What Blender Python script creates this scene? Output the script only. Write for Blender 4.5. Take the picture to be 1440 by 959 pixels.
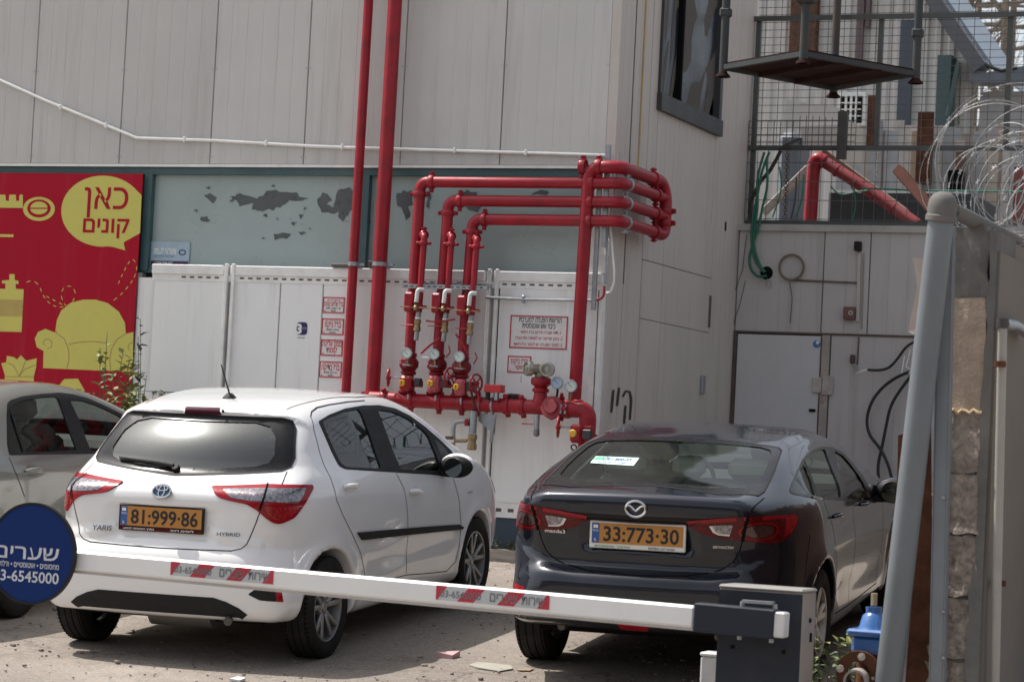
import bpy, bmesh, math, random
import numpy as np
from mathutils import Vector, Matrix
from mathutils.geometry import delaunay_2d_cdt

for _o in list(bpy.data.objects):
    bpy.data.objects.remove(_o)
SC = bpy.context.scene
COL = SC.collection
random.seed(7)
RNG = np.random.default_rng(5)

# ------------------------------------------------------------------ camera
# world: X runs right along the long white wall, Y away into the wall, Z up,
# origin at the foot of the building's corner; the yard slopes up to the wall
CAM_POS = np.array([7.023, -18.978, 0.732])
_fw = np.array([-0.3799, 0.9238, 0.0470]); _fw /= np.linalg.norm(_fw)
_r = np.array([0.9244, 0.3780, 0.0510]); _r -= _fw * (_r @ _fw); _r /= np.linalg.norm(_r)
_u = np.cross(_r, _fw)
FPX, IW, IH = 3640.0, 1440.0, 959.0
cam_d = bpy.data.cameras.new('camera')
cam_d.sensor_fit = 'HORIZONTAL'; cam_d.sensor_width = 36.0
cam_d.lens = 36.0 * FPX / IW
cam_d.clip_start = 0.2; cam_d.clip_end = 2000.0
cam_d.dof.use_dof = True; cam_d.dof.focus_distance = 16.0; cam_d.dof.aperture_fstop = 6.0
cam = bpy.data.objects.new('camera', cam_d); COL.objects.link(cam)
cam.matrix_world = Matrix(((_r[0], _u[0], -_fw[0], CAM_POS[0]), (_r[1], _u[1], -_fw[1], CAM_POS[1]),
                           (_r[2], _u[2], -_fw[2], CAM_POS[2]), (0, 0, 0, 1)))
SC.camera = cam

# ------------------------------------------------------------------ light
SUN_DIR = Vector((-0.50, 0.012, 0.866)).normalized()      # towards the sun
sd = bpy.data.lights.new('sun', 'SUN'); sd.energy = 4.2; sd.angle = math.radians(0.55); sd.color = (1.0, 0.955, 0.905)
so = bpy.data.objects.new('sun', sd); COL.objects.link(so)
so.rotation_euler = SUN_DIR.to_track_quat('Z', 'Y').to_euler()
W = bpy.data.worlds.new('World'); SC.world = W; W.use_nodes = True
nt = W.node_tree
for n in list(nt.nodes): nt.nodes.remove(n)
_o = nt.nodes.new('ShaderNodeOutputWorld'); _b = nt.nodes.new('ShaderNodeBackground'); _s = nt.nodes.new('ShaderNodeTexSky')
_s.sky_type = 'NISHITA'; _s.sun_disc = False
_s.sun_elevation = math.asin(SUN_DIR.z); _s.sun_rotation = math.atan2(SUN_DIR.x, SUN_DIR.y)
_s.air_density = 1.0; _s.dust_density = 3.0; _s.ozone_density = 1.0; _s.altitude = 20
_b.inputs['Strength'].default_value = 0.15
_h = nt.nodes.new('ShaderNodeHueSaturation'); _h.inputs['Saturation'].default_value = 0.42      # hazy, nearly white coastal sky
_w = nt.nodes.new('ShaderNodeMixRGB'); _w.blend_type = 'MULTIPLY'; _w.inputs[0].default_value = 1.0; _w.inputs[2].default_value = (1.0, 0.99, 0.965, 1)
nt.links.new(_s.outputs[0], _h.inputs['Color']); nt.links.new(_h.outputs[0], _w.inputs[1]); nt.links.new(_w.outputs[0], _b.inputs[0]); nt.links.new(_b.outputs[0], _o.inputs[0])
SC.render.engine = 'CYCLES'
SC.view_settings.view_transform = 'Standard'; SC.view_settings.look = 'None'
SC.view_settings.exposure = 0.40; SC.view_settings.gamma = 1.0
SC.view_settings.use_curve_mapping = False
SC.render.resolution_x = 1024; SC.render.resolution_y = 681

# ------------------------------------------------------------------ measuring helpers
# points on the place's real planes are read off along sight lines from the surveyed camera position
def ray(px, py):
    d = _fw + _r * (px - IW / 2) / FPX - _u * (py - IH / 2) / FPX
    return d
def onY(px, py, Y=0.0):
    d = ray(px, py); t = (Y - CAM_POS[1]) / d[1]; return CAM_POS + t * d
def onX(px, py, X=0.0):
    d = ray(px, py); t = (X - CAM_POS[0]) / d[0]; return CAM_POS + t * d
def onZ(px, py, Z=0.0):
    d = ray(px, py); t = (Z - CAM_POS[2]) / d[2]; return CAM_POS + t * d
def atD(px, py, D):
    return CAM_POS + ray(px, py) * D
GS = 0.090
def gz(x, y): return GS * y - 0.005 * x
def onG(px, py, h=0.0):
    d = ray(px, py); n = np.array([0.005, -GS, 1.0]); t = (h - n @ CAM_POS) / (n @ d); return CAM_POS + t * d

# ------------------------------------------------------------------ materials
MATS = {}
def _new(name):
    m = bpy.data.materials.new(name); m.use_nodes = True
    nt = m.node_tree; b = nt.nodes.get('Principled BSDF'); return m, nt, b
def mat(name, col, rough=0.6, metal=0.0, var=0.12, scale=6.0, bump=0.0, bscale=60.0, dirt=None, dirt_amt=0.0, dirt_scale=2.5,
        coat=0.0, streak=False, spec=None, stretch=None, back=None, rvar=0.08):
    """procedural paint / plaster / metal with tonal variation, fine relief and optional stains"""
    if name in MATS: return MATS[name]
    m, nt, b = _new(name); L = nt.links.new
    tc = nt.nodes.new('ShaderNodeTexCoord'); mp = nt.nodes.new('ShaderNodeMapping'); L(tc.outputs['Object'], mp.inputs[0])
    if stretch: mp.inputs['Scale'].default_value = stretch
    nz = nt.nodes.new('ShaderNodeTexNoise'); nz.inputs['Scale'].default_value = scale; nz.inputs['Detail'].default_value = 6
    nz.inputs['Roughness'].default_value = 0.62
    L(mp.outputs[0], nz.inputs['Vector'])
    cr = nt.nodes.new('ShaderNodeValToRGB'); L(nz.outputs[0], cr.inputs[0])
    c = np.array(col[:3]); cr.color_ramp.elements[0].position = 0.3; cr.color_ramp.elements[1].position = 0.72
    cr.color_ramp.elements[0].color = (*np.clip(c * (1 - var), 0, 1), 1); cr.color_ramp.elements[1].color = (*np.clip(c * (1 + var), 0, 1), 1)
    out = cr.outputs[0]
    if dirt is not None:
        n2 = nt.nodes.new('ShaderNodeTexNoise'); n2.inputs['Scale'].default_value = dirt_scale; n2.inputs['Detail'].default_value = 9
        n2.inputs['Roughness'].default_value = 0.7
        if streak:
            m2 = nt.nodes.new('ShaderNodeMapping'); m2.inputs['Scale'].default_value = (5.0, 5.0, 0.35); L(tc.outputs['Object'], m2.inputs[0]); L(m2.outputs[0], n2.inputs['Vector'])
        else: L(mp.outputs[0], n2.inputs['Vector'])
        r2 = nt.nodes.new('ShaderNodeValToRGB'); r2.color_ramp.elements[0].position = 0.52; r2.color_ramp.elements[1].position = 0.75
        L(n2.outputs[0], r2.inputs[0])
        mu = nt.nodes.new('ShaderNodeMath'); mu.operation = 'MULTIPLY'; mu.inputs[1].default_value = dirt_amt; L(r2.outputs[0], mu.inputs[0])
        mx = nt.nodes.new('ShaderNodeMixRGB'); L(mu.outputs[0], mx.inputs[0]); L(out, mx.inputs[1]); mx.inputs[2].default_value = (*dirt[:3], 1)
        out = mx.outputs[0]
    if back is not None:
        ge = nt.nodes.new('ShaderNodeNewGeometry'); mb = nt.nodes.new('ShaderNodeMixRGB'); L(ge.outputs['Backfacing'], mb.inputs[0]); L(out, mb.inputs[1]); mb.inputs[2].default_value = (*back, 1)
        out = mb.outputs[0]
        mt = nt.nodes.new('ShaderNodeMath'); mt.operation = 'SUBTRACT'; mt.use_clamp = True; mt.inputs[0].default_value = metal; L(ge.outputs['Backfacing'], mt.inputs[1]); L(mt.outputs[0], b.inputs['Metallic'])
        if coat:
            mc = nt.nodes.new('ShaderNodeMath'); mc.operation = 'SUBTRACT'; mc.use_clamp = True; mc.inputs[0].default_value = coat; L(ge.outputs['Backfacing'], mc.inputs[1]); L(mc.outputs[0], b.inputs['Coat Weight'])
    else:
        b.inputs['Metallic'].default_value = metal; b.inputs['Coat Weight'].default_value = coat
    L(out, b.inputs['Base Color'])
    rr = nt.nodes.new('ShaderNodeMapRange'); L(nz.outputs[0], rr.inputs[0]); rr.inputs[1].default_value = 0.3; rr.inputs[2].default_value = 0.7
    rr.inputs[3].default_value = max(rough - rvar, 0.02); rr.inputs[4].default_value = min(rough + rvar, 1); L(rr.outputs[0], b.inputs['Roughness'])
    b.inputs['Coat Roughness'].default_value = 0.05
    if spec is not None: b.inputs['Specular IOR Level'].default_value = spec
    if bump:
        n3 = nt.nodes.new('ShaderNodeTexNoise'); n3.inputs['Scale'].default_value = bscale; n3.inputs['Detail'].default_value = 5; L(mp.outputs[0], n3.inputs['Vector'])
        bp = nt.nodes.new('ShaderNodeBump'); bp.inputs['Strength'].default_value = bump; bp.inputs['Distance'].default_value = 0.01
        L(n3.outputs[0], bp.inputs['Height']); L(bp.outputs[0], b.inputs['Normal'])
    MATS[name] = m; return m
def glass(name, tint, refl=1.5, rough=0.0, haze=0.0, hazecol=(.5, .5, .5), dust=0.0):
    if name in MATS: return MATS[name]
    m, nt, b = _new(name); nt.nodes.remove(b); L = nt.links.new
    out = nt.nodes.get('Material Output'); tr = nt.nodes.new('ShaderNodeBsdfTransparent'); tr.inputs[0].default_value = (*tint, 1)
    gl = nt.nodes.new('ShaderNodeBsdfGlossy'); gl.inputs['Roughness'].default_value = rough
    fr = nt.nodes.new('ShaderNodeFresnel'); fr.inputs[0].default_value = refl; mx = nt.nodes.new('ShaderNodeMixShader')
    src = tr.outputs[0]
    if haze:
        df = nt.nodes.new('ShaderNodeBsdfDiffuse'); df.inputs[0].default_value = (*hazecol, 1)
        nz = nt.nodes.new('ShaderNodeTexNoise'); nz.inputs['Scale'].default_value = 3; nz.inputs['Detail'].default_value = 6
        tc = nt.nodes.new('ShaderNodeTexCoord'); L(tc.outputs['Object'], nz.inputs['Vector'])
        mu = nt.nodes.new('ShaderNodeMath'); mu.operation = 'MULTIPLY'; mu.inputs[1].default_value = haze * 2; L(nz.outputs[0], mu.inputs[0])
        m0 = nt.nodes.new('ShaderNodeMixShader'); L(mu.outputs[0], m0.inputs[0]); L(src, m0.inputs[1]); L(df.outputs[0], m0.inputs[2]); src = m0.outputs[0]
    L(fr.outputs[0], mx.inputs[0]); L(src, mx.inputs[1]); L(gl.outputs[0], mx.inputs[2]); last = mx.outputs[0]
    if dust:
        g2 = nt.nodes.new('ShaderNodeBsdfGlossy'); g2.inputs['Roughness'].default_value = 0.16; g2.inputs[0].default_value = (.8, .85, .85, 1)
        m3 = nt.nodes.new('ShaderNodeMixShader'); m3.inputs[0].default_value = dust; L(last, m3.inputs[1]); L(g2.outputs[0], m3.inputs[2]); last = m3.outputs[0]
    L(last, out.inputs[0])
    MATS[name] = m; return m

# ------------------------------------------------------------------ object helpers
OFF = {}
def setp(o, label=None, cat=None, group=None, kind=None):
    if label: o['label'] = label
    if cat: o['category'] = cat
    if group: o['group'] = group
    if kind: o['kind'] = kind
    return o
def thing(name, label, cat, loc=(0, 0, 0), group=None, rot=None):
    o = bpy.data.objects.new(name, None); COL.objects.link(o); o.empty_display_size = 0.2
    loc = Vector([float(v) for v in loc]); o.location = loc
    OFF[o.name] = loc
    if rot is not None: o.matrix_world = rot; OFF[o.name] = Vector((0, 0, 0))
    return setp(o, label, cat, group)
class MB:
    def __init__(s): s.v = []; s.f = []; s.sm = []
    def add(s, vs, fs, smooth=False):
        n = len(s.v); s.v += [tuple(float(c) for c in p) for p in vs]; s.f += [tuple(i + n for i in f) for f in fs]; s.sm += [smooth] * len(fs); return s
    def box(s, c, sz, ax=None, bev=0.0):
        """box centred at c with full sizes sz; ax: 3 axis vectors; bev chamfers the 12 edges"""
        c = np.asarray(c, float); h = np.asarray(sz, float) / 2
        A = np.eye(3) if ax is None else np.array([np.asarray(a, float) for a in ax])
        if bev <= 0 or bev >= h.min():
            vs = [c + A[0] * h[0] * i + A[1] * h[1] * j + A[2] * h[2] * k for i in (-1, 1) for j in (-1, 1) for k in (-1, 1)]
            fs = [(0, 1, 3, 2), (4, 6, 7, 5), (0, 4, 5, 1), (2, 3, 7, 6), (0, 2, 6, 4), (1, 5, 7, 3)]
            return s.add(vs, fs)
        vs = []; idx = {}
        for i in (-1, 1):
            for j in (-1, 1):
                for k in (-1, 1):
                    for a in range(3):
                        q = np.array([i, j, k]) * (h - bev); q[a] = np.array([i, j, k])[a] * h[a]
                        idx[(i, j, k, a)] = len(vs); vs.append(c + A.T @ q)
        fs = []
        for a in range(3):
            b, d = (a + 1) % 3, (a + 2) % 3
            for sg in (-1, 1):
                def key(u, w):
                    t = [0, 0, 0]; t[a] = sg; t[b] = u; t[d] = w; return tuple(t)
                q = [idx[(*key(-1, -1), a)], idx[(*key(1, -1), a)], idx[(*key(1, 1), a)], idx[(*key(-1, 1), a)]]
                fs.append(tuple(q if sg > 0 else q[::-1]))
            for u in (-1, 1):
                for w in (-1, 1):
                    def k2(v):
                        t = [0, 0, 0]; t[a] = v; t[b] = u; t[d] = w; return tuple(t)
                    q = [idx[(*k2(-1), b)], idx[(*k2(1), b)], idx[(*k2(1), d)], idx[(*k2(-1), d)]]
                    fs.append(tuple(q if u * w < 0 else q[::-1]))
        for i in (-1, 1):
            for j in (-1, 1):
                for k in (-1, 1):
                    q = [idx[(i, j, k, a)] for a in range(3)]
                    fs.append(tuple(q if i * j * k > 0 else q[::-1]))
        return s.add(vs, fs)
    def span(s, lo, hi, bev=0.0):
        lo = np.asarray(lo, float); hi = np.asarray(hi, float); return s.box((lo + hi) / 2, np.abs(hi - lo), None, bev)
    def tube(s, path, r, n=12, caps=True, closed=False):
        P = [np.asarray(p, float) for p in path]; m = len(P); rr = r if hasattr(r, '__len__') else [r] * m
        T = []
        for i in range(m):
            a = P[(i - 1) % m] if (closed or i > 0) else P[i]; b = P[(i + 1) % m] if (closed or i < m - 1) else P[i]
            t = b - a; T.append(t / (np.linalg.norm(t) + 1e-12))
        up = np.array([0, 0, 1.0]) if abs(T[0][2]) < 0.9 else np.array([1.0, 0, 0])
        N = np.cross(T[0], up); N /= np.linalg.norm(N); vs = []
        for i in range(m):
            if i > 0:
                N = N - T[i] * (N @ T[i]); nn = np.linalg.norm(N)
                N = N / nn if nn > 1e-6 else np.cross(T[i], up)
            B = np.cross(T[i], N)
            for k in range(n):
                a = 2 * math.pi * k / n; vs.append(P[i] + (N * math.cos(a) + B * math.sin(a)) * rr[i])
        fs = []
        for i in range(m if closed else m - 1):
            j = (i + 1) % m
            for k in range(n): k2 = (k + 1) % n; fs.append((i * n + k, i * n + k2, j * n + k2, j * n + k))
        s.add(vs, fs, True)
        if caps and not closed:
            b = len(s.v) - len(vs)
            s.f += [tuple(b + k for k in range(n))[::-1], tuple(b + (m - 1) * n + k for k in range(n))]; s.sm += [False, False]
        return s
    def cyl(s, a, b, r, n=16, r2=None):
        return s.tube([a, b], [r, r if r2 is None else r2], n)
    def lathe(s, prof, o, ax=(0, 0, 1), n=24, sharp=True, closed=False):
        """prof: list of (radius, height along axis)"""
        ax = np.asarray(ax, float); ax /= np.linalg.norm(ax); o = np.asarray(o, float)
        up = np.array([0, 0, 1.0]) if abs(ax[2]) < 0.9 else np.array([1.0, 0, 0])
        N = np.cross(ax, up); N /= np.linalg.norm(N); B = np.cross(ax, N)
        vs = [o + ax * h + (N * math.cos(2 * math.pi * k / n) + B * math.sin(2 * math.pi * k / n)) * r for r, h in prof for k in range(n)]
        m = len(prof); fs = [(i * n + k, i * n + (k + 1) % n, ((i + 1) % m) * n + (k + 1) % n, ((i + 1) % m) * n + k) for i in range(m if closed else m - 1) for k in range(n)]
        return s.add(vs, fs, True)
    def prism(s, poly, ext):
        """poly: planar 3-D polygon; ext: extrusion vector"""
        P = [np.asarray(p, float) for p in poly]; e = np.asarray(ext, float); n = len(P)
        vs = P + [p + e for p in P]
        fs = [tuple(range(n))[::-1], tuple(range(n, 2 * n))] + [(i, (i + 1) % n, n + (i + 1) % n, n + i) for i in range(n)]
        return s.add(vs, fs)
    def sphere(s, c, r, n=16, m=10, sc=(1, 1, 1)):
        c = np.asarray(c, float); vs = [c + np.array([0, 0, r * sc[2]])]
        for i in range(1, m):
            t = math.pi * i / m
            for k in range(n):
                a = 2 * math.pi * k / n; vs.append(c + np.array([math.sin(t) * math.cos(a) * sc[0], math.sin(t) * math.sin(a) * sc[1], math.cos(t) * sc[2]]) * r)
        vs.append(c - np.array([0, 0, r * sc[2]])); fs = [(0, 1 + k, 1 + (k + 1) % n) for k in range(n)]
        for i in range(m - 2):
            for k in range(n): a = 1 + i * n; fs.append((a + k, a + n + k, a + n + (k + 1) % n, a + (k + 1) % n))
        L_ = len(vs) - 1; a = 1 + (m - 2) * n; fs += [(L_, a + (k + 1) % n, a + k) for k in range(n)]
        return s.add(vs, fs, True)
    def torus(s, c, R, r, ax=(0, 0, 1), n=32, m=8):
        ax = np.asarray(ax, float); ax /= np.linalg.norm(ax); c = np.asarray(c, float)
        up = np.array([0, 0, 1.0]) if abs(ax[2]) < 0.9 else np.array([1.0, 0, 0]); N = np.cross(ax, up); N /= np.linalg.norm(N); B = np.cross(ax, N)
        return s.tube([c + (N * math.cos(2 * math.pi * k / n) + B * math.sin(2 * math.pi * k / n)) * R for k in range(n)], r, m, closed=True)
    def build(s, name, m, parent=None, label=None, cat=None, group=None, kind=None, flat=False):
        me = bpy.data.meshes.new(name)
        off = OFF[parent.name] if parent is not None else Vector((0, 0, 0))
        vs = [(v[0] - off.x, v[1] - off.y, v[2] - off.z) for v in s.v]
        me.from_pydata(vs, [], s.f); me.validate()
        bm = bmesh.new(); bm.from_mesh(me); bmesh.ops.recalc_face_normals(bm, faces=bm.faces); bm.to_mesh(me); bm.free()
        if not flat and len(me.polygons) == len(s.sm): me.polygons.foreach_set('use_smooth', s.sm)
        me.materials.append(m); me.update()
        if not flat and any(s.sm): me.set_sharp_from_angle(angle=math.radians(42))
        o = bpy.data.objects.new(name, me); COL.objects.link(o)
        if parent is not None: o.parent = parent; OFF[o.name] = off
        else: OFF[o.name] = Vector((0, 0, 0))
        return setp(o, label, cat, group, kind)

def text_mb(mb, txt, org, ux, uy, height, width=None, bold=0.0, ext=0.0, align='CENTER', heb=False):
    """lettering as flat geometry: org = anchor (baseline), ux/uy unit vectors"""
    if heb: txt = txt[::-1]
    cu = bpy.data.curves.new('lettering', 'FONT'); cu.body = txt; cu.size = 1.0; cu.align_x = align; cu.offset = bold; cu.resolution_u = 3
    ob = bpy.data.objects.new('lettering', cu); COL.objects.link(ob)
    dg = bpy.context.evaluated_depsgraph_get(); dg.update()
    me = ob.evaluated_get(dg).to_mesh()
    n = len(me.vertices)
    if n:
        co = np.empty(n * 3); me.vertices.foreach_get('co', co); co = co.reshape(-1, 3)
        faces = [tuple(p.vertices) for p in me.polygons]
        w = co[:, 0].max() - co[:, 0].min(); hh = co[:, 1].max() - co[:, 1].min()
        cap = 0.72 if not heb else 0.6
        sy = height / cap; sx = sy if width is None else width / w
        xm = (co[:, 0].max() + co[:, 0].min()) / 2 if align == 'CENTER' else co[:, 0].min()
        org = np.asarray(org, float); ux = np.asarray(ux, float); uy = np.asarray(uy, float)
        pts = org + np.outer((co[:, 0] - xm) * sx, ux) + np.outer(co[:, 1] * sy, uy)
        if ext:
            nn = np.cross(ux, uy) * ext; k = len(mb.v); mb.add(list(pts + nn), faces)
        else: mb.add(list(pts), faces)
    ob.evaluated_get(dg).to_mesh_clear(); bpy.data.objects.remove(ob); bpy.data.curves.remove(cu)
    return mb
# ------------------------------------------------------------------ shared paints
P = {}
P['white'] = mat('white_print', (.75, .75, .73), .6)
P['blackprint'] = mat('black_print', (.012, .012, .012), .5)
P['amber'] = mat('amber_plate', (.47, .205, .04), .4, var=.05)
P['plateblue'] = mat('blue_print', (.03, .10, .32), .5)
P['rubber'] = mat('tyre_rubber', (.020, .019, .018), .9, spec=.15, bump=.15, bscale=120, dirt=(.10, .085, .07), dirt_amt=.35, dirt_scale=5)
P['black'] = mat('black_plastic', (.016, .016, .017), .6, spec=.22, bump=.05, bscale=200, dirt=(.09, .08, .07), dirt_amt=.15, dirt_scale=6)
P['gloss_black'] = mat('gloss_black', (.007, .007, .008), .25, spec=.28, var=.05)
P['dark'] = mat('underbody_dark', (.010, .010, .010), .95, spec=.05)
P['chrome'] = mat('chrome', (.62, .63, .65), .16, metal=1.0, var=.03)
P['alloy'] = mat('alloy_rim', (.30, .30, .30), .38, metal=.7, dirt=(.10, .08, .06), dirt_amt=.5, dirt_scale=9)
P['lampred'] = mat('red_lens', (.28, .0035, .010), .2, var=.2, scale=30, spec=.2, coat=.4)
P['lampdark'] = mat('dark_red_lens', (.09, .0012, .003), .22, var=.3, scale=25, spec=.2, coat=.35)
P['lampclear'] = mat('clear_lens', (.26, .25, .27), .15, metal=.6, var=.65, scale=60, coat=.4)
# ------------------------------------------------------------------ car bodies
# a body is one smooth implicit surface (side silhouette x plan shape, wheel arches cut out),
# meshed once; doors and boot lid are lifted out of it, lamps, glass and trim follow the same surface
def Z3(pts, s, ox, oy): return [(ox + a / s, oy + b / s) for a, b in pts]
def chaikin(P, it=2, closed=True):
    P = np.array(P, float)
    for _ in range(it):
        Q = np.roll(P, -1, 0); a = P * 0.75 + Q * 0.25; b = P * 0.25 + Q * 0.75
        P = np.stack([a, b], 1).reshape(-1, P.shape[1])
    return P
def poly_sdf(P, X, Y):
    d = np.full(X.shape, 1e9); ins = np.zeros(X.shape, bool); n = len(P)
    for i in range(n):
        a, b = P[i], P[(i + 1) % n]; e = b - a; wx = X - a[0]; wy = Y - a[1]
        t = np.clip((wx * e[0] + wy * e[1]) / (e @ e + 1e-12), 0, 1); d = np.minimum(d, (wx - t * e[0]) ** 2 + (wy - t * e[1]) ** 2)
        if a[1] != b[1]:
            c = ((a[1] > Y) != (b[1] > Y)) & (X < (b[0] - a[0]) * (Y - a[1]) / (b[1] - a[1]) + a[0]); ins ^= c
    d = np.sqrt(d); return np.where(ins, -d, d)
def smax(a, b, k):
    h = np.maximum(k - np.abs(a - b), 0) / k; return np.maximum(a, b) + h * h * k * 0.25
class Grid2:
    def __init__(s, P, lo, hi, h=0.0125):
        s.lo = np.array(lo); s.h = h; n = ((np.array(hi) - lo) / h).astype(int) + 1
        X, Y = np.meshgrid(lo[0] + h * np.arange(n[0]), lo[1] + h * np.arange(n[1]), indexing='ij')
        s.g = poly_sdf(np.asarray(P), X, Y)
    def __call__(s, x, y):
        u = np.clip((x - s.lo[0]) / s.h, 1, s.g.shape[0] - 3); v = np.clip((y - s.lo[1]) / s.h, 1, s.g.shape[1] - 3)
        i = np.round(u).astype(int); j = np.round(v).astype(int); a = u - i; b = v - j
        wa = (0.5 * (0.5 - a) ** 2, 0.75 - a * a, 0.5 * (0.5 + a) ** 2); wb = (0.5 * (0.5 - b) ** 2, 0.75 - b * b, 0.5 * (0.5 + b) ** 2)
        r = 0
        for p in range(3):
            for q in range(3): r = r + wa[p] * wb[q] * s.g[i + p - 1, j + q - 1]
        return r
def pint(x, xs, ys):
    """monotone smooth interpolation"""
    xs = np.asarray(xs, float); ys = np.asarray(ys, float); h = np.diff(xs); d = np.diff(ys) / h
    m = np.zeros(len(xs)); m[0] = d[0]; m[-1] = d[-1]
    for i in range(1, len(xs) - 1):
        if d[i - 1] * d[i] > 0: w1 = 2 * h[i] + h[i - 1]; w2 = h[i] + 2 * h[i - 1]; m[i] = (w1 + w2) / (w1 / d[i - 1] + w2 / d[i])
    x = np.clip(x, xs[0], xs[-1]); k = np.clip(np.searchsorted(xs, x) - 1, 0, len(xs) - 2); t = (x - xs[k]) / h[k]
    return ys[k] * (1 + 2 * t) * (1 - t) ** 2 + m[k] * h[k] * t * (1 - t) ** 2 + ys[k + 1] * t * t * (3 - 2 * t) + m[k + 1] * h[k] * t * t * (t - 1)
def surfnet(F, lo, hi, h):
    lo = np.array(lo, float); n = np.ceil((np.array(hi) - lo) / h).astype(int) + 1
    ax = [lo[i] + h * np.arange(n[i]) for i in range(3)]
    G = np.empty(n, np.float32)
    Y, Z = np.meshgrid(ax[1], ax[2], indexing='ij')
    for i in range(n[0]): G[i] = F(np.full(Y.shape, ax[0][i]), Y, Z)
    ins = G < 0; c = np.zeros(n - 1, int)
    for a in (0, 1):
        for b in (0, 1):
            for d in (0, 1): c += ins[a:n[0] - 1 + a, b:n[1] - 1 + b, d:n[2] - 1 + d]
    act = (c > 0) & (c < 8); idx = -np.ones(n - 1, int); cells = np.argwhere(act); idx[act] = np.arange(len(cells))
    P = np.zeros((len(cells), 3)); cnt = np.zeros(len(cells))
    corner = lambda off: G[cells[:, 0] + off[0], cells[:, 1] + off[1], cells[:, 2] + off[2]]
    for axd in range(3):
        o = [i for i in range(3) if i != axd]
        for a in (0, 1):
            for b in (0, 1):
                p = [0, 0, 0]; p[o[0]] = a; p[o[1]] = b; q = list(p); q[axd] = 1; g0 = corner(p); g1 = corner(q); m = (g0 < 0) != (g1 < 0)
                t = g0 / np.where(m, g0 - g1, 1); v = np.tile(np.array(p, float), (len(cells), 1)); v[:, axd] += t
                P[m] += v[m]; cnt[m] += 1
    P = lo + (cells + P / cnt[:, None]) * h
    quads = []
    for axd in range(3):
        o = [(axd + 1) % 3, (axd + 2) % 3]
        sl0 = [slice(None)] * 3; sl1 = [slice(None)] * 3; sl0[axd] = slice(0, -1); sl1[axd] = slice(1, None)
        A = ins[tuple(sl0)]; B = ins[tuple(sl1)]; e = np.argwhere(A != B)
        ok = (e[:, o[0]] > 0) & (e[:, o[1]] > 0) & (e[:, o[0]] < n[o[0]] - 1) & (e[:, o[1]] < n[o[1]] - 1); e = e[ok]
        q = []
        for da, db in ((-1, -1), (0, -1), (0, 0), (-1, 0)):
            t = e.copy(); t[:, o[0]] += da; t[:, o[1]] += db; q.append(idx[t[:, 0], t[:, 1], t[:, 2]])
        q = np.stack(q, 1); fl = ~A[e[:, 0], e[:, 1], e[:, 2]]; q[fl] = q[fl][:, ::-1]; quads.append(q)
    return P, np.concatenate(quads)
def in_poly(P, x, y):
    P = np.asarray(P); ins = np.zeros(np.shape(x), bool); n = len(P)
    for i in range(n):
        a, b = P[i], P[(i + 1) % n]
        if a[1] != b[1]: ins ^= ((a[1] > y) != (b[1] > y)) & (x < (b[0] - a[0]) * (y - a[1]) / (b[1] - a[1]) + a[0])
    return ins
def densify(P, d=0.03, closed=True):
    P = np.asarray(P, float); out = []
    for i in range(len(P) if closed else len(P) - 1):
        a, b = P[i], P[(i + 1) % len(P)]; k = max(1, int(np.linalg.norm(b - a) / d)); out += [a + (b - a) * j / k for j in range(k)]
    if not closed: out.append(P[-1])
    return np.array(out)
def rounded(P, r=0.03, n=4):
    P = np.asarray(P, float); out = []
    for i in range(len(P)):
        a, b, c = P[i - 1], P[i], P[(i + 1) % len(P)]; rr = min(r, np.linalg.norm(a - b) * 0.45, np.linalg.norm(c - b) * 0.45)
        p = b + (a - b) / np.linalg.norm(a - b) * rr; q = b + (c - b) / np.linalg.norm(c - b) * rr
        for k in range(n + 1):
            t = k / n; out.append(p * (1 - t) ** 2 + b * 2 * t * (1 - t) + q * t * t)
    return np.array(out)

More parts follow.
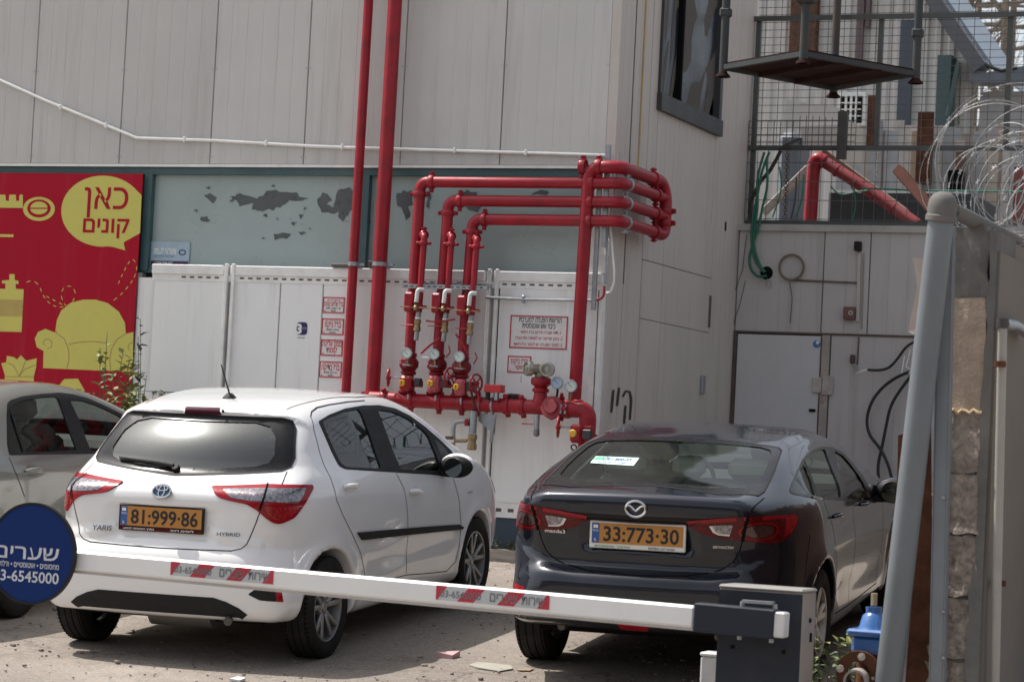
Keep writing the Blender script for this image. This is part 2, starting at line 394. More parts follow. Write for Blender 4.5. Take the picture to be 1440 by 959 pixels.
class Car:
    def __init__(s, root, M4, side, W, bowf, kf, arches, extra=None, h=0.025, paint=None, corner=(0.5, 0.35)):
        s.root = root; s.M4 = M4; s.inv = np.array(M4.inverted()); s.paint = paint
        s.grid = Grid2(chaikin(side, 3), (-1.4, 0.0), (4.3, 1.8)); s.W = W; s.bowf = bowf; s.kf = kf; s.arches = arches; s.extra = extra; s.cc = corner
        s.V, s.Q = surfnet(s.F, (-1.0, -1.15, 0.08), (1.0, 3.8, 1.62), h); s.h = h
        for _ in range(3): s.V = s.newton(s.V)
        s.N = s.normal(s.V); s.cur = s.V.copy()
    def F(s, x, y, z):
        ax = np.abs(x); f = s.grid(y - s.bowf(ax, y, z), z + 0.028 * (ax / 0.7) ** 2 * (z > 0.9) * np.clip((z - 0.9) * 4, 0, 1))
        if s.extra: f = f + s.extra(ax, y, z)
        f = smax(f, ax - s.W(y, z), s.kf(y, z))
        for (cy, cz, r) in s.arches:
            f = smax(f, -smax(np.sqrt((y - cy) ** 2 + (z - cz) ** 2) - r, 0.52 - ax, 0.01), 0.016)
        return f
    def grad(s, P, e=0.004):
        g = np.empty_like(P)
        for i in range(3):
            d = np.zeros(3); d[i] = e; a = P + d; b = P - d
            g[:, i] = (s.F(a[:, 0], a[:, 1], a[:, 2]) - s.F(b[:, 0], b[:, 1], b[:, 2])) / (2 * e)
        return g
    def newton(s, P):
        f = s.F(P[:, 0], P[:, 1], P[:, 2]); g = s.grad(P); n2 = np.maximum((g * g).sum(1), 0.2)
        return P - g * np.clip(f / n2, -0.02, 0.02)[:, None]
    def normal(s, P):
        g = s.grad(P, 0.008); return g / (np.linalg.norm(g, axis=1)[:, None] + 1e-9)
    # ---- maps
    def cast(s, O, D, tmax=4.0, n=200):
        O = np.atleast_2d(O).astype(float); D = np.atleast_2d(D).astype(float); D = np.broadcast_to(D, O.shape)
        t = np.zeros(len(O)); hit = np.zeros(len(O), bool); dt = tmax / n; prev = s.F(O[:, 0], O[:, 1], O[:, 2]); a = np.zeros(len(O)); b = np.zeros(len(O))
        for i in range(1, n + 1):
            P = O + D * (i * dt); f = s.F(P[:, 0], P[:, 1], P[:, 2]); m = (~hit) & (f < 0) & (prev >= 0)
            a[m] = (i - 1) * dt; b[m] = i * dt; hit |= m; prev = f
        for _ in range(14):
            c = (a + b) / 2; P = O + D * c[:, None]; f = s.F(P[:, 0], P[:, 1], P[:, 2]); neg = f < 0; b = np.where(neg, c, b); a = np.where(neg, a, c)
        return O + D * b[:, None], hit
    def to3(s, mp, uv):
        uv = np.atleast_2d(uv); n = len(uv)
        if mp == 'rear': O = np.c_[uv[:, 0], np.full(n, -1.6), uv[:, 1]]; D = np.tile([0, 1.0, 0], (n, 1))
        elif mp == 'side': O = np.c_[np.full(n, 1.3), uv[:, 0], uv[:, 1]]; D = np.tile([-1.0, 0, 0], (n, 1))
        elif mp == 'left': O = np.c_[np.full(n, -1.3), uv[:, 0], uv[:, 1]]; D = np.tile([1.0, 0, 0], (n, 1))
        elif mp == 'top': O = np.c_[uv[:, 0], uv[:, 1], np.full(n, 1.8)]; D = np.tile([0, 0, -1.0], (n, 1))
        elif mp in ('cor', 'corl'):
            sg = 1 if mp == 'cor' else -1; th = uv[:, 0] / 0.4; dx = np.cos(th) * sg; dy = -np.sin(th)
            O = np.c_[sg * s.cc[0] + dx * 1.0, s.cc[1] + dy * 1.0, uv[:, 1]]; D = np.c_[-dx, -dy, np.zeros(n)]
        elif mp == 'front': O = np.c_[uv[:, 0], np.full(n, 4.2), uv[:, 1]]; D = np.tile([0, -1.0, 0], (n, 1))
        P, h = s.cast(O, D); return P
    def to2(s, mp, P):
        if mp in ('rear', 'front'): return np.c_[P[:, 0], P[:, 2]]
        if mp in ('side', 'left'): return np.c_[P[:, 1], P[:, 2]]
        if mp == 'top': return np.c_[P[:, 0], P[:, 1]]
        sg = 1 if mp == 'cor' else -1
        return np.c_[np.arctan2(-(P[:, 1] - s.cc[1]), sg * P[:, 0] - s.cc[0]) * 0.4, P[:, 2]]
    def facing(s, mp, P, N):
        if mp == 'rear': return (N[:, 1] < -0.12) & (P[:, 1] < 0.9)
        if mp == 'front': return (N[:, 1] > 0.12) & (P[:, 1] > 0.9)
        if mp == 'side': return (N[:, 0] > 0.12)
        if mp == 'left': return (N[:, 0] < -0.12)
        if mp == 'top': return N[:, 2] > 0.1
        return (P[:, 0] * (1 if mp == 'cor' else -1) > 0.2) & (P[:, 1] < 0.6)
    def px(s, pts):
        """photo sight lines -> points on the body (car space)"""
        out = []; o4 = s.inv @ np.array([*CAM_POS, 1.0]); R3 = s.inv[:3, :3]
        D = np.array([R3 @ ray(*p) for p in pts]); D /= np.linalg.norm(D, axis=1)[:, None]; O = np.tile(o4[:3], (len(pts), 1)) + D * 9.0
        P, h = s.cast(O, D, tmax=11.0, n=550)
        if not h.all(): print('px miss', [pts[i] for i in range(len(pts)) if not h[i]])
        return P
    def pxm(s, mp, pts): return s.to2(mp, s.px(pts))
    # ---- cutting
    def snap(s, mp, poly, only=None):
        poly = np.asarray(poly); uv = s.to2(mp, s.cur); fc = s.facing(mp, s.cur, s.N)
        if only is not None: fc &= only(s.cur)
        lo = poly.min(0) - 0.05; hi = poly.max(0) + 0.05; fc &= (uv > lo).all(1) & (uv < hi).all(1)
        ids = np.nonzero(fc)[0]; p = uv[ids]; best = np.full(len(ids), 1e9); bp = np.zeros((len(ids), 2)); n = len(poly)
        for i in range(n):
            a, b = poly[i], poly[(i + 1) % n]; e = b - a; t = np.clip(((p - a) @ e) / (e @ e + 1e-12), 0, 1); q = a + t[:, None] * e
            d = ((p - q) ** 2).sum(1); m = d < best; best[m] = d[m]; bp[m] = q[m]
        m = best < (0.62 * s.h) ** 2
        s.cur[ids[m]] = s.to3(mp, bp[m]); s.N[ids[m]] = s.normal(s.cur[ids[m]])
    def take(s, mp, poly, only=None):
        """faces inside the outline leave the body"""
        s.snap(mp, poly, only); c = s.cur[s.Q].mean(1); n = s.N[s.Q].mean(1); uv = s.to2(mp, c)
        m = in_poly(poly, uv[:, 0], uv[:, 1]) & s.facing(mp, c, n)
        if only is not None: m &= only(c)
        q = s.Q[m]; s.Q = s.Q[~m]; return q
    def mesh(s, name, Q, m, parent=None, off=0.0, label=None):
        ids = np.unique(Q); remap = -np.ones(len(s.cur), int); remap[ids] = np.arange(len(ids)); V = s.cur[ids] + s.N[ids] * off
        me = bpy.data.meshes.new(name); me.from_pydata([tuple(v) for v in V.tolist()], [], remap[Q].tolist())
        me.polygons.foreach_set('use_smooth', np.ones(len(me.polygons), bool)); me.materials.append(m); me.update()
        me.normals_split_custom_set_from_vertices([tuple(v) for v in s.N[ids].tolist()])
        o = bpy.data.objects.new(name, me); COL.objects.link(o); o.parent = parent or s.root; OFF[o.name] = Vector((0, 0, 0)); return setp(o, label)
    # ---- trim that follows the surface
    def patch(s, name, mp, poly, m, off=0.003, parent=None, sp=0.03, skirt=0.012, label=None, holes=(), P3=None):
        loops = [densify(poly, sp)] + [densify(hh, sp) for hh in holes]; verts = []; edges = []
        for lp in loops:
            b = len(verts); verts += [tuple(p) for p in lp]; edges += [(b + i, b + (i + 1) % len(lp)) for i in range(len(lp))]
        nb = len(verts); lo = loops[0].min(0); hi = loops[0].max(0)
        X, Y = np.meshgrid(np.arange(lo[0], hi[0], sp), np.arange(lo[1], hi[1], sp)); G = np.c_[X.ravel(), Y.ravel()]
        dd = poly_sdf(loops[0], G[:, 0], G[:, 1]) < -sp * 0.4
        for lp in loops[1:]: dd &= poly_sdf(lp, G[:, 0], G[:, 1]) > sp * 0.4
        verts += [tuple(p) for p in G[dd]]
        cv, ce, cf, *_ = delaunay_2d_cdt([Vector(v) for v in verts], edges, [], 0, 1e-6)
        uv = np.array([tuple(v) for v in cv]); fs = [tuple(f) for f in cf]
        cen = np.array([uv[list(f)].mean(0) for f in fs]); keep = in_poly(loops[0], cen[:, 0], cen[:, 1])
        for lp in loops[1:]: keep &= ~in_poly(lp, cen[:, 0], cen[:, 1])
        fs = [f for f, k in zip(fs, keep) if k]
        P = s.to3(mp, uv); N = s.normal(P); top = P + N * off
        # orient
        f0 = np.array([np.cross(top[f[1]] - top[f[0]], top[f[2]] - top[f[0]]) @ N[f[0]] for f in fs])
        fs = [f if c > 0 else f[::-1] for f, c in zip(fs, f0)]
        nv = len(top); cnt = {}
        for f in fs:
            for i in range(len(f)): cnt[(f[i], f[(i + 1) % len(f)])] = 1
        be = [e for e in cnt if (e[1], e[0]) not in cnt]; V = list(top); Nn = list(N); low = {}
        if skirt:
            for e in be:
                for i in e:
                    if i not in low: low[i] = len(V); V.append(P[i] + N[i] * (off - skirt)); Nn.append(N[i])
            fs = fs + [(e[1], e[0], low[e[0]], low[e[1]]) for e in be]
        me = bpy.data.meshes.new(name); me.from_pydata([tuple(map(float, v)) for v in V], [], fs)
        me.polygons.foreach_set('use_smooth', np.ones(len(me.polygons), bool)); me.materials.append(m); me.update()
        me.normals_split_custom_set_from_vertices([tuple(map(float, v)) for v in Nn])
        o = bpy.data.objects.new(name, me); COL.objects.link(o); o.parent = parent or s.root; OFF[o.name] = Vector((0, 0, 0)); return setp(o, label)
    def strip(s, name, mp, line, w, m, off=0.0015, closed=False, parent=None, label=None, in_=0.0, h=0.0):
        L_ = densify(line, 0.03, closed); n = len(L_)
        T = (np.roll(L_, -1, 0) - np.roll(L_, 1, 0)) if closed else np.gradient(L_, axis=0)
        T /= np.linalg.norm(T, axis=1)[:, None] + 1e-9; Nn = np.c_[-T[:, 1], T[:, 0]]
        ws = w if hasattr(w, '__len__') else (-w / 2, w / 2)
        rows = [s.to3(mp, L_ + Nn * d) for d in np.linspace(ws[0], ws[1], 3)]; nrm = [s.normal(r) for r in rows]
        offs = [off - 0.004 if h else off, off + h, off - 0.004 if h else off] if h else [off] * 3
        V = np.concatenate([r + q * o_ for r, q, o_ in zip(rows, nrm, offs)]); fs = []
        for k in range(2):
            for i in range(n if closed else n - 1): j = (i + 1) % n; fs.append((k * n + i, k * n + j, (k + 1) * n + j, (k + 1) * n + i))
        NN = np.concatenate(nrm); f = fs[0]
        if np.cross(V[f[1]] - V[f[0]], V[f[2]] - V[f[0]]) @ NN[f[0]] < 0: fs = [q[::-1] for q in fs]
        me = bpy.data.meshes.new(name); me.from_pydata([tuple(map(float, v)) for v in V], [], fs); me.polygons.foreach_set('use_smooth', np.ones(len(fs), bool))
        me.materials.append(m); me.update()
        o = bpy.data.objects.new(name, me); COL.objects.link(o); o.parent = parent or s.root; OFF[o.name] = Vector((0, 0, 0)); return setp(o, label)

def make_wheel(root, cx, cy, r, w, rim_r, out, M_tyre, M_rim, M_dark, spokes=5, twin=0.5, spoke_w=0.03, parent_name='wheel'):
    """one wheel: tyre with tread grooves, dished rim, spokes, hub, disc. out=+1/-1 side"""
    ax = np.array([1.0 * out, 0, 0]); c = np.array([cx, cy, r]); hw = w / 2
    side = [(rim_r - 0.004, -hw * 0.82), (rim_r + 0.01, -hw * 0.92), (rim_r + (r - rim_r) * 0.5, -hw), (r - 0.022, -hw * 0.93), (r - 0.006, -hw * 0.80)]
    tread = []
    for k in range(4):
        a = -hw * 0.66 + k * hw * 0.44; tread += [(r, a - 0.012), (r - 0.001, a - 0.004), (r - 0.008, a - 0.003), (r - 0.008, a + 0.003), (r, a + 0.004)]
    prof = side + tread + [(q[0], -q[1]) for q in side[::-1]]
    t = MB().lathe(prof, c, ax, n=48).build('wheel', M_tyre, root)
    # tread blocks: cross cuts
    cb = MB(); nb = 64
    for k in range(nb):
        a = 2 * math.pi * k / nb; d = np.array([0, math.cos(a), math.sin(a)]); tg = np.array([0, -math.sin(a), math.cos(a)])
        for sg in (-1, 1): cb.box(c + d * (r - 0.0065) + ax * sg * hw * 0.72, (0.020, 0.006, 0.012), (ax, tg * 1.0, d))
    cb.build('tread_cuts', M_dark, t, kind='stuff')
    rp = [(rim_r, -hw * 0.8), (rim_r, hw * 0.82), (rim_r - 0.006, hw * 0.88), (rim_r - 0.012, hw * 0.84), (rim_r - 0.016, hw * 0.6), (rim_r - 0.03, -hw * 0.7)]
    MB().lathe(rp, c, ax, n=40).build('rim', M_rim, t)
    sp = MB(); dish = hw * 0.45
    for k in range(spokes):
        for dt in ((-twin / 2, twin / 2) if twin else (0,)):
            a0 = 2 * math.pi * k / spokes + math.pi / 2 + dt * 0.55; a1 = 2 * math.pi * k / spokes + math.pi / 2 + dt
            p0 = c + np.array([0, math.cos(a0), math.sin(a0)]) * 0.045 + ax * (dish + 0.008); p1 = c + np.array([0, math.cos(a1), math.sin(a1)]) * (rim_r - 0.012) + ax * hw * 0.72
            d = p1 - p0; Ld = np.linalg.norm(d); d /= Ld; tg = np.cross(ax, d); tg /= np.linalg.norm(tg); nn = np.cross(d, tg)
            sp.box((p0 + p1) / 2, (Ld, spoke_w, 0.022), (d, tg, nn), 0.006)
    sp.lathe([(0.0, dish + 0.022), (0.028, dish + 0.020), (0.032, dish + 0.012), (0.062, dish + 0.006), (0.066, dish - 0.02)], c, ax, n=24)
    sp.build('spokes', M_rim, t)
    MB().lathe([(0.0, -0.02), (rim_r * 0.86, -0.02), (rim_r * 0.86, -0.035)], c, ax, n=32).build('brake_disc', M_dark, t)
    return t
def seat(mb, x, y, z, w=0.48, h=0.62, rake=0.28, head=True, t=0.13):
    up = np.array([0, -math.sin(rake), math.cos(rake)]); fwd = np.array([0, math.cos(rake), math.sin(rake)]); rx = np.array([1.0, 0, 0]); b = np.array([x, y, z])
    mb.box(b + up * h / 2, (w, t, h), (rx, fwd, up), 0.05)
    for sg in (-1, 1): mb.box(b + up * h * 0.45 + rx * sg * w * 0.44 + fwd * 0.03, (0.08, t + 0.05, h * 0.75), (rx, fwd, up), 0.035)
    mb.box(b + np.array([0, 0.27, 0.03]), (w, 0.5, 0.14), None, 0.05)
    if head:
        mb.box(b + up * (h + 0.12) + fwd * 0.0, (w * 0.54, 0.10, 0.17), (rx, fwd, up), 0.045)
        for sg in (-1, 1): mb.cyl(b + up * (h - 0.02) + rx * sg * 0.05, b + up * (h + 0.08) + rx * sg * 0.05, 0.008, 6)
def plate(car, root, c, ux, uy, nn, txt, frame_mat, foot_l, foot_r, foot_mat, P, foot_band=None):
    """number plate: frame, amber plate, blue band, digits"""
    ux, uy, nn, c = map(lambda v: np.asarray(v, float), (ux, uy, nn, c)); w, h = 0.52, 0.112
    fr = MB().box(c - uy * 0.008, (0.548, 0.152, 0.014), (ux, uy, nn), 0.005).build('number_plate', frame_mat, root)
    MB().box(c + nn * 0.008, (w, h, 0.004), (ux, uy, nn)).build('plate_face', P['amber'], fr)
    MB().box(c + nn * 0.0085 - ux * (w / 2 - 0.022), (0.042, h - 0.004, 0.005), (ux, uy, nn)).build('blue_band', P['plateblue'], fr)
    b = MB(); o = c + nn * 0.0125 - ux * (w / 2 - 0.022)
    text_mb(b, 'IL', o - uy * 0.044, ux, uy, 0.014, None, 0.02); text_mb(b, 'ישראל', o + uy * 0.008, ux, uy, 0.010, 0.034, 0.01, heb=True)
    b.box(o + uy * 0.036, (0.026, 0.018, 0.0006), (ux, uy, nn)); b.build('band_print', P['white'], fr, kind='stuff')
    t = MB(); text_mb(t, txt, c + nn * 0.0115 + ux * 0.022 - uy * 0.041, ux, uy, 0.082, 0.43, 0.018); t.build('plate_digits', P['blackprint'], fr)
    q = MB(); o = c - uy * 0.0765 + nn * 0.0085
    if foot_band: MB().box(o + uy * 0.005, (0.53, 0.014, 0.003), (ux, uy, nn)).build('frame_band', foot_band, fr)
    o = o + nn * 0.003
    text_mb(q, foot_l, o - ux * 0.14, ux, uy, 0.009, 0.20, 0.02, heb=True); q.build('frame_print', foot_mat[0], fr)
    q = MB(); text_mb(q, foot_r, o + ux * 0.14, ux, uy, 0.010, 0.15, 0.02, heb=True); q.build('frame_print', foot_mat[1], fr)
    return fr
def car_matrix(x, y, ang):
    """ang: heading turned from +Y towards +X (radians); stands on the sloping yard"""
    hd = np.array([math.sin(ang), math.cos(ang), 0]); hd[2] = GS * hd[1] - 0.005 * hd[0]; hd /= np.linalg.norm(hd)
    nz = np.array([0.005, -GS, 1.0]); nz /= np.linalg.norm(nz); rx = np.cross(hd, nz)
    return Matrix(((rx[0], hd[0], nz[0], x), (rx[1], hd[1], nz[1], y), (rx[2], hd[2], nz[2], gz(x, y)), (0, 0, 0, 1)))
# ------------------------------------------------------------------ ground and buildings
WALLW = mat('white_wall_panel', (.80, .80, .79), .55, var=.035, scale=1.2, bump=.03, bscale=40, dirt=(.42, .39, .35), dirt_amt=.45, dirt_scale=1.3, streak=True)
WALLU = mat('upper_wall_panel', (.53, .52, .50), .55, var=.06, scale=1.0, bump=.03, bscale=40, dirt=(.36, .345, .32), dirt_amt=.6, dirt_scale=1.2, streak=True)
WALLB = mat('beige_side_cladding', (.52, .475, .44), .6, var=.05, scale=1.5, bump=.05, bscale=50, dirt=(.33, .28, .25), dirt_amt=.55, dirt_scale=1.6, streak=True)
WALLC = mat('weathered_store_cladding', (.50, .475, .46), .6, var=.06, scale=1.5, bump=.05, bscale=50, dirt=(.28, .25, .23), dirt_amt=.60, dirt_scale=1.5, streak=True)
TEAL = mat('teal_frame', (.045, .10, .11), .45, var=.15, dirt=(.20, .22, .20), dirt_amt=.25)
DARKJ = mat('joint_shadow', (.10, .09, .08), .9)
RED = mat('red_pipe_paint', (.29, .006, .016), .45, var=.26, scale=6, coat=.10, spec=.35, dirt=(.10, .012, .014), dirt_amt=.65, dirt_scale=11, bump=.03, bscale=90)
REDOLD = mat('faded_red_paint', (.23, .022, .030), .6, var=.16, scale=7, dirt=(.22, .12, .10), dirt_amt=.6, dirt_scale=4)
GALV = mat('galvanised_steel', (.34, .36, .38), .42, metal=.7, var=.18, scale=9, dirt=(.16, .14, .12), dirt_amt=.3, dirt_scale=5)
GALVP = mat('grey_painted_steel', (.20, .225, .245), .5, metal=.15, var=.10, scale=4, dirt=(.20, .10, .05), dirt_amt=.35, dirt_scale=3)
BRASS = mat('brass', (.30, .22, .12), .45, metal=.7, var=.2, scale=20)
WHT = mat('white_enamel', (.80, .80, .78), .5, dirt=(.45, .42, .38), dirt_amt=.3)
RUST = mat('rusty_iron', (.105, .046, .028), .9, spec=.1, var=.45, scale=8, bump=.25, bscale=70, dirt=(.08, .035, .02), dirt_amt=.6)
DSTEEL = mat('dark_steel', (.075, .072, .07), .6, metal=.3, var=.2, dirt=(.16, .09, .06), dirt_amt=.4)
BLACK = P['black']

def ground_material():
    m, nt, b = _new('worn_asphalt'); L = nt.links.new; N = nt.nodes.new
    tc = N('ShaderNodeTexCoord')
    def noise(s, d=8, r=.6):
        n = N('ShaderNodeTexNoise'); n.inputs['Scale'].default_value = s; n.inputs['Detail'].default_value = d; n.inputs['Roughness'].default_value = r; L(tc.outputs['Object'], n.inputs['Vector']); return n
    def ramp(src, p0, c0, p1, c1):
        r = N('ShaderNodeValToRGB'); e = r.color_ramp.elements; e[0].position = p0; e[0].color = (*c0, 1); e[1].position = p1; e[1].color = (*c1, 1); L(src, r.inputs[0]); return r
    def mix(f, a, c, t='MIX', fv=None):
        x = N('ShaderNodeMixRGB'); x.blend_type = t
        if f is not None: L(f, x.inputs[0])
        else: x.inputs[0].default_value = fv
        L(a, x.inputs[1]); L(c, x.inputs[2]); return x.outputs[0]
    big = ramp(noise(.55, 6).outputs[0], .35, (.205, .181, .158), .68, (.32, .283, .248))
    agg = N('ShaderNodeTexVoronoi'); agg.inputs['Scale'].default_value = 95; L(tc.outputs['Object'], agg.inputs['Vector'])
    ar = ramp(agg.outputs['Color'], .1, (.62, .62, .62), .95, (1.25, 1.22, 1.18))
    c = mix(None, big.outputs[0], ar.outputs[0], 'MULTIPLY', .8)
    st = ramp(noise(2.2, 10, .72).outputs[0], .50, (1, 1, 1), .66, (.55, .53, .50)); c = mix(None, c, st.outputs[0], 'MULTIPLY', .75)
    oil = N('ShaderNodeTexVoronoi'); oil.inputs['Scale'].default_value = 1.1; oil.inputs['Randomness'].default_value = 1; L(tc.outputs['Object'], oil.inputs['Vector'])
    orr = ramp(oil.outputs['Distance'], .04, (.45, .43, .41), .22, (1, 1, 1)); c = mix(None, c, orr.outputs[0], 'MULTIPLY', .6)
    dust = ramp(noise(1.1, 9, .7).outputs[0], .55, (0, 0, 0), .72, (.55, .55, .55))
    rgb = N('ShaderNodeRGB'); rgb.outputs[0].default_value = (.44, .39, .34, 1); c = mix(dust.outputs[0], c, rgb.outputs[0])
    wv = N('ShaderNodeTexVoronoi'); wv.feature = 'DISTANCE_TO_EDGE'; wv.inputs['Scale'].default_value = .8; nd = noise(1.5, 6, .7); ad = N('ShaderNodeVectorMath'); ad.operation = 'SCALE'; ad.inputs['Scale'].default_value = .9; L(nd.outputs['Color'], ad.inputs[0])
    a2 = N('ShaderNodeVectorMath'); L(tc.outputs['Object'], a2.inputs[0]); L(ad.outputs[0], a2.inputs[1]); L(a2.outputs[0], wv.inputs['Vector'])
    ck = ramp(wv.outputs['Distance'], .0, (.45, .43, .40), .014, (1, 1, 1)); msk = ramp(noise(.7, 4).outputs[0], .48, (0, 0, 0), .56, (1, 1, 1)); c = mix(msk.outputs[0], c, mix(None, c, ck.outputs[0], 'MULTIPLY', 1.0))
    L(c, b.inputs['Base Color']); b.inputs['Roughness'].default_value = .92; b.inputs['Specular IOR Level'].default_value = .25
    bp = N('ShaderNodeBump'); bp.inputs['Strength'].default_value = .5; bp.inputs['Distance'].default_value = .006; L(agg.outputs['Distance'], bp.inputs['Height'])
    b2 = N('ShaderNodeBump'); b2.inputs['Strength'].default_value = .35; b2.inputs['Distance'].default_value = .03; L(noise(9, 6).outputs[0], b2.inputs['Height']); L(bp.outputs[0], b2.inputs['Normal']); L(b2.outputs[0], b.inputs['Normal'])
    return m
# yard surface: one sheet, gently uneven near the cars, flat out to the horizon
xs = np.unique(np.concatenate([np.linspace(-600, -20, 10), np.arange(-16, 14, .5), np.linspace(20, 600, 10)])); ys = np.unique(np.concatenate([np.linspace(-600, -32, 8), np.arange(-28, 8, .5), np.linspace(12, 600, 8)]))
V = []; 
for y in ys:
    for x in xs:
        yy = min(max(y, -28), 4); z = GS * yy - .005 * np.clip(x, -16, 14)
        if -26 < y < -.6 and -15 < x < 12: z += .004 * math.sin(x * 1.9 + y) + .004 * math.sin(y * 2.3 - x * .7)
        V.append((x, y, z))
nx = len(xs); F_ = [(j * nx + i, j * nx + i + 1, (j + 1) * nx + i + 1, (j + 1) * nx + i) for j in range(len(ys) - 1) for i in range(nx - 1)]
g = MB(); g.add(V, F_, True); g.build('yard_ground', ground_material(), kind='structure')

def ribbed(name, m, parent, x0, x1, z0, z1, Y=0.0, rib=.105, depth=.0035, gap=.0025, axis='x', t=.05, sgn=-1, rw=.010):
    """one cladding panel with shallow rolled grooves. axis x: faces -Y; axis y: faces +X"""
    b = MB(); pts = [(x0 + gap, 0), (x0 + gap + .006, -.0)]
    n = max(1, int(round((x1 - x0) / rib))); w = (x1 - x0) / n
    prof = [(x0 + gap, .012), (x0 + gap + .004, 0.0)]
    for k in range(1, n):
        c = x0 + k * w; prof += [(c - rw / 2, 0), (c - rw / 5, depth), (c + rw / 5, depth), (c + rw / 2, 0)]
    prof += [(x1 - gap - .004, 0.0), (x1 - gap, .012)]
    vs = []
    for (u, d) in prof:
        for z in (z0, z1):
            vs.append((u, Y + d, z) if axis == 'x' else (Y - d, u, z))
    k = len(prof); fs = [(2 * i, 2 * i + 2, 2 * i + 3, 2 * i + 1) for i in range(k - 1)]
    b.add(vs, fs)
    return b.build(name, m, parent)

wh = thing('warehouse', 'long white clad warehouse with a teal window band, the wall the cars face', 'building', (0, 0, 0))
E_X = -13.2
bk = MB(); bk.span((E_X, .14, -.6), (-.06, .30, 6.3)); bk.build('backing_wall', DARKJ, wh)
# upper wall: panels with seams every 0.875 m, foot overhangs the window band
seams = [0.0, -.066] + [-.969 - .877 * k for k in range(0, 14)]
UPV = [WALLU] + [mat('upper_wall_panel_%d' % k, tuple(v * f for v in (.53, .52, .50)), .55, var=.06, scale=1.0, bump=.03, bscale=40, dirt=(.36, .345, .32), dirt_amt=.6, dirt_scale=1.0 + .3 * k, streak=True) for k, f in enumerate((.955, 1.03, .985))]
for kq, (a, b_) in enumerate(zip(seams[1:-1], seams[2:])): ribbed('cladding_panel', UPV[(kq * 3 + kq // 3) % 4], wh, b_, a, 3.10, 6.3, 0.0, rib=.146, gap=.0025, depth=.0018)
MB().span((-.068, -.004, 3.10), (.012, .04, 6.3), .002).build('corner_flashing', WALLB, wh)
MB().span((E_X, .0, 3.075), (.012, .06, 3.097)).build('drip_edge', WHT, wh)
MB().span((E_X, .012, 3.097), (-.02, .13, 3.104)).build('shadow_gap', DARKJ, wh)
sc_ = MB()
for X in seams[1:]:
    for z_ in (3.16, 3.9, 4.7, 5.5):
        for dx_ in (-.02, .02): sc_.lathe([(0, .003), (.005, .003), (.006, 0)], (X + dx_, -.0005, z_), (0, -1, 0), 6)
sc_.build('screw_heads', GALV, wh, kind='stuff')
# window band
zt, zb = 3.07, 2.20
MB().span((E_X, .03, zt - .055), (-.15, .12, zt)).build('head_frame', TEAL, wh)
MB().span((E_X, .045, zb - .02), (-.15, .12, zb + .03)).build('sill_frame', TEAL, wh)
for px_, w_ in ((207, .075), (512, .075), (838, .05)):
    c = onY(px_, 300, .04); MB().span((c[0] - w_ / 2, .028, zb), (c[0] + w_ / 2, .12, zt - .055)).build('mullion', TEAL, wh)
xm = [onY(p, 300, .04)[0] for p in (207, 512, 838)]
PGL = mat('painted_window', (.33, .395, .385), .3, var=.06, scale=1.5, dirt=(.36, .40, .38), dirt_amt=.35, dirt_scale=1.2, streak=True)
PEEL = mat('peeled_paint_patch', (.085, .095, .098), .3, var=.12)
for a, b_ in ((xm[0], xm[1]), (xm[1], xm[2])):
    pane = MB(); pane.span((a + .03, .085, zb + .02), (b_ - .03, .10, zt - .05)); pane = pane.build('window_pane', PGL, wh)
def blob(px, jag=.22, n=40, seed=1, Y=.084):
    r = random.Random(seed); P_ = densify(np.array(px, float), 4.0); cen = P_.mean(0); out = []
    for q in P_:
        j = (r.random() - .5) * 5 * jag / .22; d = (q - cen); d /= np.linalg.norm(d) + 1e-6; q = q + d * j + np.array([(r.random() - .5) * 1.5, (r.random() - .5) * 1.5]); out.append(onY(q[0], q[1], Y))
    return out
def flat_poly(mb, pts, ext=(0, .0006, 0)): mb.prism(pts, ext)
def cdt_poly(mb, P2, f3):
    """fill a possibly concave outline"""
    n = len(P2); cv, ce, cf, *_ = delaunay_2d_cdt([Vector(p) for p in P2], [(i, (i + 1) % n) for i in range(n)], [], 1, 1e-7)
    mb.add([f3(v.x, v.y) for v in cv], [tuple(f) for f in cf])
def peel(px, seed):
    pts = blob(px, seed=seed); b = MB(); cdt_poly(b, [(p[0], p[2]) for p in pts], lambda x, z: (x, .0838 - seed * .0002, z)); b.build('peeled_patch', PEEL, wh)
ZB = lambda L_: Z3(L_, 2.665, 0, 200)
peel(ZB([(758, 196), (800, 194), (812, 208), (798, 228), (775, 215)]), 1)
peel(ZB([(865, 205), (900, 193), (960, 212), (985, 200), (1000, 190), (1030, 182), (1060, 184), (1085, 190), (1110, 186), (1120, 205), (1160, 210), (1130, 220), (1090, 220), (1050, 245), (1010, 255), (975, 262), (945, 250), (950, 228), (905, 240)]), 2)
peel(ZB([(1185, 225), (1200, 192), (1225, 190), (1240, 215), (1222, 232), (1250, 240), (1265, 180), (1300, 175), (1320, 230), (1290, 265), (1240, 262), (1205, 262)]), 3)
peel(ZB([(1265, 240), (1290, 185), (1310, 170), (1330, 200), (1345, 250), (1310, 262), (1285, 300), (1270, 290)]), 4)
peel(ZB([(750, 290), (765, 273), (790, 295), (770, 305)]), 5); peel(ZB([(1028, 345), (1055, 340), (1090, 345), (1070, 362), (1032, 365)]), 6)
peel(ZB([(1118, 335), (1140, 332), (1150, 342), (1125, 350)]), 7); peel(ZB([(985, 270), (1000, 270), (998, 278), (985, 277)]), 8); peel(ZB([(1120, 272), (1135, 274), (1128, 284)]), 9)
ZP = lambda L_: Z3(L_, 2.74, 440, 180)
peel(ZP([(325, 252), (350, 242), (380, 245), (382, 280), (372, 310), (375, 345), (360, 352), (350, 320), (330, 300), (322, 275)]), 10)
peel(ZP([(560, 245), (620, 240), (640, 260), (655, 300), (630, 318), (600, 318), (585, 300), (580, 270)]), 11)
